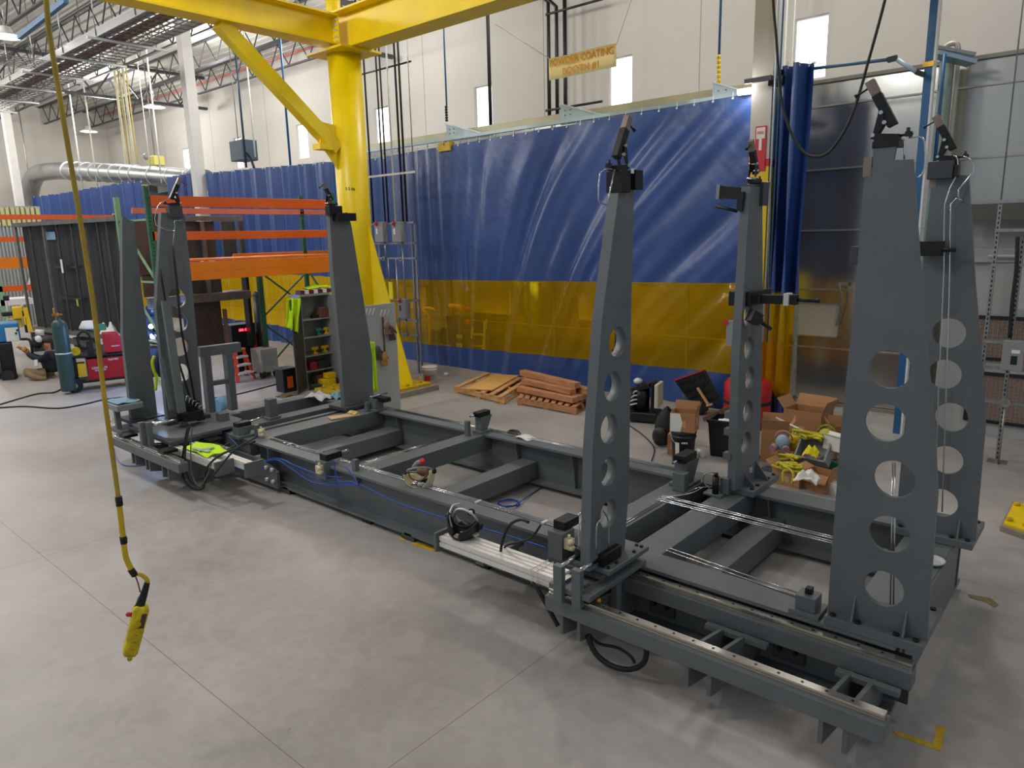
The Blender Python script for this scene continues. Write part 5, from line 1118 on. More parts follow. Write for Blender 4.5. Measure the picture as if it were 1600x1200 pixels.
# red fuel tank pair behind the rear tower
def drum(label, c, r, h, m_, m2):
    T = thing('red_fuel_drum', label, 'fuel drum', c, 'red drums'); c = Vector(c)
    m = MB(); m.lathe([(.001, 0), (r, .0), (r, h*.25), (r*1.02, h*.27), (r, h*.3), (r, h*.66), (r*1.02, h*.68), (r, h*.72), (r, h*.9), (r*.85, h), (.03, h*1.02), (.001, h*1.02)], c, 28); m.build('drum_body', m_, T)
    m = MB(); m.cyl(c+Vector((r*.4, 0, h)), c+Vector((r*.4, 0, h+.09)), .035, n=12); m.build('filler_cap', m2, T)
    m = MB(); m.lathe([(r*1.005, h*.5), (r*1.03, h*.51), (r*1.03, h*.56), (r*1.005, h*.57)], c, 28); m.build('black_strap', black_rub, T)
    return T
c = P(1167, 640, Y=9.88); c.z = 0; drum('red plastic drum with a cap behind the rear perforated tower', c, .33, P(1167, 592, Y=9.88).z, red2, mat('faded_red', '#c05048', .5))
hose('yellow hose standing up from the red drum beside the rear tower', [c+Vector((-.2, -.1, .62))]+PY([(1144, 595), (1146, 560), (1148, 540)], c.y-.2), .02, yellow_pl)
ds = thing('switch_box', 'grey disconnect switch with a red lever behind the rear tower', 'switch box', P(1144, 540, Y=9.9))
a = P(1139, 500, Y=9.9); b = P(1152, 540, Y=9.9); m = MB(); m.box(a.x, b.x, 9.82, 9.92, b.z, a.z); m.build('enclosure', grey_pl, ds, bev=.005)
m = MB(); q = P(1136, 503, Y=9.86); m.cyl((q.x, 9.8, q.z), (q.x, 9.87, q.z), .035, n=10); m.build('red_lever', red_pl, ds)
m = MB(); m.cyl((b.x-.05, 9.87, 0), (b.x-.05, 9.87, b.z), .02, n=8); m.build('conduit', white_p, ds)
# the pile right of the rear tower
carton('tall cardboard box right behind the rear tower foot', P(1192, 722, z=0)+Vector((.06, .2, 0)), .32, .30, .42, .35, flaps=((0, 1.2), (1, 1.1), (2, 1.3)))
carton('large open cardboard box at the back of the pile', P(1236, 712, z=0)+Vector((.0, .55, 0)), .50, .36, .50, -.1, flaps=((1, 1.2), (2, 1.0), (3, .9)))
T, W = carton('brown cardboard box with white flap at the right of the pile', P(1298, 722, z=0)+Vector((.08, .25, 0)), .36, .32, .36, .5, flaps=((0, .9), (3, 1.2), (2, 1.4)))
carton('flat cardboard box under the grey crate', P(1262, 728, z=0)+Vector((0, .2, 0)), .7, .4, .15, .15, flaps=((0, .2),))
carton('open front cardboard box full of yellow straps', P(1228, 760, z=0)+Vector((0, .13, 0)), .32, .24, .19, -.12, flaps=((1, -.5), (3, .6)))
carton('front cardboard box holding a white paper bag', P(1272, 768, z=0)+Vector((.02, .13, 0)), .30, .24, .20, -.2, flaps=((1, 1.2), (3, .3), (0, -.9)))
carton('small white carton at the front right of the pile', P(1296, 772, z=0)+Vector((.02, .06, 0)), .16, .13, .12, -.3, m_=paper, open_=False, tape=False)
carton('white printed sheet carton leaning on the right box', P(1292, 715, z=.34)+Vector((.0, .32, 0)), .30, .08, .16, -.4, m_=paper, flaps=((0, .8), (2, 1.0)), tape=False)
cr_ = thing('grey_crate', 'tilted grey plastic crate with a yellow cloth inside', 'crate', P(1264, 728, z=.16))
q = P(1264, 728, z=.16)+Vector((0, .18, 0)); R = Matrix.Rotation(-.1, 3, 'Z') @ Matrix.Rotation(.9, 3, 'X')
def W(x, y, z): return q+Vector((0, 0, .14))+R @ Vector((x, y, z))
m = MB()
for a, b in (((-.17, -.14, 0), (.17, -.14, 0)), ((-.17, .14, 0), (.17, .14, 0)), ((-.17, -.14, 0), (-.17, .14, 0)), ((.17, -.14, 0), (.17, .14, 0))): m.bar(W(*a), W(*b), .02, .16, R @ Vector((0, 0, 1)))
m.bar(W(0, -.14, -.07), W(0, .14, -.07), .32, .01, R @ Vector((0, 0, 1))); m.build('crate_tub', grey_pl, cr_)
crumple('yellow_cloth', 'bright yellow cloth stuffed in the grey crate', 'cloth', q+Vector((0, -.12, .1)), (.08, .07, .16), mat('bright_yellow_cloth', '#e8d800', .7), 21)
crumple('paper_bag', 'white paper bag sticking out of the front right box', 'paper bag', P(1262, 752, z=.18), (.12, .08, .16), paper, 22)
def mask(label, c, m1, m2):
    T = thing('respirator', label, 'respirator', c, 'respirators in the pile'); c = Vector(c)
    m = MB(); m.ball(c+Vector((0, 0, .09)), (.085, .075, .10)); m.build('face_piece', m1, T)
    m = MB(); m.cyl(c+Vector((.06, -.06, .04)), c+Vector((.08, -.11, .03)), .045, n=14); m.cyl(c+Vector((-.06, -.06, .04)), c+Vector((-.08, -.11, .03)), .045, n=14); m.build('filters', m2, T)
    m = MB(); m.tube([c+Vector((.1*math.cos(t), .04, .12+.1*math.sin(t))) for t in [i*math.pi/6 for i in range(7)]], .012, 6, 2); m.build('strap', m2, T); return T
mask('grey and pink half-mask respirator on top of the pile', P(1217, 706, z=.25)+Vector((0, .1, 0)), mat('pale_blue_visor', '#8fa9b8', .2), mat('pink_grey_rubber', '#a87880', .5))
mask('yellow hooped respirator hood beside the pink mask', P(1238, 702, z=.25)+Vector((0, .1, 0)), yellow_pl, mat('olive_strap', '#8a8a2a', .7))
mask('second yellow respirator at the back of the grey crate', P(1280, 700, z=.30)+Vector((0, .2, 0)), mat('dull_yellow', '#b5b034', .6), mat('olive_strap', '#8a8a2a', .7))
for i, (x, y, s_) in enumerate(((1222, 735, 31), (1236, 737, 32), (1230, 722, 33), (1250, 684, 34), (1266, 690, 36))):
    c = P(x, y, z=(.19, .19, .2, .45, .42)[i])+Vector((0, .08, 0)); rr = random.Random(s_); k = MB()
    for q_ in range(3):
        pts = [c+Vector((rr.uniform(-.13, .13), rr.uniform(-.07, .07), rr.uniform(0, .07))) for _ in range(6)]
        if i in (0, 1) and q_ == 0: pts += [c+Vector((.05, -.17, .03)), c+Vector((.06, -.19, -.1))]
        k.tube(pts, .015, 4, 5)
    tag(k.build('yellow_strap', mat('strap_yellow_olive', '#c2b72a', .75, 0, .3, 12)), ['yellow lifting strap hanging over the left front box', 'yellow lifting strap heaped in the left front box', 'olive webbing heap under the masks', 'yellow harness on top of the grey crate', 'yellow harness end near the right box'][i], 'strap')
m = MB(); m.cyl(P(1213, 653, Y=8.6), P(1268, 680, Y=8.35), .014, n=10); tag(m.build('metal_rod', silver_t), 'silver metal rod lying across the cardboard boxes', 'rod')
gb = thing('green_bin', 'green plastic bin at the right edge of the pile', 'bin', P(1297, 742, z=0))
q = P(1297, 744, z=0)+Vector((.03, .14, 0)); m = MB(); m.box(q.x-.16, q.x+.16, q.y-.12, q.y+.12, 0, .02)
for x0, x1, y0, y1 in ((-.16, .16, -.12, -.11), (-.16, .16, .11, .12), (-.16, -.15, -.11, .11), (.15, .16, -.11, .11)): m.box(q.x+x0, q.x+x1, q.y+y0, q.y+y1, .02, .17)
m.build('bin_tub', green_pl, gb, bev=.003)
for z in (.06, .12): k = MB(); k.box(q.x-.165, q.x+.165, q.y-.125, q.y-.1205, z, z+.012); k.build('bin_rib', green_pl, gb)
crumple('grey_parts', 'grey metal parts heaped in the green bin', 'metal parts', q+Vector((0, 0, .14)), (.12, .09, .08), steel, 41)
crumple('black_bag', 'black bag squashed at the foot of the rear tower', 'bag', P(1200, 745, z=0)+Vector((.05, .1, 0)), (.18, .12, .14), black_pl, 42)
# yellow base plate at right edge
a, b, c_, d_ = [P(x, y, z=.05) for x, y in ((1563, 822), (1605, 836), (1640, 800), (1583, 782))]
yb = thing('column_base_plate', 'yellow steel base plate on a grout pad at the right edge of the view', 'base plate', (a+c_)/2)
m = MB(); m.prism([(p.x, p.y) for p in (a, b, c_, d_)], 'z', 0, .05); m.build('grout_pad', mat('grout', '#8f8674', .9, 0, .15, 8), yb)
ctr = (a+b+c_+d_)/4; m = MB(); m.prism([((p.x-ctr.x)*.86+ctr.x, (p.y-ctr.y)*.86+ctr.y) for p in (a, b, c_, d_)], 'z', .05, .07); m.build('steel_plate', yellow, yb)
for f in (a, b, d_): q = ctr.lerp(f, .6); m = MB(); m.cyl((q.x, q.y, .07), (q.x, q.y, .10), .03, n=6); m.build('anchor_nut', yellow_dk, yb)
# ================================================================ background left
def D(px, py, w_):  # point at distance w_ along the view axis through a pixel (used once to place far things)
    d = RX*((px-800)/FPX)+RD*((py-600)/FPX)+RF; return Vector((0, 0, CAM_H))+d*w_
def PX(a, b, X): return P(a, b, X=X)
# pallet rack running towards the curtain
RK = -12.0; RB = -13.2
rk = thing('pallet_rack', 'orange beam pallet rack with green uprights behind the left towers', 'pallet rack', (RK, 6.8, 0))
def rbeam(a, b, h_px, X, m_, nm='load_beam', dep=.05, lip=True):
    p = PX(*a, X); q = PX(*b, X); s = PX(a[0], a[1]+h_px, X); h = abs(p.z-s.z); z = (p.z+q.z)/2-h/2
    m = MB(); m.box(X-dep, X, p.y, q.y, z-h/2, z+h/2); m.box(X-dep-.03, X-dep, p.y, q.y, z-h/2, z+h/2-.04) if lip else None
    return m.build(nm, m_, rk, bev=.003)
rbeam((233, 307), (517, 311), 17, RK, orange); rbeam((238, 361), (517, 360), 14, RK, orange); rbeam((294, 405), (519, 404), 16, RK, orange2); rbeam((296, 421), (519, 418), 13, RK, orange2)
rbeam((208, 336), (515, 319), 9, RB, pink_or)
p = PX(294, 403, RK); q = PX(519, 401, RK); m = MB(); m.box(RK-1.15, RK-.08, p.y, q.y, p.z-.06, p.z-.03); m.build('shelf_deck', orange2, rk)
rbeam((365, 392), (515, 395), 10, RB, orange2)
def upright(a, b, X, label=None, w_=.08, brace=True):
    p = PX(*a, X); y = p.y; m = MB(); h = p.z
    hs = []; z = .1
    m.box(X-.06, X, y-w_/2, y-.012, 0, h); m.box(X-.06, X, y+.012, y+w_/2, 0, h)
    z = 0
    while z < h: m.box(X-.06, X, y-.012, y+.012, z, min(h, z+.03)); z += .06
    return m.build('upright', green_r, rk)
upright((228, 290), None, RK); upright((470, 306), None, RB)
m = MB(); y0 = PX(228, 290, RK).y
for z0, z1 in ((.2, 1.2), (1.2, 2.2), (2.2, 3.2)): m.bar((RK-.03, y0, z0), (RB, y0, z1), .03, .03); m.bar((RB, y0, z1), (RK-.03, y0, z1), .03, .03)
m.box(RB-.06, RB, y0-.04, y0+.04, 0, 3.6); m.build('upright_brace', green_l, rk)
m = MB(); y1 = PX(512, 306, RK).y+.1
for z0, z1 in ((.2, 1.3), (1.3, 2.4)): m.bar((RK-.1, y1, z0), (RB, y1, z1), .03, .03)
m.box(RK-.08, RK, y1-.05, y1+.05, 0, 3.7); m.build('upright', green_r, rk)
u2 = thing('rack_upright', 'green rack upright with cross braces left of the tool cabinet', 'rack upright', P(420, 586, z=0))
q = P(420, 586, z=0); m = MB(); m.box(q.x-.05, q.x+.03, q.y-.05, q.y+.05, 0, 2.3); m.build('post', green_r, u2)
m = MB(); a = q+Vector((0, 0, .15)); b = q+Vector((-.1, 1.2, 1.1)); m.bar(a, b, .03, .03); m.bar(q+Vector((0, 0, 1.1)), q+Vector((-.1, 1.2, .15)), .03, .03); m.bar(q+Vector((0, 0, 1.25)), q+Vector((-.1, 1.3, 2.2)), .03, .03); m.bar(q+Vector((0, 0, 2.2)), q+Vector((-.1, 1.3, 1.25)), .03, .03); m.box(q.x-.15, q.x-.1, q.y+1.2, q.y+1.26, 0, 2.3); m.build('braces', green_r, u2)
# raw steel enclosure standing on/behind the rack
SX = -14.0
se = thing('steel_enclosure', 'dark brown raw steel frame enclosure behind the perforated left tower', 'steel frame', (SX, 7.1, 0))
def sbox(a, b, X, dep, nm, m_):
    p = PX(*a, X); q = PX(*b, X); m = MB(); m.box(X-dep, X, p.y, q.y, q.z, p.z); return m.build(nm, m_, se, bev=.004)
sbox((262, 337), (380, 345), SX, .12, 'top_rail', raw_edge); sbox((373, 346), (385, 403), SX, .1, 'corner_post', raw_steel); sbox((289, 346), (340, 403), SX-.1, .05, 'side_panel', raw_steel); sbox((319, 346), (326, 460), SX+.03, .06, 'mid_post', raw_edge)
sbox((205, 345), (262, 430), SX-.1, .05, 'side_panel', mat('rust_brown_panel', '#5a4a48', .6, .2, .2, 3)); sbox((222, 430), (262, 462), SX-.1, .05, 'side_panel', mat('rust_brown_panel', '#5a4a48', .6, .2, .2, 3))
sbox((345, 346), (372, 403), SX-1.2, .05, 'rear_panel', raw_steel); sbox((296, 436), (348, 460), SX-.1, .05, 'side_panel', raw_steel)
sbox((296, 461), (393, 466), SX+.1, .5, 'cross_rail', raw_edge); sbox((300, 466), (352, 545), SX-.05, .05, 'lower_panel', mat('rusty_dark_panel', '#4a403a', .6, .3, .3, 4)); sbox((384, 432), (399, 540), SX+.02, .2, 'thick_post', black_iron)
sbox((350, 483), (361, 546), SX+.06, .08, 'brown_leg', mat('brown_leg_paint', '#7c5f4e', .6)); sbox((232, 466), (290, 478), SX-.3, .1, 'cross_rail', raw_edge)
m = MB(); q = PX(402, 470, -14.6); m.cyl((q.x, q.y, .2), (q.x, q.y, q.z+.1), .1, n=16); m.ball((q.x, q.y, q.z+.1), (.1, .1, .12)); tag(m.build('gas_cylinder', mat('dark_bottle', '#272b2b', .4)), 'black gas cylinder with a pale cap left of the tool cabinet', 'gas cylinder')
# tool cabinet
c0 = P(482, 607, z=0); CXx = c0.x; y0 = c0.y; zt_ = PX(482, 463, CXx).z
tc2 = thing('tool_cabinet', 'grey open steel tool cabinet with shelves full of tools', 'cabinet', (CXx-.2, y0+.4, 0))
W_ = .62; Dp = .36
m = MB(); m.box(CXx-Dp, CXx, y0-.02, y0, 0, zt_); m.box(CXx-Dp, CXx, y0+W_, y0+W_+.02, 0, zt_); m.box(CXx-Dp, CXx-Dp+.02, y0, y0+W_, 0, zt_); m.box(CXx-Dp, CXx, y0-.02, y0+W_+.02, zt_, zt_+.04); m.build('carcass', mat('cabinet_grey', '#8f959a', .45, .1), tc2)
zs = [PX(485, v, CXx).z for v in (499, 527, 556, 580, 604)]
for z in zs: m = MB(); m.box(CXx-Dp+.02, CXx-.01, y0, y0+W_, z-.02, z); m.build('shelf', mat('shelf_grey', '#a9adb0', .45, .2), tc2)
e = P(461, 616, z=0); m = MB(); m.bar(Vector((CXx, y0-.03, zt_/2)), Vector((e.x+.1, e.y, zt_/2)), .025, zt_-.02, (0, 0, 1)); m.build('open_door', mat('cabinet_door_dark', '#4b4a48', .4, .3, .15, 5), tc2)
m = MB(); m.box(CXx+.0, CXx+.45, y0+W_+.0, y0+W_+.02, 0, zt_); m.build('perforated_door', mat('cabinet_grey', '#70757a', .45), tc2)
def small(name, label, cat, px, py, z, col_, s=(.06, .09, .05), X=None, kind='box'):
    q = PX(px, py, (CXx-.12) if X is None else X); 
    if z is None: z = q.z
    m = MB()
    if kind == 'drill':
        m.cyl((q.x, q.y-s[1], z+.11), (q.x, q.y+s[1], z+.11), .035, n=10); m.box(q.x-.02, q.x+.02, q.y-.02, q.y+.02, z+.03, z+.1); m.box(q.x-.04, q.x+.04, q.y-.04, q.y+.05, z, z+.035)
    else: m.box(q.x-s[0], q.x+s[0], q.y-s[1], q.y+s[1], z, z+s[2]*2)
    return tag(m.build(name, col_, bev=.008), label, cat)
small('tool_bag', 'brown tool bag on the top cabinet shelf', 'tool bag', 505, 495, zs[0], leather, (.08, .13, .1)); small('angle_grinder', 'black grinder beside the brown bag on the top shelf', 'grinder', 492, 497, zs[0], black_pl, (.05, .07, .03))
small('power_tool', 'teal power tool on the second cabinet shelf', 'power tool', 498, 523, zs[1], mat('teal_plastic', '#2f9a90', .4), (.05, .07, .04), kind='drill'); small('power_tool', 'yellow tool next to the teal one on the second shelf', 'power tool', 510, 523, zs[1], yellow_pl, kind='drill', s=(.05, .06, .04))
small('cordless_drill', 'left yellow cordless drill on the third cabinet shelf', 'drill', 492, 551, zs[2], yellow_pl, kind='drill', s=(.05, .08, .04)); small('cordless_drill', 'right yellow cordless drill on the third cabinet shelf', 'drill', 508, 552, zs[2], yellow_pl, kind='drill', s=(.05, .08, .04))
small('tool_box', 'red and grey tool case on the fourth cabinet shelf', 'tool box', 487, 575, zs[3], mat('case_red', '#9c2336', .5), (.08, .08, .08)); small('tool_box', 'dark case beside the red one on the fourth shelf', 'tool box', 503, 576, zs[3], mat('case_dark', '#30383a', .5), (.08, .13, .08))
small('wooden_block', 'brown wooden block on the bottom of the cabinet', 'block', 500, 596, zs[4], mat('brown_block', '#7b5434', .7), (.1, .12, .09)); small('tool_box', 'stacked yellow cases at the cabinet foot, lower one', 'tool box', 512, 608, 0.02, yellow_pl, (.1, .14, .07), X=CXx+.15); small('tool_box', 'upper yellow case at the cabinet foot', 'tool box', 516, 598, .17, yellow_pl, (.08, .1, .05), X=CXx+.15)
small('parts_box', 'green and white box at the foot of the cabinet', 'box', 495, 606, .0, mat('dark_green_box', '#1f4a3c', .5), (.1, .1, .05), X=CXx+.25)
m = MB(); q = PX(470, 460, CXx)
random.seed(5)
for i in range(9):
    yy = y0+.02+i*.1; m.mi = i % 2; m.box(CXx-.2, CXx-.03, yy, yy+.085, zt_+.042, zt_+.115)
tag(m.build('flap_disc_row', [mat('maroon_box', '#5e2238', .5), paper]), 'row of small maroon and white boxes along the cabinet top', 'boxes', kind='stuff')
crumple('safety_vest', 'hi-vis yellow vest folded on top of the tool cabinet', 'vest', Vector((CXx-.25, y0+.55, zt_+.12)), (.12, .3, .09), hivis, 51)
def cloth_hang(name, label, cat, quad, m_, seed=1, amp=.03):
    rnd = random.Random(seed); a = rnd.random()*6; T = thing(name, label, cat, quad[3])
    m = MB(); nrm = (quad[1]-quad[0]).cross(quad[3]-quad[0]).normalized()
    def f(u, v): p = quad[0].lerp(quad[1], u).lerp(quad[3].lerp(quad[2], u), v); return p+nrm*amp*math.sin(u*11+a+v*2)*(.4+v)+nrm*amp*.4*math.sin(u*23+v*7)
    m.sheet(f, 20, 16); m.build('cloth', m_, T, solid=.006); return T
q = [PX(448, 466, CXx+.35), PX(468, 466, CXx+.3), PX(464, 520, CXx+.3), PX(450, 512, CXx+.35)]
cv = cloth_hang('safety_vest', 'hi-vis yellow vest hanging on the open cabinet door', 'vest', q, hivis, 2, .04)
# trash bin by the cabinet
c = P(458, 610, z=0)+Vector((-.05, -.1, 0)); tb = thing('trash_bin', 'dark bin with an orange label at the left foot of the cabinet', 'bin', c)
m = MB(); m.box(c.x-.14, c.x+.14, c.y-.14, c.y+.14, 0, .42); m.box(c.x-.16, c.x+.16, c.y-.16, c.y+.16, .42, .46); m.build('tub', black_pl, tb, bev=.01); m = MB(); m.box(c.x+.1405, c.x+.143, c.y-.06, c.y+.06, .08, .3); m.build('orange_label', orange, tb)
crumple('tan_cloth', 'olive cloth on the floor below the cabinet door', 'cloth', P(450, 618, z=0), (.12, .2, .06), mat('olive_cloth', '#6a6246', .8), 55)
# grey steel sheet leaning with gloves and vest
gx = P(612, 646, z=0); GX = gx.x
gs = thing('steel_sheet', 'tall light grey steel door panel with work gloves, in front of the crane post', 'panel', (GX, gx.y-.3, 0))
a = PX(569, 478, GX); b = PX(616, 481, GX); m = MB(); m.box(GX-.04, GX, a.y-.25, b.y+.02, 0, a.z); m.build('panel', mat('light_grey_panel', '#b4baba', .4, .15, .05, 3), gs, bev=.003)
m = MB(); u = PX(598, 495, GX+.012); w2 = PX(600, 552, GX+.012); m.box(GX+.001, GX+.02, u.y-.01, u.y+.01, w2.z, u.z); m.build('slot_bar', leather, gs)
for i, (x, y) in enumerate(((577, 487), (600, 489))):
    u = PX(x, y, GX); m = MB()
    for dy in (-.07, 0, .07): m.bar((GX+.008, u.y+dy-.02, u.z-.05), (GX+.008, u.y+dy+.03, u.z+.05), .01, .012)
    m.build('white_tally_mark', paper, gs)
for i, (x, y, m_, lb) in enumerate(((604, 508, mat('dusty_glove', '#8f7468', .8), 'dusty brown work glove hung high on the grey panel'), (612, 517, mat('brown_glove', '#5f4338', .8), 'dark brown glove cuff beside the dusty glove'), (590, 548, mat('grey_glove', '#5a5258', .8), 'grey work glove hung low on the grey panel'), (600, 557, tan_glove, 'tan work glove hung low on the grey panel'))):
    T = thing('work_glove', lb, 'glove', PX(x, y+8, GX+.05), 'gloves on the grey panel'); u = PX(x, y, GX+.05)
    m = MB(); m.ball(u, (.035, .06, .08), 10, 8); m.build('palm', m_, T)
    for k in range(4): m = MB(); m.tube([u+Vector((.0, -.045+.03*k, -.06)), u+Vector((.01, -.055+.035*k, -.12)), u+Vector((.02, -.05+.035*k, -.15))], .014, 6, 2); m.build('finger', m_, T)
    m = MB(); m.tube([u+Vector((0, .05, .0)), u+Vector((.01, .09, -.04))], .016, 6, 1); m.build('thumb', m_, T)
q = [PX(577, 534, GX+.12), PX(585, 534, GX+.12), PX(591, 611, GX+.12), PX(582, 612, GX+.12)]
cloth_hang('safety_vest', 'long hi-vis yellow vest hanging beside the grey panel', 'vest', q, hivis, 4, .02)
m = MB(); u = P(600, 640, z=.05); m.box(u.x+.02, u.x+.05, u.y-.35, u.y-.2, .02, .2); tag(m.build('brick_stack', mat('tan_blocks', '#a08a5a', .8, 0, .2, 20)), 'small tan block stack at the foot of the grey panel', 'blocks')
# orange step ladder
l0 = P(372, 598, z=0); l1 = P(398, 592, z=0)
ld = thing('step_ladder', 'small orange step ladder with white treads behind the rest frame', 'ladder', (l0+l1)/2)
tp = PX(383, 545, (l0.x+l1.x)/2); m = MB(); h = tp.z; red_or = mat('ladder_orange', '#e0492c', .45); dv_ = (l1-l0)
A0 = l0+Vector((0, 0, 0)); B0 = l1; A1 = l0.lerp(l1, .22)+Vector((-.15, 0, h)); B1 = l0.lerp(l1, .70)+Vector((-.15, 0, h))
for s_, e_ in ((A0, A1), (B0, B1)): m = MB(); m.bar(s_, e_, .08, .04); m.build('rail', red_or, ld)
for s_, e_ in ((A0+Vector((-.5, .1, 0)), A1), (B0+Vector((-.5, .1, 0)), B1)): m = MB(); m.bar(s_, e_, .04, .025); m.build('rear_leg', red_or, ld)
for t in (.25, .5, .75, .98): m = MB(); m.bar(A0.lerp(A1, t), B0.lerp(B1, t), .14, .035); m.build('tread', paper if t < .9 else mat('yellow_top', '#d8a81c', .5), ld)
for s_, e_ in ((A0.lerp(B0, .5)+Vector((0, 0, .22)), A0), (A0.lerp(B0, .5)+Vector((0, 0, .22)), B0)): m = MB(); m.bar(s_, e_, .02, .015); m.build('foot_brace', paper, ld)
# machines behind the ladder
def machine(name, label, cat, px, py, w_, d_, h, m_, m2=None, wheels=False, z=0.0):
    c = P(px, py, z=z); T = thing(name, label, cat, c); m = MB(); m.box(c.x-d_, c.x, c.y-w_/2, c.y+w_/2, z+(.12 if wheels else .0), z+h); m.build('housing', m_, T, bev=.02)
    m = MB(); m.box(c.x+.001, c.x+.012, c.y-w_*.35, c.y+w_*.35, z+h*.45, z+h*.85); m.build('front_panel', m2 or grey_pl, T)
    if wheels:
        for y in (-w_*.38, w_*.38): k = MB(); k.cyl((c.x-.06, c.y+y-.03, z+.09), (c.x-.06, c.y+y+.03, z+.09), .09, n=16); k.build('wheel', black_rub, T)
    return T
machine('welding_machine', 'grey wheeled welding machine behind the orange ladder', 'welding machine', 424, 590, .40, .4, .62, mat('warm_grey_machine', '#9a9790', .5), grey_pl, True)
led = thing('led_display', 'dark power supply with two glowing red digit windows under the rack', 'power supply', PX(382, 530, -14.3)); u = PX(382, 515, -14.3)
m = MB(); m.box(-14.7, -14.3, u.y-.3, u.y+.25, u.z-.35, u.z+.12); m.build('case', black_pl, led, bev=.01); m = MB(); m.box(-14.66, -14.34, u.y-.25, u.y+.2, 0, u.z-.35); m.build('stand', black_iron, led)
for dy in (-.075, .06): m = MB(); m.box(-14.299, -14.29, u.y+dy-.05, u.y+dy+.05, u.z-.025, u.z+.025); m.build('red_digits', mat('red_led', '#ff2030', .4, emit=9), led)
fe = thing('fire_extinguisher', 'red cylinder standing left of the rack upright by the cabinet', 'extinguisher', P(408, 590, z=0)); c = P(410, 585, z=0)+Vector((-.6, .2, 0))
m = MB(); m.lathe([(.001, 0), (.09, .01), (.09, .5), (.05, .58), (.03, .62), (.001, .62)], c+Vector((0, 0, .25)), 18); m.build('body', red2, fe); m = MB(); m.box(c.x-.09, c.x+.09, c.y-.09, c.y+.09, 0, .25); m.build('stand', black_iron, fe)
hose('black hose lying on the floor from the ladder to the cabinet', [P(x, y, z=.012) for x, y in ((335, 622), (370, 616), (410, 606), (440, 598), (462, 592))], .012, black_rub, 'cable', 'cable')
hose('long black cable curving over the floor at left, upper one', [P(x, y, z=.012) for x, y in ((0, 632), (30, 623), (60, 615), (85, 613), (100, 605))], .014, black_rub, 'cable', 'cable')
hose('long black cable curving over the floor at left, lower one', [P(x, y, z=.012) for x, y in ((0, 637), (40, 635), (90, 638), (130, 632), (165, 624), (205, 620), (235, 619))], .014, black_rub, 'cable', 'cable')
# big dark steel panel with vertical ribs
bp = thing('ribbed_steel_panel', 'big dark ribbed steel panel standing behind the welders at left', 'steel panel', P(120, 520, Y=6.5))
TL, TR, BR, BL = P(34, 350, Y=6.3), P(196, 340, Y=6.95), P(196, 528, Y=6.95), P(60, 512, Y=6.3)
xl, xr = (TL.x+BL.x)/2, TR.x
def pq(u, v, o=0): # u along, v up
    b = Vector((lerp(xl, xr, u), lerp(6.3, 6.95, u), lerp((BL.z+BR.z)/2, (TL.z+TR.z)/2, v))); return b+Vector((-.1, -1, 0)).normalized()*o*-1*-1
m = MB(); m.bar(pq(0, .5, 0), pq(1, .5, 0), .03, TL.z-BL.z, (0, 0, 1)); m.build('back_sheet', mat('dark_mill_sheet', '#3a3a3c', .5, .3, .25, 1.5), bp)
for u, w_ in ((0, .1), (.16, .05), (.30, .08), (.44, .05), (.58, .05), (.70, .08), (.82, .05), (.9, .05), (.985, .07)): m = MB(); m.bar(pq(u, 0, .16), pq(u, 1, .16), .05, w_, (1, 0, 0)); m.bm.free() if False else m.build('rib', raw_edge if u in (0, .30, .70) else raw_steel, bp)
for v in (0.01, .99): m = MB(); m.bar(pq(0, v, .14), pq(1, v, .14), .22, .10); m.build('edge_channel', raw_edge, bp)
for (u, v) in ((.35, .6), (.35, .32)): m = MB(); m.bar(pq(u-.02, v, .08), pq(u+.22, v, .08), .04, .05); m.build('cross_stiffener', raw_steel, bp)
for i, (u, v) in enumerate(((.45, .62),)): m = MB(); m.bar(pq(u, v-.07, .2), pq(u, v+.05, .2), .01, .12, (1, 0, 0)); m.build('paper_tag', paper, bp)
m = MB(); m.bar(pq(.55, .26, .2), pq(.55, .32, .2), .01, .1, (1, 0, 0)); m.build('green_tag', mat('tag_green', '#8ad020', .5), bp)
m = MB(); m.bar(pq(.27, .88, .05), pq(.36, .88, .05), .02, .2); m.build('window_cutout', mat('pale_blue_light', '#8fb4d0', .4), bp)
sw = thing('steel_trestle', 'low steel trestle carrying the ribbed steel panel', 'trestle', P(120, 560, z=0)); m = MB(); zb_ = (BL.z+BR.z)/2
for u in (.05, .5, .95): q = pq(u, 0); m.box(q.x-.05, q.x+.05, q.y-.3, q.y+.3, 0, zb_-.06)
m.box(xl, xr, 6.2, 6.3, zb_-.2, zb_-.08); m.build('trestle_frame', raw_steel, sw)
crumple('white_sheet', 'white plastic sheet bundled on the trestle beside the leftmost tower', 'sheet', pq(.93, .02, .5)+Vector((0, 0, 0)), (.35, .2, .45), paper, 61)
# far left rack with orange beams
lr = thing('pallet_rack', 'pale rack with orange beams at the far left edge behind the steel panel', 'pallet rack', (-22, 5, 0)); LX = -24
def lbeam(a, b, h_px, m_):
    p = PX(*a, LX); q = PX(*b, LX); s = PX(a[0], a[1]+h_px, LX); m = MB(); z = (p.z+q.z)/2; m.box(LX-.06, LX, p.y, q.y, z-abs(p.z-s.z), z); m.build('load_beam', m_, lr)
lbeam((-20, 335), (180, 336), 8, orange); lbeam((-20, 370), (42, 370), 8, orange); lbeam((-20, 403), (46, 401), 18, orange2); lbeam((-20, 447), (52, 446), 9, orange)
m = MB(); p = PX(180, 336, LX)
for yy in (p.y, PX(-18, 340, LX).y): m.box(LX-.1, LX, yy-.05, yy+.05, 0, p.z+.05)
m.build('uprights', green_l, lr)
m = MB(); a = PX(0, 470, LX); b = PX(52, 470, LX); m.box(LX-1, LX, a.y, b.y, a.z-.15, a.z+.02); m.build('shelf', paper, lr)
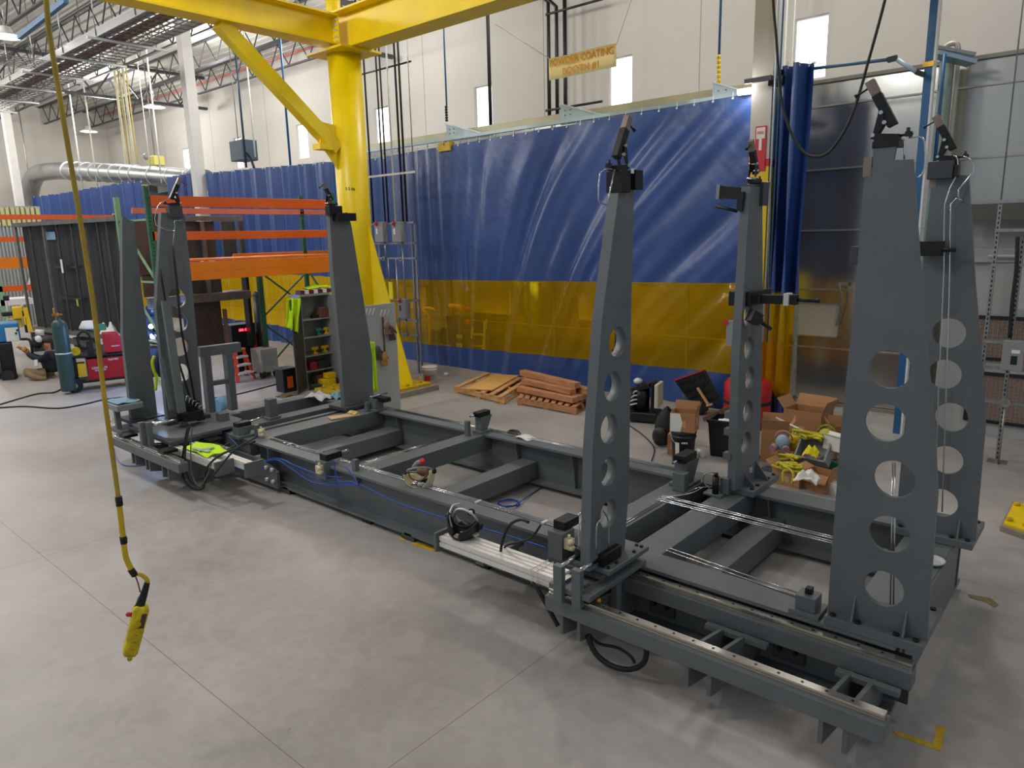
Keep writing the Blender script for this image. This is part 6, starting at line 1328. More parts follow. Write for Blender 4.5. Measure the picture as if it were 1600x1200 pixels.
cw_ = thing('corrugated_screen', 'pale corrugated metal screen at the far left edge', 'screen', (-31, 8.4, 0)); m = MB()
ya = PX(0, 320, -31).y; yb2 = PX(60, 320, -31).y
n_ = 40; zt2 = PX(20, 322, -31).z
for i in range(n_): y = lerp(ya-1, yb2, i/n_); m.box(-31, -30.9 if i % 2 else -30.97, y, y+(yb2-ya+1)/n_, 0, zt2)
m.build('sheet', mat('corrugated_grey', '#a8adad', .45, .3), cw_)
m = MB()
for i in range(14): y = lerp(ya-1, yb2, i/14); m.box(-30.88, -30.84, y, y+.1, zt2-.7, zt2-.05)
m.build('yellow_edge', mat('pale_yellow', '#cfc98a', .6), cw_)
m = MB()
for i in range(3): m.bar((-30.8, ya+i*1.2, .5), (-30.8, ya+1.2+i*1.2, zt2-1), .07, .07)
m.build('white_braces', white_p, cw_)
# pallet truck (yellow), blue machine, black cart at far left
yt = thing('yellow_lift_truck', 'yellow and black lift truck behind the blue machine at far left', 'lift truck', P(35, 560, z=0)); dpt = 18.2
def DB(a, b, w_, dep, nm, m_, T, bev=.02):
    c1 = D(a[0], a[1], w_); c2 = D(b[0], b[1], w_); f = D((a[0]+b[0])/2, (a[1]+b[1])/2, w_); f.z = 0; f.normalize(); r = Vector((f.y, -f.x, 0)); ww = abs((c2-c1).dot(r)); hh = abs(c2.z-c1.z); m = MB(); ce = (c1+c2)/2+f*dep/2; ce.z = (c1.z+c2.z)/2
    m.bar(ce-r*ww/2, ce+r*ww/2, dep, hh); return m.build(nm, m_, T, bev=bev)
DB((10, 500), (36, 512), dpt, .5, 'seat_base', yellow_pl, yt); DB((18, 480), (38, 498), dpt-.1, .5, 'hood', yellow_pl, yt); DB((34, 485), (50, 520), dpt, .6, 'body', black_pl, yt)
m = MB(); m.bar(D(39, 481, dpt-.2), D(48, 519, dpt-.2), .08, .1); m.build('mast_strip', yellow_pl, yt); DB((36, 494), (42, 508), dpt-.3, .05, 'side_panel', yellow_pl, yt); DB((2, 488), (22, 494), dpt-.2, .4, 'seat', black_rub, yt); DB((8, 470), (14, 488), dpt, .1, 'stem', paper, yt); DB((4, 462), (15, 470), dpt, .2, 'tiller', black_pl, yt)
bmx = thing('blue_machine', 'blue machine with a white control panel at the far left edge', 'machine', D(10, 596, 15.6)); dpt = 15.6
DB((-15, 506), (34, 534), dpt, .7, 'top_housing', blue_m, bmx); pn = DB((7, 512), (31, 533), dpt-.02, .02, 'control_panel', paper, bmx, 0)
for i, (x, y) in enumerate(((12, 516), (19, 516), (27, 516), (13, 522), (25, 521))): DB((x-2, y-1.5), (x+2, y+1.5), dpt-.03, .01, 'panel_window', black_pl, bmx, 0)
DB((-15, 536), (28, 590), dpt, .7, 'lower_body', black_pl, bmx); m = MB(); m.cyl(D(12, 588, dpt-.1), D(12, 588, dpt+.1)+Vector((.05, .05, 0)), .13, n=20); m.build('wheel', black_rub, bmx); DB((-8, 545), (5, 585), dpt-.1, .3, 'side_tank', teal_cyl, bmx)
m = MB(); m.tube([D(34, 530, dpt), D(46, 531, dpt), D(50, 545, dpt), D(50, 556, dpt)], .03, 8, 3); m.build('handle_bar', black_iron, bmx)
# green cylinder on its cart with the red welder
cyc = P(112, 615, z=0); gc = thing('gas_cylinder', 'tall dark green gas cylinder with a brass valve at left', 'gas cylinder', cyc); a = D(97, 497, 15.05)
cx_, cy_ = cyc.x-.05, cyc.y-.02; hz = 1.42
m = MB(); m.lathe([(.001, .05), (.13, .06), (.135, .1), (.135, hz-.12), (.12, hz-.04), (.08, hz), (.035, hz+.03), (.03, hz+.07), (.001, hz+.07)], (cx_, cy_, 0), 24); m.build('cylinder_body', teal_cyl, gc)
m = MB(); m.cyl((cx_, cy_, hz+.07), (cx_, cy_, hz+.15), .02, n=8); m.bar((cx_-.03, cy_-.09, hz+.12), (cx_+.03, cy_+.07, hz+.12), .03, .03); m.cyl((cx_, cy_-.06, hz+.1), (cx_, cy_-.06, hz+.25), .012, n=8); m.build('brass_valve', brass, gc)
m = MB(); m.lathe([(.137, .78), (.142, .785), (.142, .8), (.137, .81)], (cx_, cy_, 0), 24); m.build('chain_band', silver_t, gc)
wd = thing('welding_cart', 'red two-tier welding machine on a black wheeled cart at left', 'welding machine', P(160, 612, z=0)); q0 = P(128, 612, z=0); q1 = P(204, 603, z=0); dr = (q1-q0).normalized(); nr = Vector((-dr.y, dr.x, 0)); Lw = (q1-q0).length
def WC(u, n_, z): return q0+dr*(u*Lw)+nr*n_+Vector((0, 0, z))
def wbox(u0, u1, n0, n1, z0, z1, nm, m_, bev=.01): m = MB(); m.bar(WC(u0, (n0+n1)/2, (z0+z1)/2), WC(u1, (n0+n1)/2, (z0+z1)/2), n1-n0, z1-z0); return m.build(nm, m_, wd, bev=bev)
wbox(-.2, 1.02, .0, .6, .16, .2, 'cart_deck', black_iron); wbox(.18, 1.0, .02, .58, .2, .62, 'power_source', red); wbox(-.25, 1.0, .0, .6, .66, .70, 'top_shelf', black_iron); wbox(-.3, -.02, .05, .5, .2, .66, 'rear_case', black_pl)
wbox(-.02, .15, .0, .3, .3, .55, 'coolant_bottle', mat('yellow_bottle', '#d9b21a', .4))
m = MB(); c1 = WC(.55, .02, .7); zt3 = 1.12
pr_ = [(0, .0), (.5, .0), (.5, .22), (.36, .38), (0, .38)]
m.geo([WC(.58+.42*(a/.5), .05, .71+b) for a, b in pr_]+[WC(.58+.42*(a/.5), .45, .71+b) for a, b in pr_], [(4, 3, 2, 1, 0), (5, 6, 7, 8, 9)]+[(i, (i+1) % 5, 5+(i+1) % 5, 5+i) for i in range(5)]); m.build('wire_feeder', red, wd, bev=.01)
text('printed_mark', 'LINCOLN', paper, wd, WC(.42, .005, .44), dr, (0, 0, 1), .26, .004); text('printed_mark', 'ELECTRIC', paper, wd, WC(.44, .005, .39), dr, (0, 0, 1), .2, .004); text('printed_mark', 'FLEXTEC', paper, wd, WC(.72, .005, .58), dr, (0, 0, 1), .18, .003); text('printed_mark', 'LINCOLN', paper, wd, WC(.80, .035, .84), dr, (0, 0, 1), .14, .004)
for u, r_ in ((-.12, .14),): m = MB(); m.cyl(WC(u, -.08, .14), WC(u, .0, .14), r_, n=24); w_o = m.build('wheel', black_rub, wd); m = MB(); m.cyl(WC(u, -.085, .14), WC(u, -.08, .14), .05, n=14); m.build('hub', grey_pl, w_o)
for u in (.95,): m = MB(); m.prism([(0, 0), (.001, 0), (.001, .001)], 'z', 0, .001); m.bm.free(); wbox(u-.05, u+.04, .05, .12, 0.0, .16, 'caster', grey_pl)
m = MB(); m.tube([WC(.2+.13*math.cos(t), .1, 1.0+.17*math.sin(t)) for t in [i*.6 for i in range(12)]], .025, 8, 2); m.build('cable_coil', black_rub, wd)
wbox(.22, .36, .05, .2, .72, .98, 'gun_holder', black_pl); m = MB(); m.cyl(WC(.0, .0, .8), WC(.0, .15, .8), .08, n=14); m.build('reel', yellow_dk, wd)
m = MB(); m.lathe([(.001, .16), (.10, .15), (.16, .04), (.17, .0), (.16, 0), (.1, .12), (.001, .13)], WC(.33, .3, 1.2), 20); tag(m.build('hard_hat', white_p), 'white hard hat on the red welding cart', 'hard hat')
small('green_headgear', 'green plastic headgear beside the hard hat', 'headgear', 154, 516, None, green_pl, (.1, .12, .06), X=WC(.5, .3, 1).x-.3)
# kneeling worker
def skin_body(name, pts, edges, m_, parent, sub=2, root=0):
    r = parent
    while r.parent: r = r.parent
    off = ROOTLOC[r.name]; me = bpy.data.meshes.new(name); me.from_pydata([tuple(Vector(p[0])-off) for p in pts], edges, []); o = bpy.data.objects.new(name, me); COL.objects.link(o); o.parent = parent
    s = o.modifiers.new('skin', 'SKIN'); s.use_smooth_shade = True
    for i, p in enumerate(pts): me.skin_vertices[0].data[i].radius = (p[1], p[1] if len(p) < 3 else p[2]); me.skin_vertices[0].data[i].use_root = (i == root)
    u = o.modifiers.new('sub', 'SUBSURF'); u.levels = sub; u.render_levels = sub; me.materials.append(m_); return o
dpt = 15.7
def F(x, y, dd=0): return D(x, y, dpt+dd)
mn = thing('person', 'person in navy jacket and khaki trousers sitting low on the floor, working with tan gloves', 'person', P(70, 594, z=0))
skin_body('jacket', [(F(82, 583), .19), (F(82, 570), .20), (F(80, 557), .20), (F(79, 549), .09), (F(74, 556, -.25), .09), (F(60, 563, -.35), .07), (F(42, 552, -.3), .05), (F(78, 556, .22), .09), (F(64, 560, .3), .065), (F(45, 553, .15), .05)], [(0, 1), (1, 2), (2, 3), (2, 4), (4, 5), (5, 6), (2, 7), (7, 8), (8, 9)], navy, mn)
skin_body('trousers', [(F(82, 585), .18), (F(66, 586, -.2), .12), (F(38, 580, -.25), .09), (F(55, 590, -.35), .07), (F(74, 592, -.3), .055), (F(64, 588, .15), .12), (F(40, 586, .2), .085), (F(58, 592, .25), .065), (F(76, 593, .3), .05)], [(0, 1), (1, 2), (2, 3), (3, 4), (0, 5), (5, 6), (6, 7), (7, 8)], khaki, mn)
skin_body('head', [(F(78, 551), .06), (F(75, 545), .06), (F(72, 539), .095), (F(71.5, 533), .08)], [(0, 1), (1, 2), (2, 3)], skin_m, mn)
m = MB(); m.ball(F(72, 531.5), (.115, .115, .085), 14, 8); m.bar(F(66, 534, -.05), F(61, 535, -.08), .15, .02); m.build('cap', mat('charcoal_cap', '#3a3634', .8), mn)
for dx in (0,): m = MB(); m.ball(F(65, 539, -.06), (.02, .02, .03), 8, 6); m.ball(F(74, 541, -.1), (.015, .02, .035), 8, 6); m.build('nose_and_ear', skin_m, mn)
hn = F(38, 546, -.25)
for dd, hx in ((0, hn), (.35, F(42, 549, .12))):
    m = MB(); m.ball(hx, (.055, .055, .065), 10, 8); m.build('glove_palm', tan_glove, mn)
    for k in range(4): m = MB(); f0 = hx+Vector((-.02, -.03+.02*k, .03)); m.tube([f0, f0+Vector((-.03, -.05, .05-.012*k)), f0+Vector((-.02, -.09, .02-.012*k))], .014, 6, 2); m.build('glove_finger', tan_glove, mn)
    m = MB(); m.tube([hx+Vector((0, .04, 0)), hx+Vector((-.03, .02, .06))], .016, 6, 1); m.build('glove_thumb', tan_glove, mn)
for a, b in (((74, 592), (86, 594)), ((76, 593), (88, 595))): m = MB(); m.bar(F(*a, .05), F(*b, .05), .1, .08); m.build('boot', black_rub, mn, bev=.02)
wh = thing('welding_helmet', 'raised black and white welding hood held in front of the kneeling person', 'welding helmet', F(58, 546)); m = MB(); m.ball(F(58, 535, -.2), (.10, .1, .14)); m.build('shell', black_pl, wh); m = MB(); m.ball(F(60, 530, -.24), (.07, .07, .08)); m.build('white_shell_side', paper, wh)
m = MB(); m.cyl(F(62, 515, .6), F(62, 524, .6), .09, .09, n=14); tag(m.build('white_container', paper), 'white round container on the trestle above the kneeling person', 'container')
m = MB(); m.bar(F(56, 562, -.45), F(57, 572, -.45), .06, .06); tag(m.build('white_cup', paper), 'small white part held by the kneeling person', 'part')
# welder with arc
dpt = 14.6
w2 = thing('person', 'welder in dark blue clothes crouching in a bright blue arc behind the left towers', 'person', D(240, 600, 14.6))
skin_body('jacket', [(F(246, 540), .2), (F(244, 520), .22), (F(242, 500), .2), (F(240, 492), .09), (F(236, 506, -.2), .09), (F(232, 522, -.3), .07), (F(238, 525, -.45), .05), (F(250, 506, .2), .09), (F(252, 522, .2), .07), (F(242, 526, -.2), .05)], [(0, 1), (1, 2), (2, 3), (2, 4), (4, 5), (5, 6), (2, 7), (7, 8), (8, 9)], mat('welder_blue', '#24345a', .8), w2)
skin_body('trousers', [(F(246, 542), .18), (F(238, 556, -.3), .12), (F(240, 590, -.2), .08), (F(254, 556, 0), .12), (F(252, 590, .2), .08)], [(0, 1), (1, 2), (0, 3), (3, 4)], mat('welder_trousers', '#1d2436', .8), w2)
skin_body('head', [(F(240, 494), .06), (F(239, 486), .1), (F(239, 480), .08)], [(0, 1), (1, 2)], skin_m, w2)
m = MB(); m.ball(F(238, 484, -.06), (.13, .13, .16)); m.build('welding_hood', mat('dark_blue_hood', '#182040', .4), w2)
for hx in (F(238, 525, -.47), F(242, 526, -.22)):
    m = MB(); m.ball(hx, (.05, .05, .05)); m.build('glove_palm', mat('pale_glove', '#c9b5b0', .7), w2)
    for k in range(4): m = MB(); f0 = hx+Vector((-.01, -.03+.02*k, 0)); m.tube([f0, f0+Vector((.04, -.02, -.03-.01*k)), f0+Vector((.05, .0, -.06))], .013, 6, 2); m.build('glove_finger', mat('pale_glove', '#c9b5b0', .7), w2)
    m = MB(); m.tube([hx+Vector((0, .04, 0)), hx+Vector((.04, .03, -.04))], .015, 6, 1); m.build('glove_thumb', mat('pale_glove', '#c9b5b0', .7), w2)
arc = thing('welding_torch', 'welding torch with a bright blue-white arc at its tip', 'torch', F(237, 515, -.6))
m = MB(); m.ball(F(236, 510, -.62), .045, 10, 8); m.build('arc', mat('arc_light', (.45, .6, 1, 1), .5, emit=40), arc); m = MB(); m.tube([F(236, 512, -.6), F(239, 522, -.5), F(246, 530, -.4)], .016, 8, 3); m.build('torch_body', black_pl, arc)
al = bpy.data.lights.new('arc_glow', 'POINT'); al.energy = 60; al.color = (.3, .5, 1); al.shadow_soft_size = .05; ao = bpy.data.objects.new('arc_glow', al); COL.objects.link(ao); ao.location = F(236, 508, -.85)
hose('yellow-green hose hanging between the two left towers', PX(240, 558, -9.5) and [PX(241, 556, -9.5), PX(238, 566, -9.5), PX(240, 578, -9.5), PX(244, 590, -9.5), PX(243, 610, -9.5)], .02, mat('lime_hose', '#c8d820', .5), 'hose')
# ================================================================ conduit stand in front of the curtain
QY = 9.95
def Q(a, b, Y=QY): return P(a, b, Y=Y)
cs = thing('conduit_stand', 'galvanised strut stand with conduits in front of the curtain, right of the crane post', 'conduit stand', (-11.4, QY, 0))
def vpost(px, py_top, py_bot, w_, nm='strut_post', m_=galv, to_floor=False, dy=0, slots=False):
    t = Q(px[0], py_top); b = Q(px[1], py_bot); x = (t.x+b.x)/2; z0 = 0 if to_floor else b.z
    m = MB(); m.box(x-w_/2, x+w_/2, QY-.02+dy, QY+.02+dy, z0, t.z); o = m.build(nm, m_, cs)
    return x
for a, tf in (((572, 577), 0), ((590, 598), 0), ((644, 652), 1), ((650, 657), 1)): vpost(a, 346, 560 if tf else 470, .035, to_floor=bool(tf))
for ya, x0, x1 in ((349, 568, 649), (380, 569, 650), (403, 571, 652), (467, 590, 654), (498, 592, 655), (521, 612, 656)):
    a = Q(x0, ya); b = Q(x1, ya+1); m = MB(); z = (a.z+b.z)/2; m.box(a.x, b.x, QY-.05, QY-.02, z-.018, z+.018); m.build('cross_strut', galv, cs)
a = Q(565, 277); b = Q(650, 270); m = MB(); z = (a.z+b.z)/2; m.box(a.x, b.x, QY-.05, QY-.02, z-.02, z+.02); m.build('upper_strut', paper, cs)
a = Q(561, 117); b = Q(642, 96); z = (a.z+b.z)/2; m = MB(); m.cyl((a.x, QY, z), (b.x, QY, z), .018, n=8); m.build('spreader_rod', black_iron, cs)
for xa, xb, r_, m_ in ((571, 577, .02, black_rub), (578, 584, .02, black_rub), (597, 602, .018, black_rub), (603, 607, .018, black_rub), (627, 629, .022, black_rub), (633, 635, .022, black_rub), (612, 620, .018, paper), (646, 650, .010, galv)):
    b = Q(xb, 348); a = Q(xa, 200); x = (a.x+b.x)/2; m = MB(); m.cyl((x, QY-.03, b.z), (x, QY-.03, 9.6), r_, n=8); m.build('drop_cable', m_, cs)
for xa, ya, yb_ in ((579, 378, 404), (605, 378, 404), (632, 377, 470), (622, 404, 520), (610, 404, 440), (638, 497, 520)): a = Q(xa, ya); b = Q(xa+1, yb_); m = MB(); m.cyl((a.x, QY-.06, a.z), (a.x, QY-.06, b.z), .014, n=8); m.build('conduit', conduit_m, cs)
for xa, ya in ((577, 404), (604, 404), (631, 405), (624, 521), (638, 522)): a = Q(xa, ya); m = MB(); m.cyl((a.x, QY-.10, a.z), (a.x, QY-.05, a.z), .045, n=16); jb = m.build('junction_box', galv, cs); m = MB(); m.cyl((a.x, QY-.105, a.z), (a.x, QY-.10, a.z), .018, n=10); m.build('socket', black_pl, jb)
for i, (x0, x1, y0_, y1_, lb) in enumerate(((567, 582, 348, 378, 'left of the three grey switch boxes on the conduit stand'), (594, 609, 347, 378, 'middle of the three grey switch boxes on the conduit stand'), (621, 637, 347, 378, 'right of the three grey switch boxes on the conduit stand'), (602, 614, 468, 490, 'low grey switch box partly hidden by the grey panel'), (630, 645, 466, 497, 'low grey switch box with a black label at the right of the stand'))):
    T = thing('disconnect_switch', lb, 'switch box', Q(x0, y1_), 'grey disconnect switches'); a = Q(x0, y0_); b = Q(x1, y1_)
    m = MB(); m.box(a.x, b.x, QY-.17, QY-.05, b.z, a.z); m.build('enclosure', grey_pl, T, bev=.008)
    m = MB(); m.cyl((a.x+.09, QY-.21, a.z-.05), (a.x+.09, QY-.17, a.z-.05), .03, n=12); m.bar((a.x+.09, QY-.2, a.z-.05), (a.x+.14, QY-.2, a.z+.03), .02, .03); m.build('red_handle', red_pl, T)
    m = MB(); m.box(a.x+.06, a.x+.11, QY-.174, QY-.1705, a.z-.25, a.z-.13); m.build('rating_label', black_pl if i > 2 else paper, T)
for x0, x1, lb in ((601, 608, 'left bright yellow tag hanging on the conduit stand'), (612, 619, 'right bright yellow tag hanging on the conduit stand')):
    a = Q(x0, 440); b = Q(x1, 467); m = MB(); m.box(a.x, b.x, QY-.09, QY-.07, b.z, a.z); tag(m.build('yellow_tag', mat('bright_yellow', '#f5e400', .5)), lb, 'tag')
# red strap stickers etc. on curtain right: pipes on the back wall
def pipe(name, label, cat, pts, r, m_, grp=None, sm=1): m = MB(); m.tube(pts, r, 8, sm); return tag(m.build(name, m_), label, cat, grp)
for i, px in enumerate((857.5, 870, 883)):
    x = P(px, 100, Y=15.5).x; top = P(px, 10, Y=15.5).z-.1*i
    pts = [(x-1.2, 15.5-.0, top+.75), (x-.4, 15.5, top+.45), (x, 15.5, top+.1), (x, 15.5, 4.5)] if i < 2 else [(x, 15.5, 9.5), (x, 15.5, 4.5)]
    pipe('black_pipe', ['left of the three black pipes dropping behind the sign', 'middle of the three black pipes dropping behind the sign', 'right of the three black pipes dropping behind the sign'][i], 'pipe', pts, .05, black_iron, 'black pipes on the back wall', 1)
for py in (15, 165): a = P(853, py+8, Y=15.42); m = MB(); m.cyl((a.x, 15.42, a.z), (a.x+1.75, 15.42, a.z), .03, n=8); tag(m.build('pipe_strut', black_iron), ('upper' if py < 100 else 'lower')+' black strut clamping the three black pipes', 'pipe strut')
for px0, py0, px1, py1, Y, r, m_, lb in ((693, 45, 698, 165, 11.3, .018, blue_pipe, 'thin blue drop pipe above the left curtain bracket'), (764, 30, 765, 200, 12.5, .04, black_rub, 'dark drop hose in front of a bright window'), (1127, 0, 1123, 85, 11.2, .02, blue_pipe, 'thin blue drop pipe above the bracket by the striped column'),
        (437, 70, 455, 258, 11.2, .03, blue_pipe, 'blue drop pipe left of the crane post'), (291, 120, 312, 262, 11.2, .04, blue_pipe, 'blue drop pipe beside the white column'), (370, 85, 383, 262, 11.0, .03, mat('dark_blue_pipe', '#1c3c50', .5), 'dark drop pipe left of the knee brace'), (383, 95, 401, 245, 11.5, .025, paper, 'pale drop conduit left of the knee brace')):
    a = P(px0, py0, Y=Y); b = P(px1, py1, Y=Y); x = (a.x+b.x)/2; pipe('drop_pipe', lb, 'pipe', [(x, Y, 9.6), (x, Y, b.z)], r, m_)
for px0, py0, px1, py1, col_, lb in ((697, 165, 698, 190, black_pl, 'black plug stack at the end of the thin blue drop pipe'), (1123, 85, 1123, 130, yellow_pl, 'yellow hook and chain under the blue drop pipe by the striped column')):
    a = P(px0, py0, Y=11.2); b = P(px1, py1, Y=11.2); m = MB(); n_ = 6
    for i in range(n_): c = a.lerp(b, (i+.5)/n_); m.ball(c, (.035, .035, abs(a.z-b.z)/n_*.55), 8, 6)
    tag(m.build('hanging_plug', col_), lb, 'plug')
# tall wall joints are on the wall; lamp glow by striped column
lh = thing('work_light', 'small bright work light at the curtain end by the striped column', 'light', P(1168, 142, Y=10.5)); q = P(1168, 142, Y=10.35)
m = MB(); m.box(q.x-.14, q.x+.08, 10.32, 10.38, q.z-.025, q.z+.03); m.build('lamp_glass', mat('work_light_glow', (1, .98, .9, 1), .4, emit=22), lh); m = MB(); m.box(q.x-.16, q.x+.10, 10.39, 10.45, q.z-.04, q.z+.05); m.build('lamp_housing', silver_t, lh)
pl = bpy.data.lights.new('work_light_lamp', 'POINT'); pl.energy = 7; pl.shadow_soft_size = .08; po = bpy.data.objects.new('work_light_lamp', pl); COL.objects.link(po); po.location = (q.x-.05, 10.22, q.z)
# right side: blue post, galvanised column, arm, hanging cable
RY = 10.7
bx0 = P(1450, 130, Y=RY).x
bl = thing('blue_strut_post', 'tall blue channel post rising behind the two right towers', 'post', (bx0, RY, 0)); m = MB(); m.box(bx0-.045, bx0+.045, RY-.05, RY+.05, 0, 9.5); m.build('channel', blue_pipe, bl); m = MB(); m.box(bx0+.046, bx0+.07, RY-.052, RY+.05, 0, 9.5); m.build('white_edge', paper, bl); m = MB(); z = P(1448, 102, Y=RY).z; m.box(bx0-.06, bx0+.06, RY-.07, RY-.051, z-.03, z+.03); m.build('brass_clip', brass, bl)
gx2 = P(1468, 200, Y=11.3).x; gcm = thing('galvanised_column', 'galvanised column with a perforated lamp head behind the blue post', 'column', (gx2, 11.3, 0)); zt4 = P(1466, 88, Y=11.3).z
m = MB(); m.box(gx2-.06, gx2+.09, 11.25, 11.4, 0, zt4); m.build('shaft', mat('green_galv', '#8d9a92', .4, .6, .15, 5), gcm)
m = MB(); m.bar((gx2-.08, 11.0, zt4-.02), (gx2+.3, 11.3, zt4-.15), .22, .05); hd = m.build('lamp_head', mat('blue_galv_head', '#9fb8c4', .35, .5), gcm)
m = MB(); m.bar((gx2-.08, 10.95, zt4+.05), (gx2+.32, 11.25, zt4-.06), .1, .04); m.build('head_cap', galv, hd)
m = MB(); x = P(1465, 160, Y=10.9).x+.03; m.cyl((x, 10.9, 3.4), (x, 10.9, P(1474, 85, Y=10.9).z), .022, n=8); m.build('blue_pipe', blue_pipe, gcm)
pipe('bent_conduit', 'pale conduit bending over and down beside the galvanised column', 'conduit', [P(1474, 78, Y=11.5), P(1482, 70, Y=11.5), P(1493, 68, Y=11.5), P(1497, 78, Y=11.5), P(1494, 120, Y=11.5), P(1487, 190, Y=11.5), P(1477, 290, Y=11.5), Vector((P(1477, 290, Y=11.5).x, 11.5, 0))], .035, mat('pale_conduit', '#b9b3a2', .5, .2), None, 3)
ar = thing('support_arm', 'thin jointed steel arm reaching from the striped column to the blue post', 'arm', P(1300, 105, Y=10.5)); m = MB(); m.cyl(P(1222, 113, Y=10.5), P(1388, 93, Y=10.5), .022, n=8); m.build('long_tube', mat('slate_tube', '#4b6f8a', .4), ar); m = MB(); m.cyl(P(1402, 93, Y=10.5), P(1434, 114, Y=10.5), .028, n=8); m.build('short_tube', mat('pale_tube', '#a5bcc6', .4), ar)
m = MB(); m.bar(P(1387, 94, Y=10.5), P(1402, 90, Y=10.5), .06, .06); m.bar(P(1432, 113, Y=10.5), P(1444, 117, Y=10.5), .07, .06); m.build('joints', black_iron, ar)
m = MB(); m.bar(P(1204, 128, Y=10.3), P(1226, 126, Y=10.3), .16, .12); m.bar(P(1212, 115, Y=10.3), P(1222, 112, Y=10.3), .1, .06); tag(m.build('column_bracket', black_iron), 'black bracket at the top of the bunched curtain beside the striped column', 'bracket')
m = MB(); m.bar(P(1164, 128, Y=10.1), P(1206, 121, Y=10.1), .05, .06); tag(m.build('cross_angle', steel_dark), 'dark flat bar across the striped column below the ceiling', 'bar')
hose('black cable hanging in a deep loop in front of the booth wall', [P(1203, -120, Y=9.6)]+PY([(1208, 0), (1213, 60), (1217, 120), (1222, 160), (1235, 205), (1255, 237), (1275, 245), (1297, 236), (1322, 200), (1340, 155), (1357, 95), (1375, 30), (1390, -30)], 9.6)+[P(1410, -120, Y=9.6)], .018, black_rub, 'cable', 'cable')
for px, r, lb2 in ((1221, .02, 'left'), (1228, .02, 'middle'), (1240, .015, 'right')): x = P(px, 60, Y=15.4).x; pipe('wall_conduit', '%s of three thin white conduits beside the right bright window' % lb2, 'conduit', [(x, 15.4, 9.6), (x, 15.4, 4)], r, paper, 'white conduits by the right window')
for px in (1210, 1217): lb2 = 'pale' if px == 1210 else 'blue'; x = P(px, 250, Y=10.25).x; pipe('column_pipe', 'thin %s pipe running down the right side of the striped column' % lb2, 'pipe', [(x-.03, 10.22, 9.5), (x-.03, 10.22, 1.2)], .014 if px == 1210 else .012, light_blue if px == 1210 else blue_pipe, 'pipes on the striped column')
# right strut stand
st = thing('strut_stand', 'perforated galvanised strut stand at the right edge', 'conduit stand', (-1.06, 10.0, 0)); SY = 10.0
def rpost(px, py, zt, to=0):
    x = P(px, py, Y=SY).x; m = MB(); m.box(x-.02, x+.02, SY-.02, SY+.02, to, zt); o = m.build('strut_post', galv, st); z = to+.05
    n_ = 0
    while z < zt and n_ < 60: k = MB(); k.box(x-.007, x+.007, SY-.0215, SY-.0205, z, z+.03); k.build('slot', black_pl, o); z += .055; n_ += 1
    return x
xa = rpost(1546, 476, P(1568, 315, Y=SY).z); xb = rpost(1566, 650, P(1590, 380, Y=SY).z); 
for py in (315, 360, 414, 534, 575, 628): a = P(1560, py, Y=SY-.04); m = MB(); m.box(xa-.02, xa+.6, SY-.06, SY-.03, a.z-.018, a.z+.018); m.build('cross_strut', galv, st)
m = MB(); m.box(xb-.1, xb+.1, SY-.08, SY+.08, 0, .012); m.build('foot', galv, st)
pipe('thin_rod', 'thin threaded rod above the right strut stand', 'rod', [(xa, SY, P(1568, 315, Y=SY).z), (xa, SY, 9.6)], .008, galv)
ds = thing('disconnect_switch', 'grey disconnect switch box with white labels at the right edge', 'switch box', P(1583, 580, Y=SY-.1)); a = P(1569, 531, Y=SY-.12); b = P(1598, 580, Y=SY-.12)
m = MB(); m.box(a.x, b.x, SY-.18, SY-.065, b.z, a.z); m.build('enclosure', grey_pl, ds, bev=.008); m = MB(); m.box(a.x+.09, a.x+.17, SY-.184, SY-.181, a.z-.14, a.z-.1); m.build('white_label', paper, ds); m = MB(); m.box(a.x+.09, a.x+.15, SY-.184, SY-.181, a.z-.27, a.z-.17); m.build('rating_label', black_pl, ds); m = MB(); m.bar((b.x, SY-.16, b.z+.1), (b.x+.05, SY-.16, b.z+.2), .03, .04); m.build('red_handle', red_pl, ds)
m = MB(); a = P(1571, 629, Y=SY-.1); m.cyl((a.x, SY-.13, a.z), (a.x, SY-.07, a.z), .055, n=18); m.cyl((a.x, SY-.135, a.z), (a.x, SY-.13, a.z), .018, n=10); tag(m.build('junction_box', galv), 'round galvanised junction box low on the right strut stand', 'junction box')
hose('black cable running down the right strut stand to the switch box', [(P(1590, 370, Y=SY-.1)), P(1588, 420, Y=SY-.1), P(1581, 480, Y=SY-.1), P(1578, 528, Y=SY-.1)], .02, black_rub, 'cable', 'cable')
m = MB(); m.cyl((a.x, SY-.09, .0), (a.x, SY-.09, a.z), .012, n=8); tag(m.build('thin_conduit', galv), 'thin conduit below the round junction box', 'conduit')
# far duct along the wall
DY = 11.6
dc = thing('ventilation_duct', 'big silver spiral ventilation duct along the far wall at upper left', 'duct', P(200, 280, Y=DY)); dm = mat('duct_silver', '#a9abac', .32, .8, .1, 2)
p = [P(46, 330, Y=DY), P(46, 300, Y=DY), P(56, 274, Y=DY), P(78, 268, Y=DY), P(110, 267, Y=DY), P(200, 272, Y=DY), P(322, 281, Y=DY)]
m = MB(); m.tube(p, lambda t: .42-.1*t, 24, 5); m.build('duct_run', dm, dc)
k = 0
for i in range(7): c = p[5].lerp(p[4], 1-i/6.) if i < 6 else p[5]; m = MB(); m.cyl(c-Vector((.04, 0, 0)), c+Vector((.04, 0, 0)), 0.40-.008*i, n=24, caps=True); m.build('joint_band', silver_t, dc)
for i in range(4): c = P(215+i*28, 273+i*2, Y=DY); m = MB(); m.cyl(c-Vector((.03, 0, 0)), c+Vector((.03, 0, 0)), .36-.012*i, n=24); m.build('joint_band', silver_t, dc)
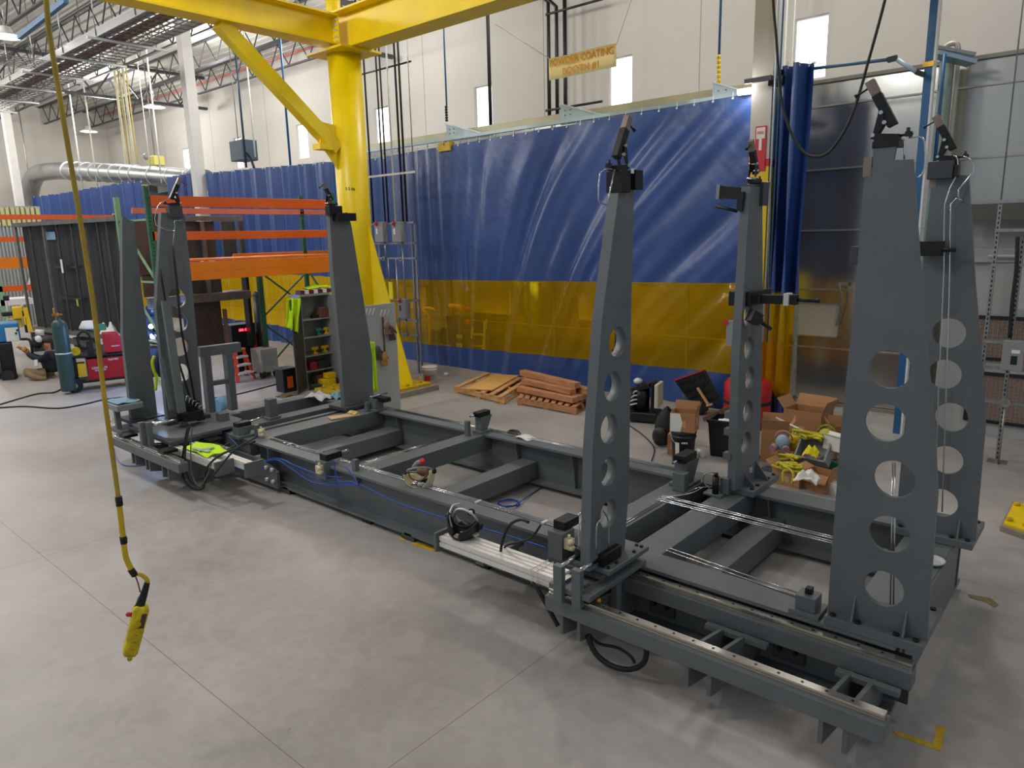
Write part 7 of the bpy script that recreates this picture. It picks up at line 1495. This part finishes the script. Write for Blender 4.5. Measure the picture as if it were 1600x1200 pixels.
dbx = thing('dust_collector', 'dark grey unit with pale panels under the duct', 'dust collector', P(260, 300, Y=12)); a = P(232, 288, Y=12.4); b = P(275, 312, Y=12.4); m = MB(); m.box(a.x, b.x, 12.4, 13.2, 0, a.z); m.build('housing', mat('slate_housing', '#4a4e52', .5), dbx)
a = P(246, 287, Y=12.38); b = P(268, 299, Y=12.38); m = MB(); m.box(a.x, b.x, 12.36, 12.395, b.z, a.z); m.build('pale_panel', paper, dbx)
# bright pipes bundle hanging (mid left)
for i, (xa_, xb_) in enumerate(((182, 198), (189, 203), (193, 206), (199, 211), (206, 216))):
    Yp = 11.8; b = P(xb_, 262, Y=Yp); pipe('hanging_conduit', '%s vertical conduit in the bright bundle at upper left' % ('leftmost', 'second', 'middle', 'fourth', 'rightmost')[i], 'conduit', [(b.x, Yp, 9.6), (b.x, Yp, b.z)], .05 if i in (0, 3) else .025, mat('lamp_lit_conduit', '#f6efcf', .35) if i in (0, 2, 3) else mat('straw_conduit', '#cdb96a', .45), 'vertical conduit bundle')  # pale colours paint in the lamp light falling on these conduits
for i, (x_, y0_, y1_) in enumerate(((152, 205, 290), (128, 225, 285), (37, 205, 330), (52, 215, 320), (250, 215, 262), (232, 110, 240))):
    Yp = 11.3; b = P(x_, y1_, Y=Yp); pipe('thin_drop_line', ['pale vertical duct hanger beside the far lamp', 'white vertical line near the far corner', 'dark vertical pipe at the far left', 'second dark vertical pipe at the far left', 'pale bent conduit near the far window', 'long thin hanging rod near the middle lamp'][i], 'pipe', [(b.x, Yp, 9.6), (b.x, Yp, b.z-.5)], .028 if i != 5 else .015, paper if i in (0, 1, 4, 5) else galv)
ym = thing('ceiling_hoist', 'small yellow hoist hanging near the far windows', 'hoist', P(243, 255, Y=12.5)); q = P(243, 253, Y=12.5); m = MB(); m.box(q.x-.3, q.x+.35, 12.3, 12.7, q.z-.15, q.z+.2); m.build('motor_body', mat('pale_yellow_hoist', '#d8cf6a', .5), ym, bev=.03); m = MB(); m.ball((q.x-.25, 12.3, q.z+.2), .12); m.build('hoist_drum', grey_pl, ym); m = MB(); m.cyl((q.x, 12.5, q.z+.15), (q.x, 12.5, 9.6), .02, n=6); m.build('hanger', galv, ym)
um = thing('unit_heater', 'dark blue box unit hanging in front of a far window left of the knee brace', 'heater', P(376, 250, Y=12)); a = P(367, 222, Y=12); b = P(390, 250, Y=12); m = MB(); m.box(a.x, b.x, 11.8, 12.3, b.z, a.z); m.build('case', mat('dusk_blue_case', '#3b4f60', .5), um, bev=.02); m = MB(); m.cyl((a.x+.2, 12, a.z), (a.x+.2, 12, 9.6), .015, n=6); m.build('hanger', galv, um); m = MB(); m.tube([(b.x, 11.9, b.z+.2), (b.x+.25, 11.9, b.z), (b.x+.4, 11.9, b.z-.3)], .04, 8, 3); m.build('elbow_pipe', black_iron, um)
# ================================================================ cable tray and lamps under the roof
TZ = 7.6
ct = thing('cable_tray', 'wide wire mesh cable tray hanging under the roof at upper left', 'cable tray', (-23, 8.0, TZ)); wm = mat('tray_wire', '#9a9894', .35, .7)
m = MB()
for i in range(9): y = 7.35+i*.15; m.box(-31.5, -15.8, y-.012, y+.012, TZ, TZ+.02)
for x in [-31.5+.32*i for i in range(50)]: m.box(x-.012, x+.012, 7.35, 8.55, TZ-.02, TZ)
m.build('wire_mesh', wm, ct)
for y in (7.33, 8.57): m = MB(); m.box(-31.5, -15.8, y-.02, y+.02, TZ-.02, TZ+.14); m.build('side_rail', wm, ct)
m = MB(); m.box(-31, -16, 7.7, 8.0, TZ+.02, TZ+.06); m.build('copper_cables', mat('copper_brown', '#8a5a40', .5), ct)
ct2 = thing('cable_tray', 'second mesh tray branching towards the left edge under the roof', 'cable tray', (-26, 5.6, TZ)); m = MB()
for i in range(7): x = -23.6+i*.2; m.box(x-.012, x+.012, 1.5, 7.3, TZ, TZ+.02)
for y in [1.5+.3*i for i in range(20)]: m.box(-23.6, -22.4, y-.012, y+.012, TZ-.02, TZ)
m.build('wire_mesh', wm, ct2)
bd = thing('bus_duct', 'pale lilac-grey bus duct running beside the cable tray', 'bus duct', (-20, 6.9, 7.75)); a = P(112, 76, z=7.75); b = P(250, 20, z=7.75); m = MB(); m.bar(a, (b.x+.8, a.y, 7.75), .22, .2); m.build('duct', mat('lilac_grey', '#a9abb5', .4, .3), bd)
m = MB(); m.bar((a.x-4, a.y+.0, 7.75), (a.x-.1, a.y, 7.75), .2, .18); m.build('duct_far_section', mat('lilac_grey', '#a9abb5', .4), bd)
for i in range(7): x = -30+i*2.2; m = MB(); m.cyl((x, 7.3, TZ), (x, 7.3, 9.6), .012, n=6); m.cyl((x, 8.6, TZ), (x, 8.6, 9.6), .012, n=6); m.build('hanger_rods', galv, ct)
for i in range(6): x = -31+i*2.4; m = MB(); m.bar((x, 7.1, TZ-.06), (x, 8.9, TZ-.06), .05, .05); m.build('trapeze_bar', silver_t, ct)
m = MB(); a = P(30, 58, z=8.0); m.bar(a, P(103, 0, z=8.0), .1, .12); tag(m.build('blue_beam', mat('steel_blue_beam', '#41698a', .5)), 'blue steel beam rising to the top edge at upper left', 'beam')
for i, (px, py, r, lb) in enumerate(((242, 168, .42, 'bright round high bay lamp in front of the back wall'), (139, 206, .42, 'bright round high bay lamp near the far corner'), (10, 58, .42, 'bright high bay lamp at the upper left edge'))):
    q = P(px, py, z=8.35); T = thing('high_bay_lamp', lb, 'lamp', q, 'high bay lamps'); m = MB(); m.lathe([(.001, .28), (.12, .26), (.16, .12), (r, .02), (r, .0), (r-.02, .0), (.14, .11), (.001, .12)], q, 24); m.build('reflector', paper, T)
    m = MB(); m.cyl(q+Vector((0, 0, .01)), q+Vector((0, 0, .03)), r*.85, n=24); m.build('lens', mat('lamp_lens', (1, .98, .94, 1), .4, emit=14), T); m = MB(); m.cyl(q+Vector((0, 0, .28)), (q.x, q.y, 9.6), .012, n=6); m.build('hanger', galv, T)
# ================================================================ separate loose repeats into parts of their own
def islands(me):
    n = len(me.vertices); par = list(range(n))
    def find(a):
        while par[a] != a: par[a] = par[par[a]]; a = par[a]
        return a
    for e in me.edges:
        a, b = find(e.vertices[0]), find(e.vertices[1])
        if a != b: par[a] = b
    g = {}
    for i in range(n): g.setdefault(find(i), []).append(i)
    return list(g.values())
SPLIT = {'grommet_hooks': 'grommet_hook', 'trolleys': 'trolley', 'anchor_bolts': 'anchor_bolt', 'tape_wrap': 'tape_wrap', 'beam_bolts': 'beam_bolt', 'bolts': 'bolt', 'buttons': 'button', 'filters': 'filter', 'pivot_pins': 'pivot_pin',
         'joints': 'joint', 'hanger_rods': 'hanger_rod', 'uprights': 'upright', 'white_braces': 'white_brace', 'stand_legs': 'stand_leg', 'braces': 'brace', 'valve_bodies': 'valve_body', 'base_gusset': 'base_gusset', 'yellow_edge': 'yellow_edge_bar', 'upright_brace': 'upright_brace',
         'string': 'string', 'shelf': 'shelf', 'side_rail': 'side_rail', 'horizontal_seams': 'horizontal_seam', 'vertical_seams': 'vertical_seam', 'light_strips': 'light_strip', 'boot': 'boot', 'red_digits': 'red_digits', 'nose_and_ear': 'nose_and_ear', 'base_bolt': 'base_bolt'}
for o in [q for q in bpy.data.objects if q.type == 'MESH' and q.parent and q.name.split('.')[0] in SPLIT]:
    me = o.data
    if me.users > 1: continue
    isl = islands(me)
    if len(isl) < 2 or len(isl) > 100: continue
    nm = SPLIT[o.name.split('.')[0]]
    for vs in isl:
        mp = {v: i for i, v in enumerate(vs)}; fs = [p for p in me.polygons if p.vertices[0] in mp]
        m2 = bpy.data.meshes.new(nm); m2.from_pydata([me.vertices[v].co[:] for v in vs], [], [[mp[v] for v in p.vertices] for p in fs])
        for a, b in zip(m2.polygons, fs): a.use_smooth = b.use_smooth; a.material_index = b.material_index
        for mm in me.materials: m2.materials.append(mm)
        c = bpy.data.objects.new(nm, m2); COL.objects.link(c); c.parent = o.parent
        for md in o.modifiers:
            if md.type == 'BEVEL': q = c.modifiers.new('bevel', 'BEVEL'); q.width = md.width; q.segments = 2; q.limit_method = 'ANGLE'
        for ch in kids(o): ch.parent = c
    bpy.data.objects.remove(o)
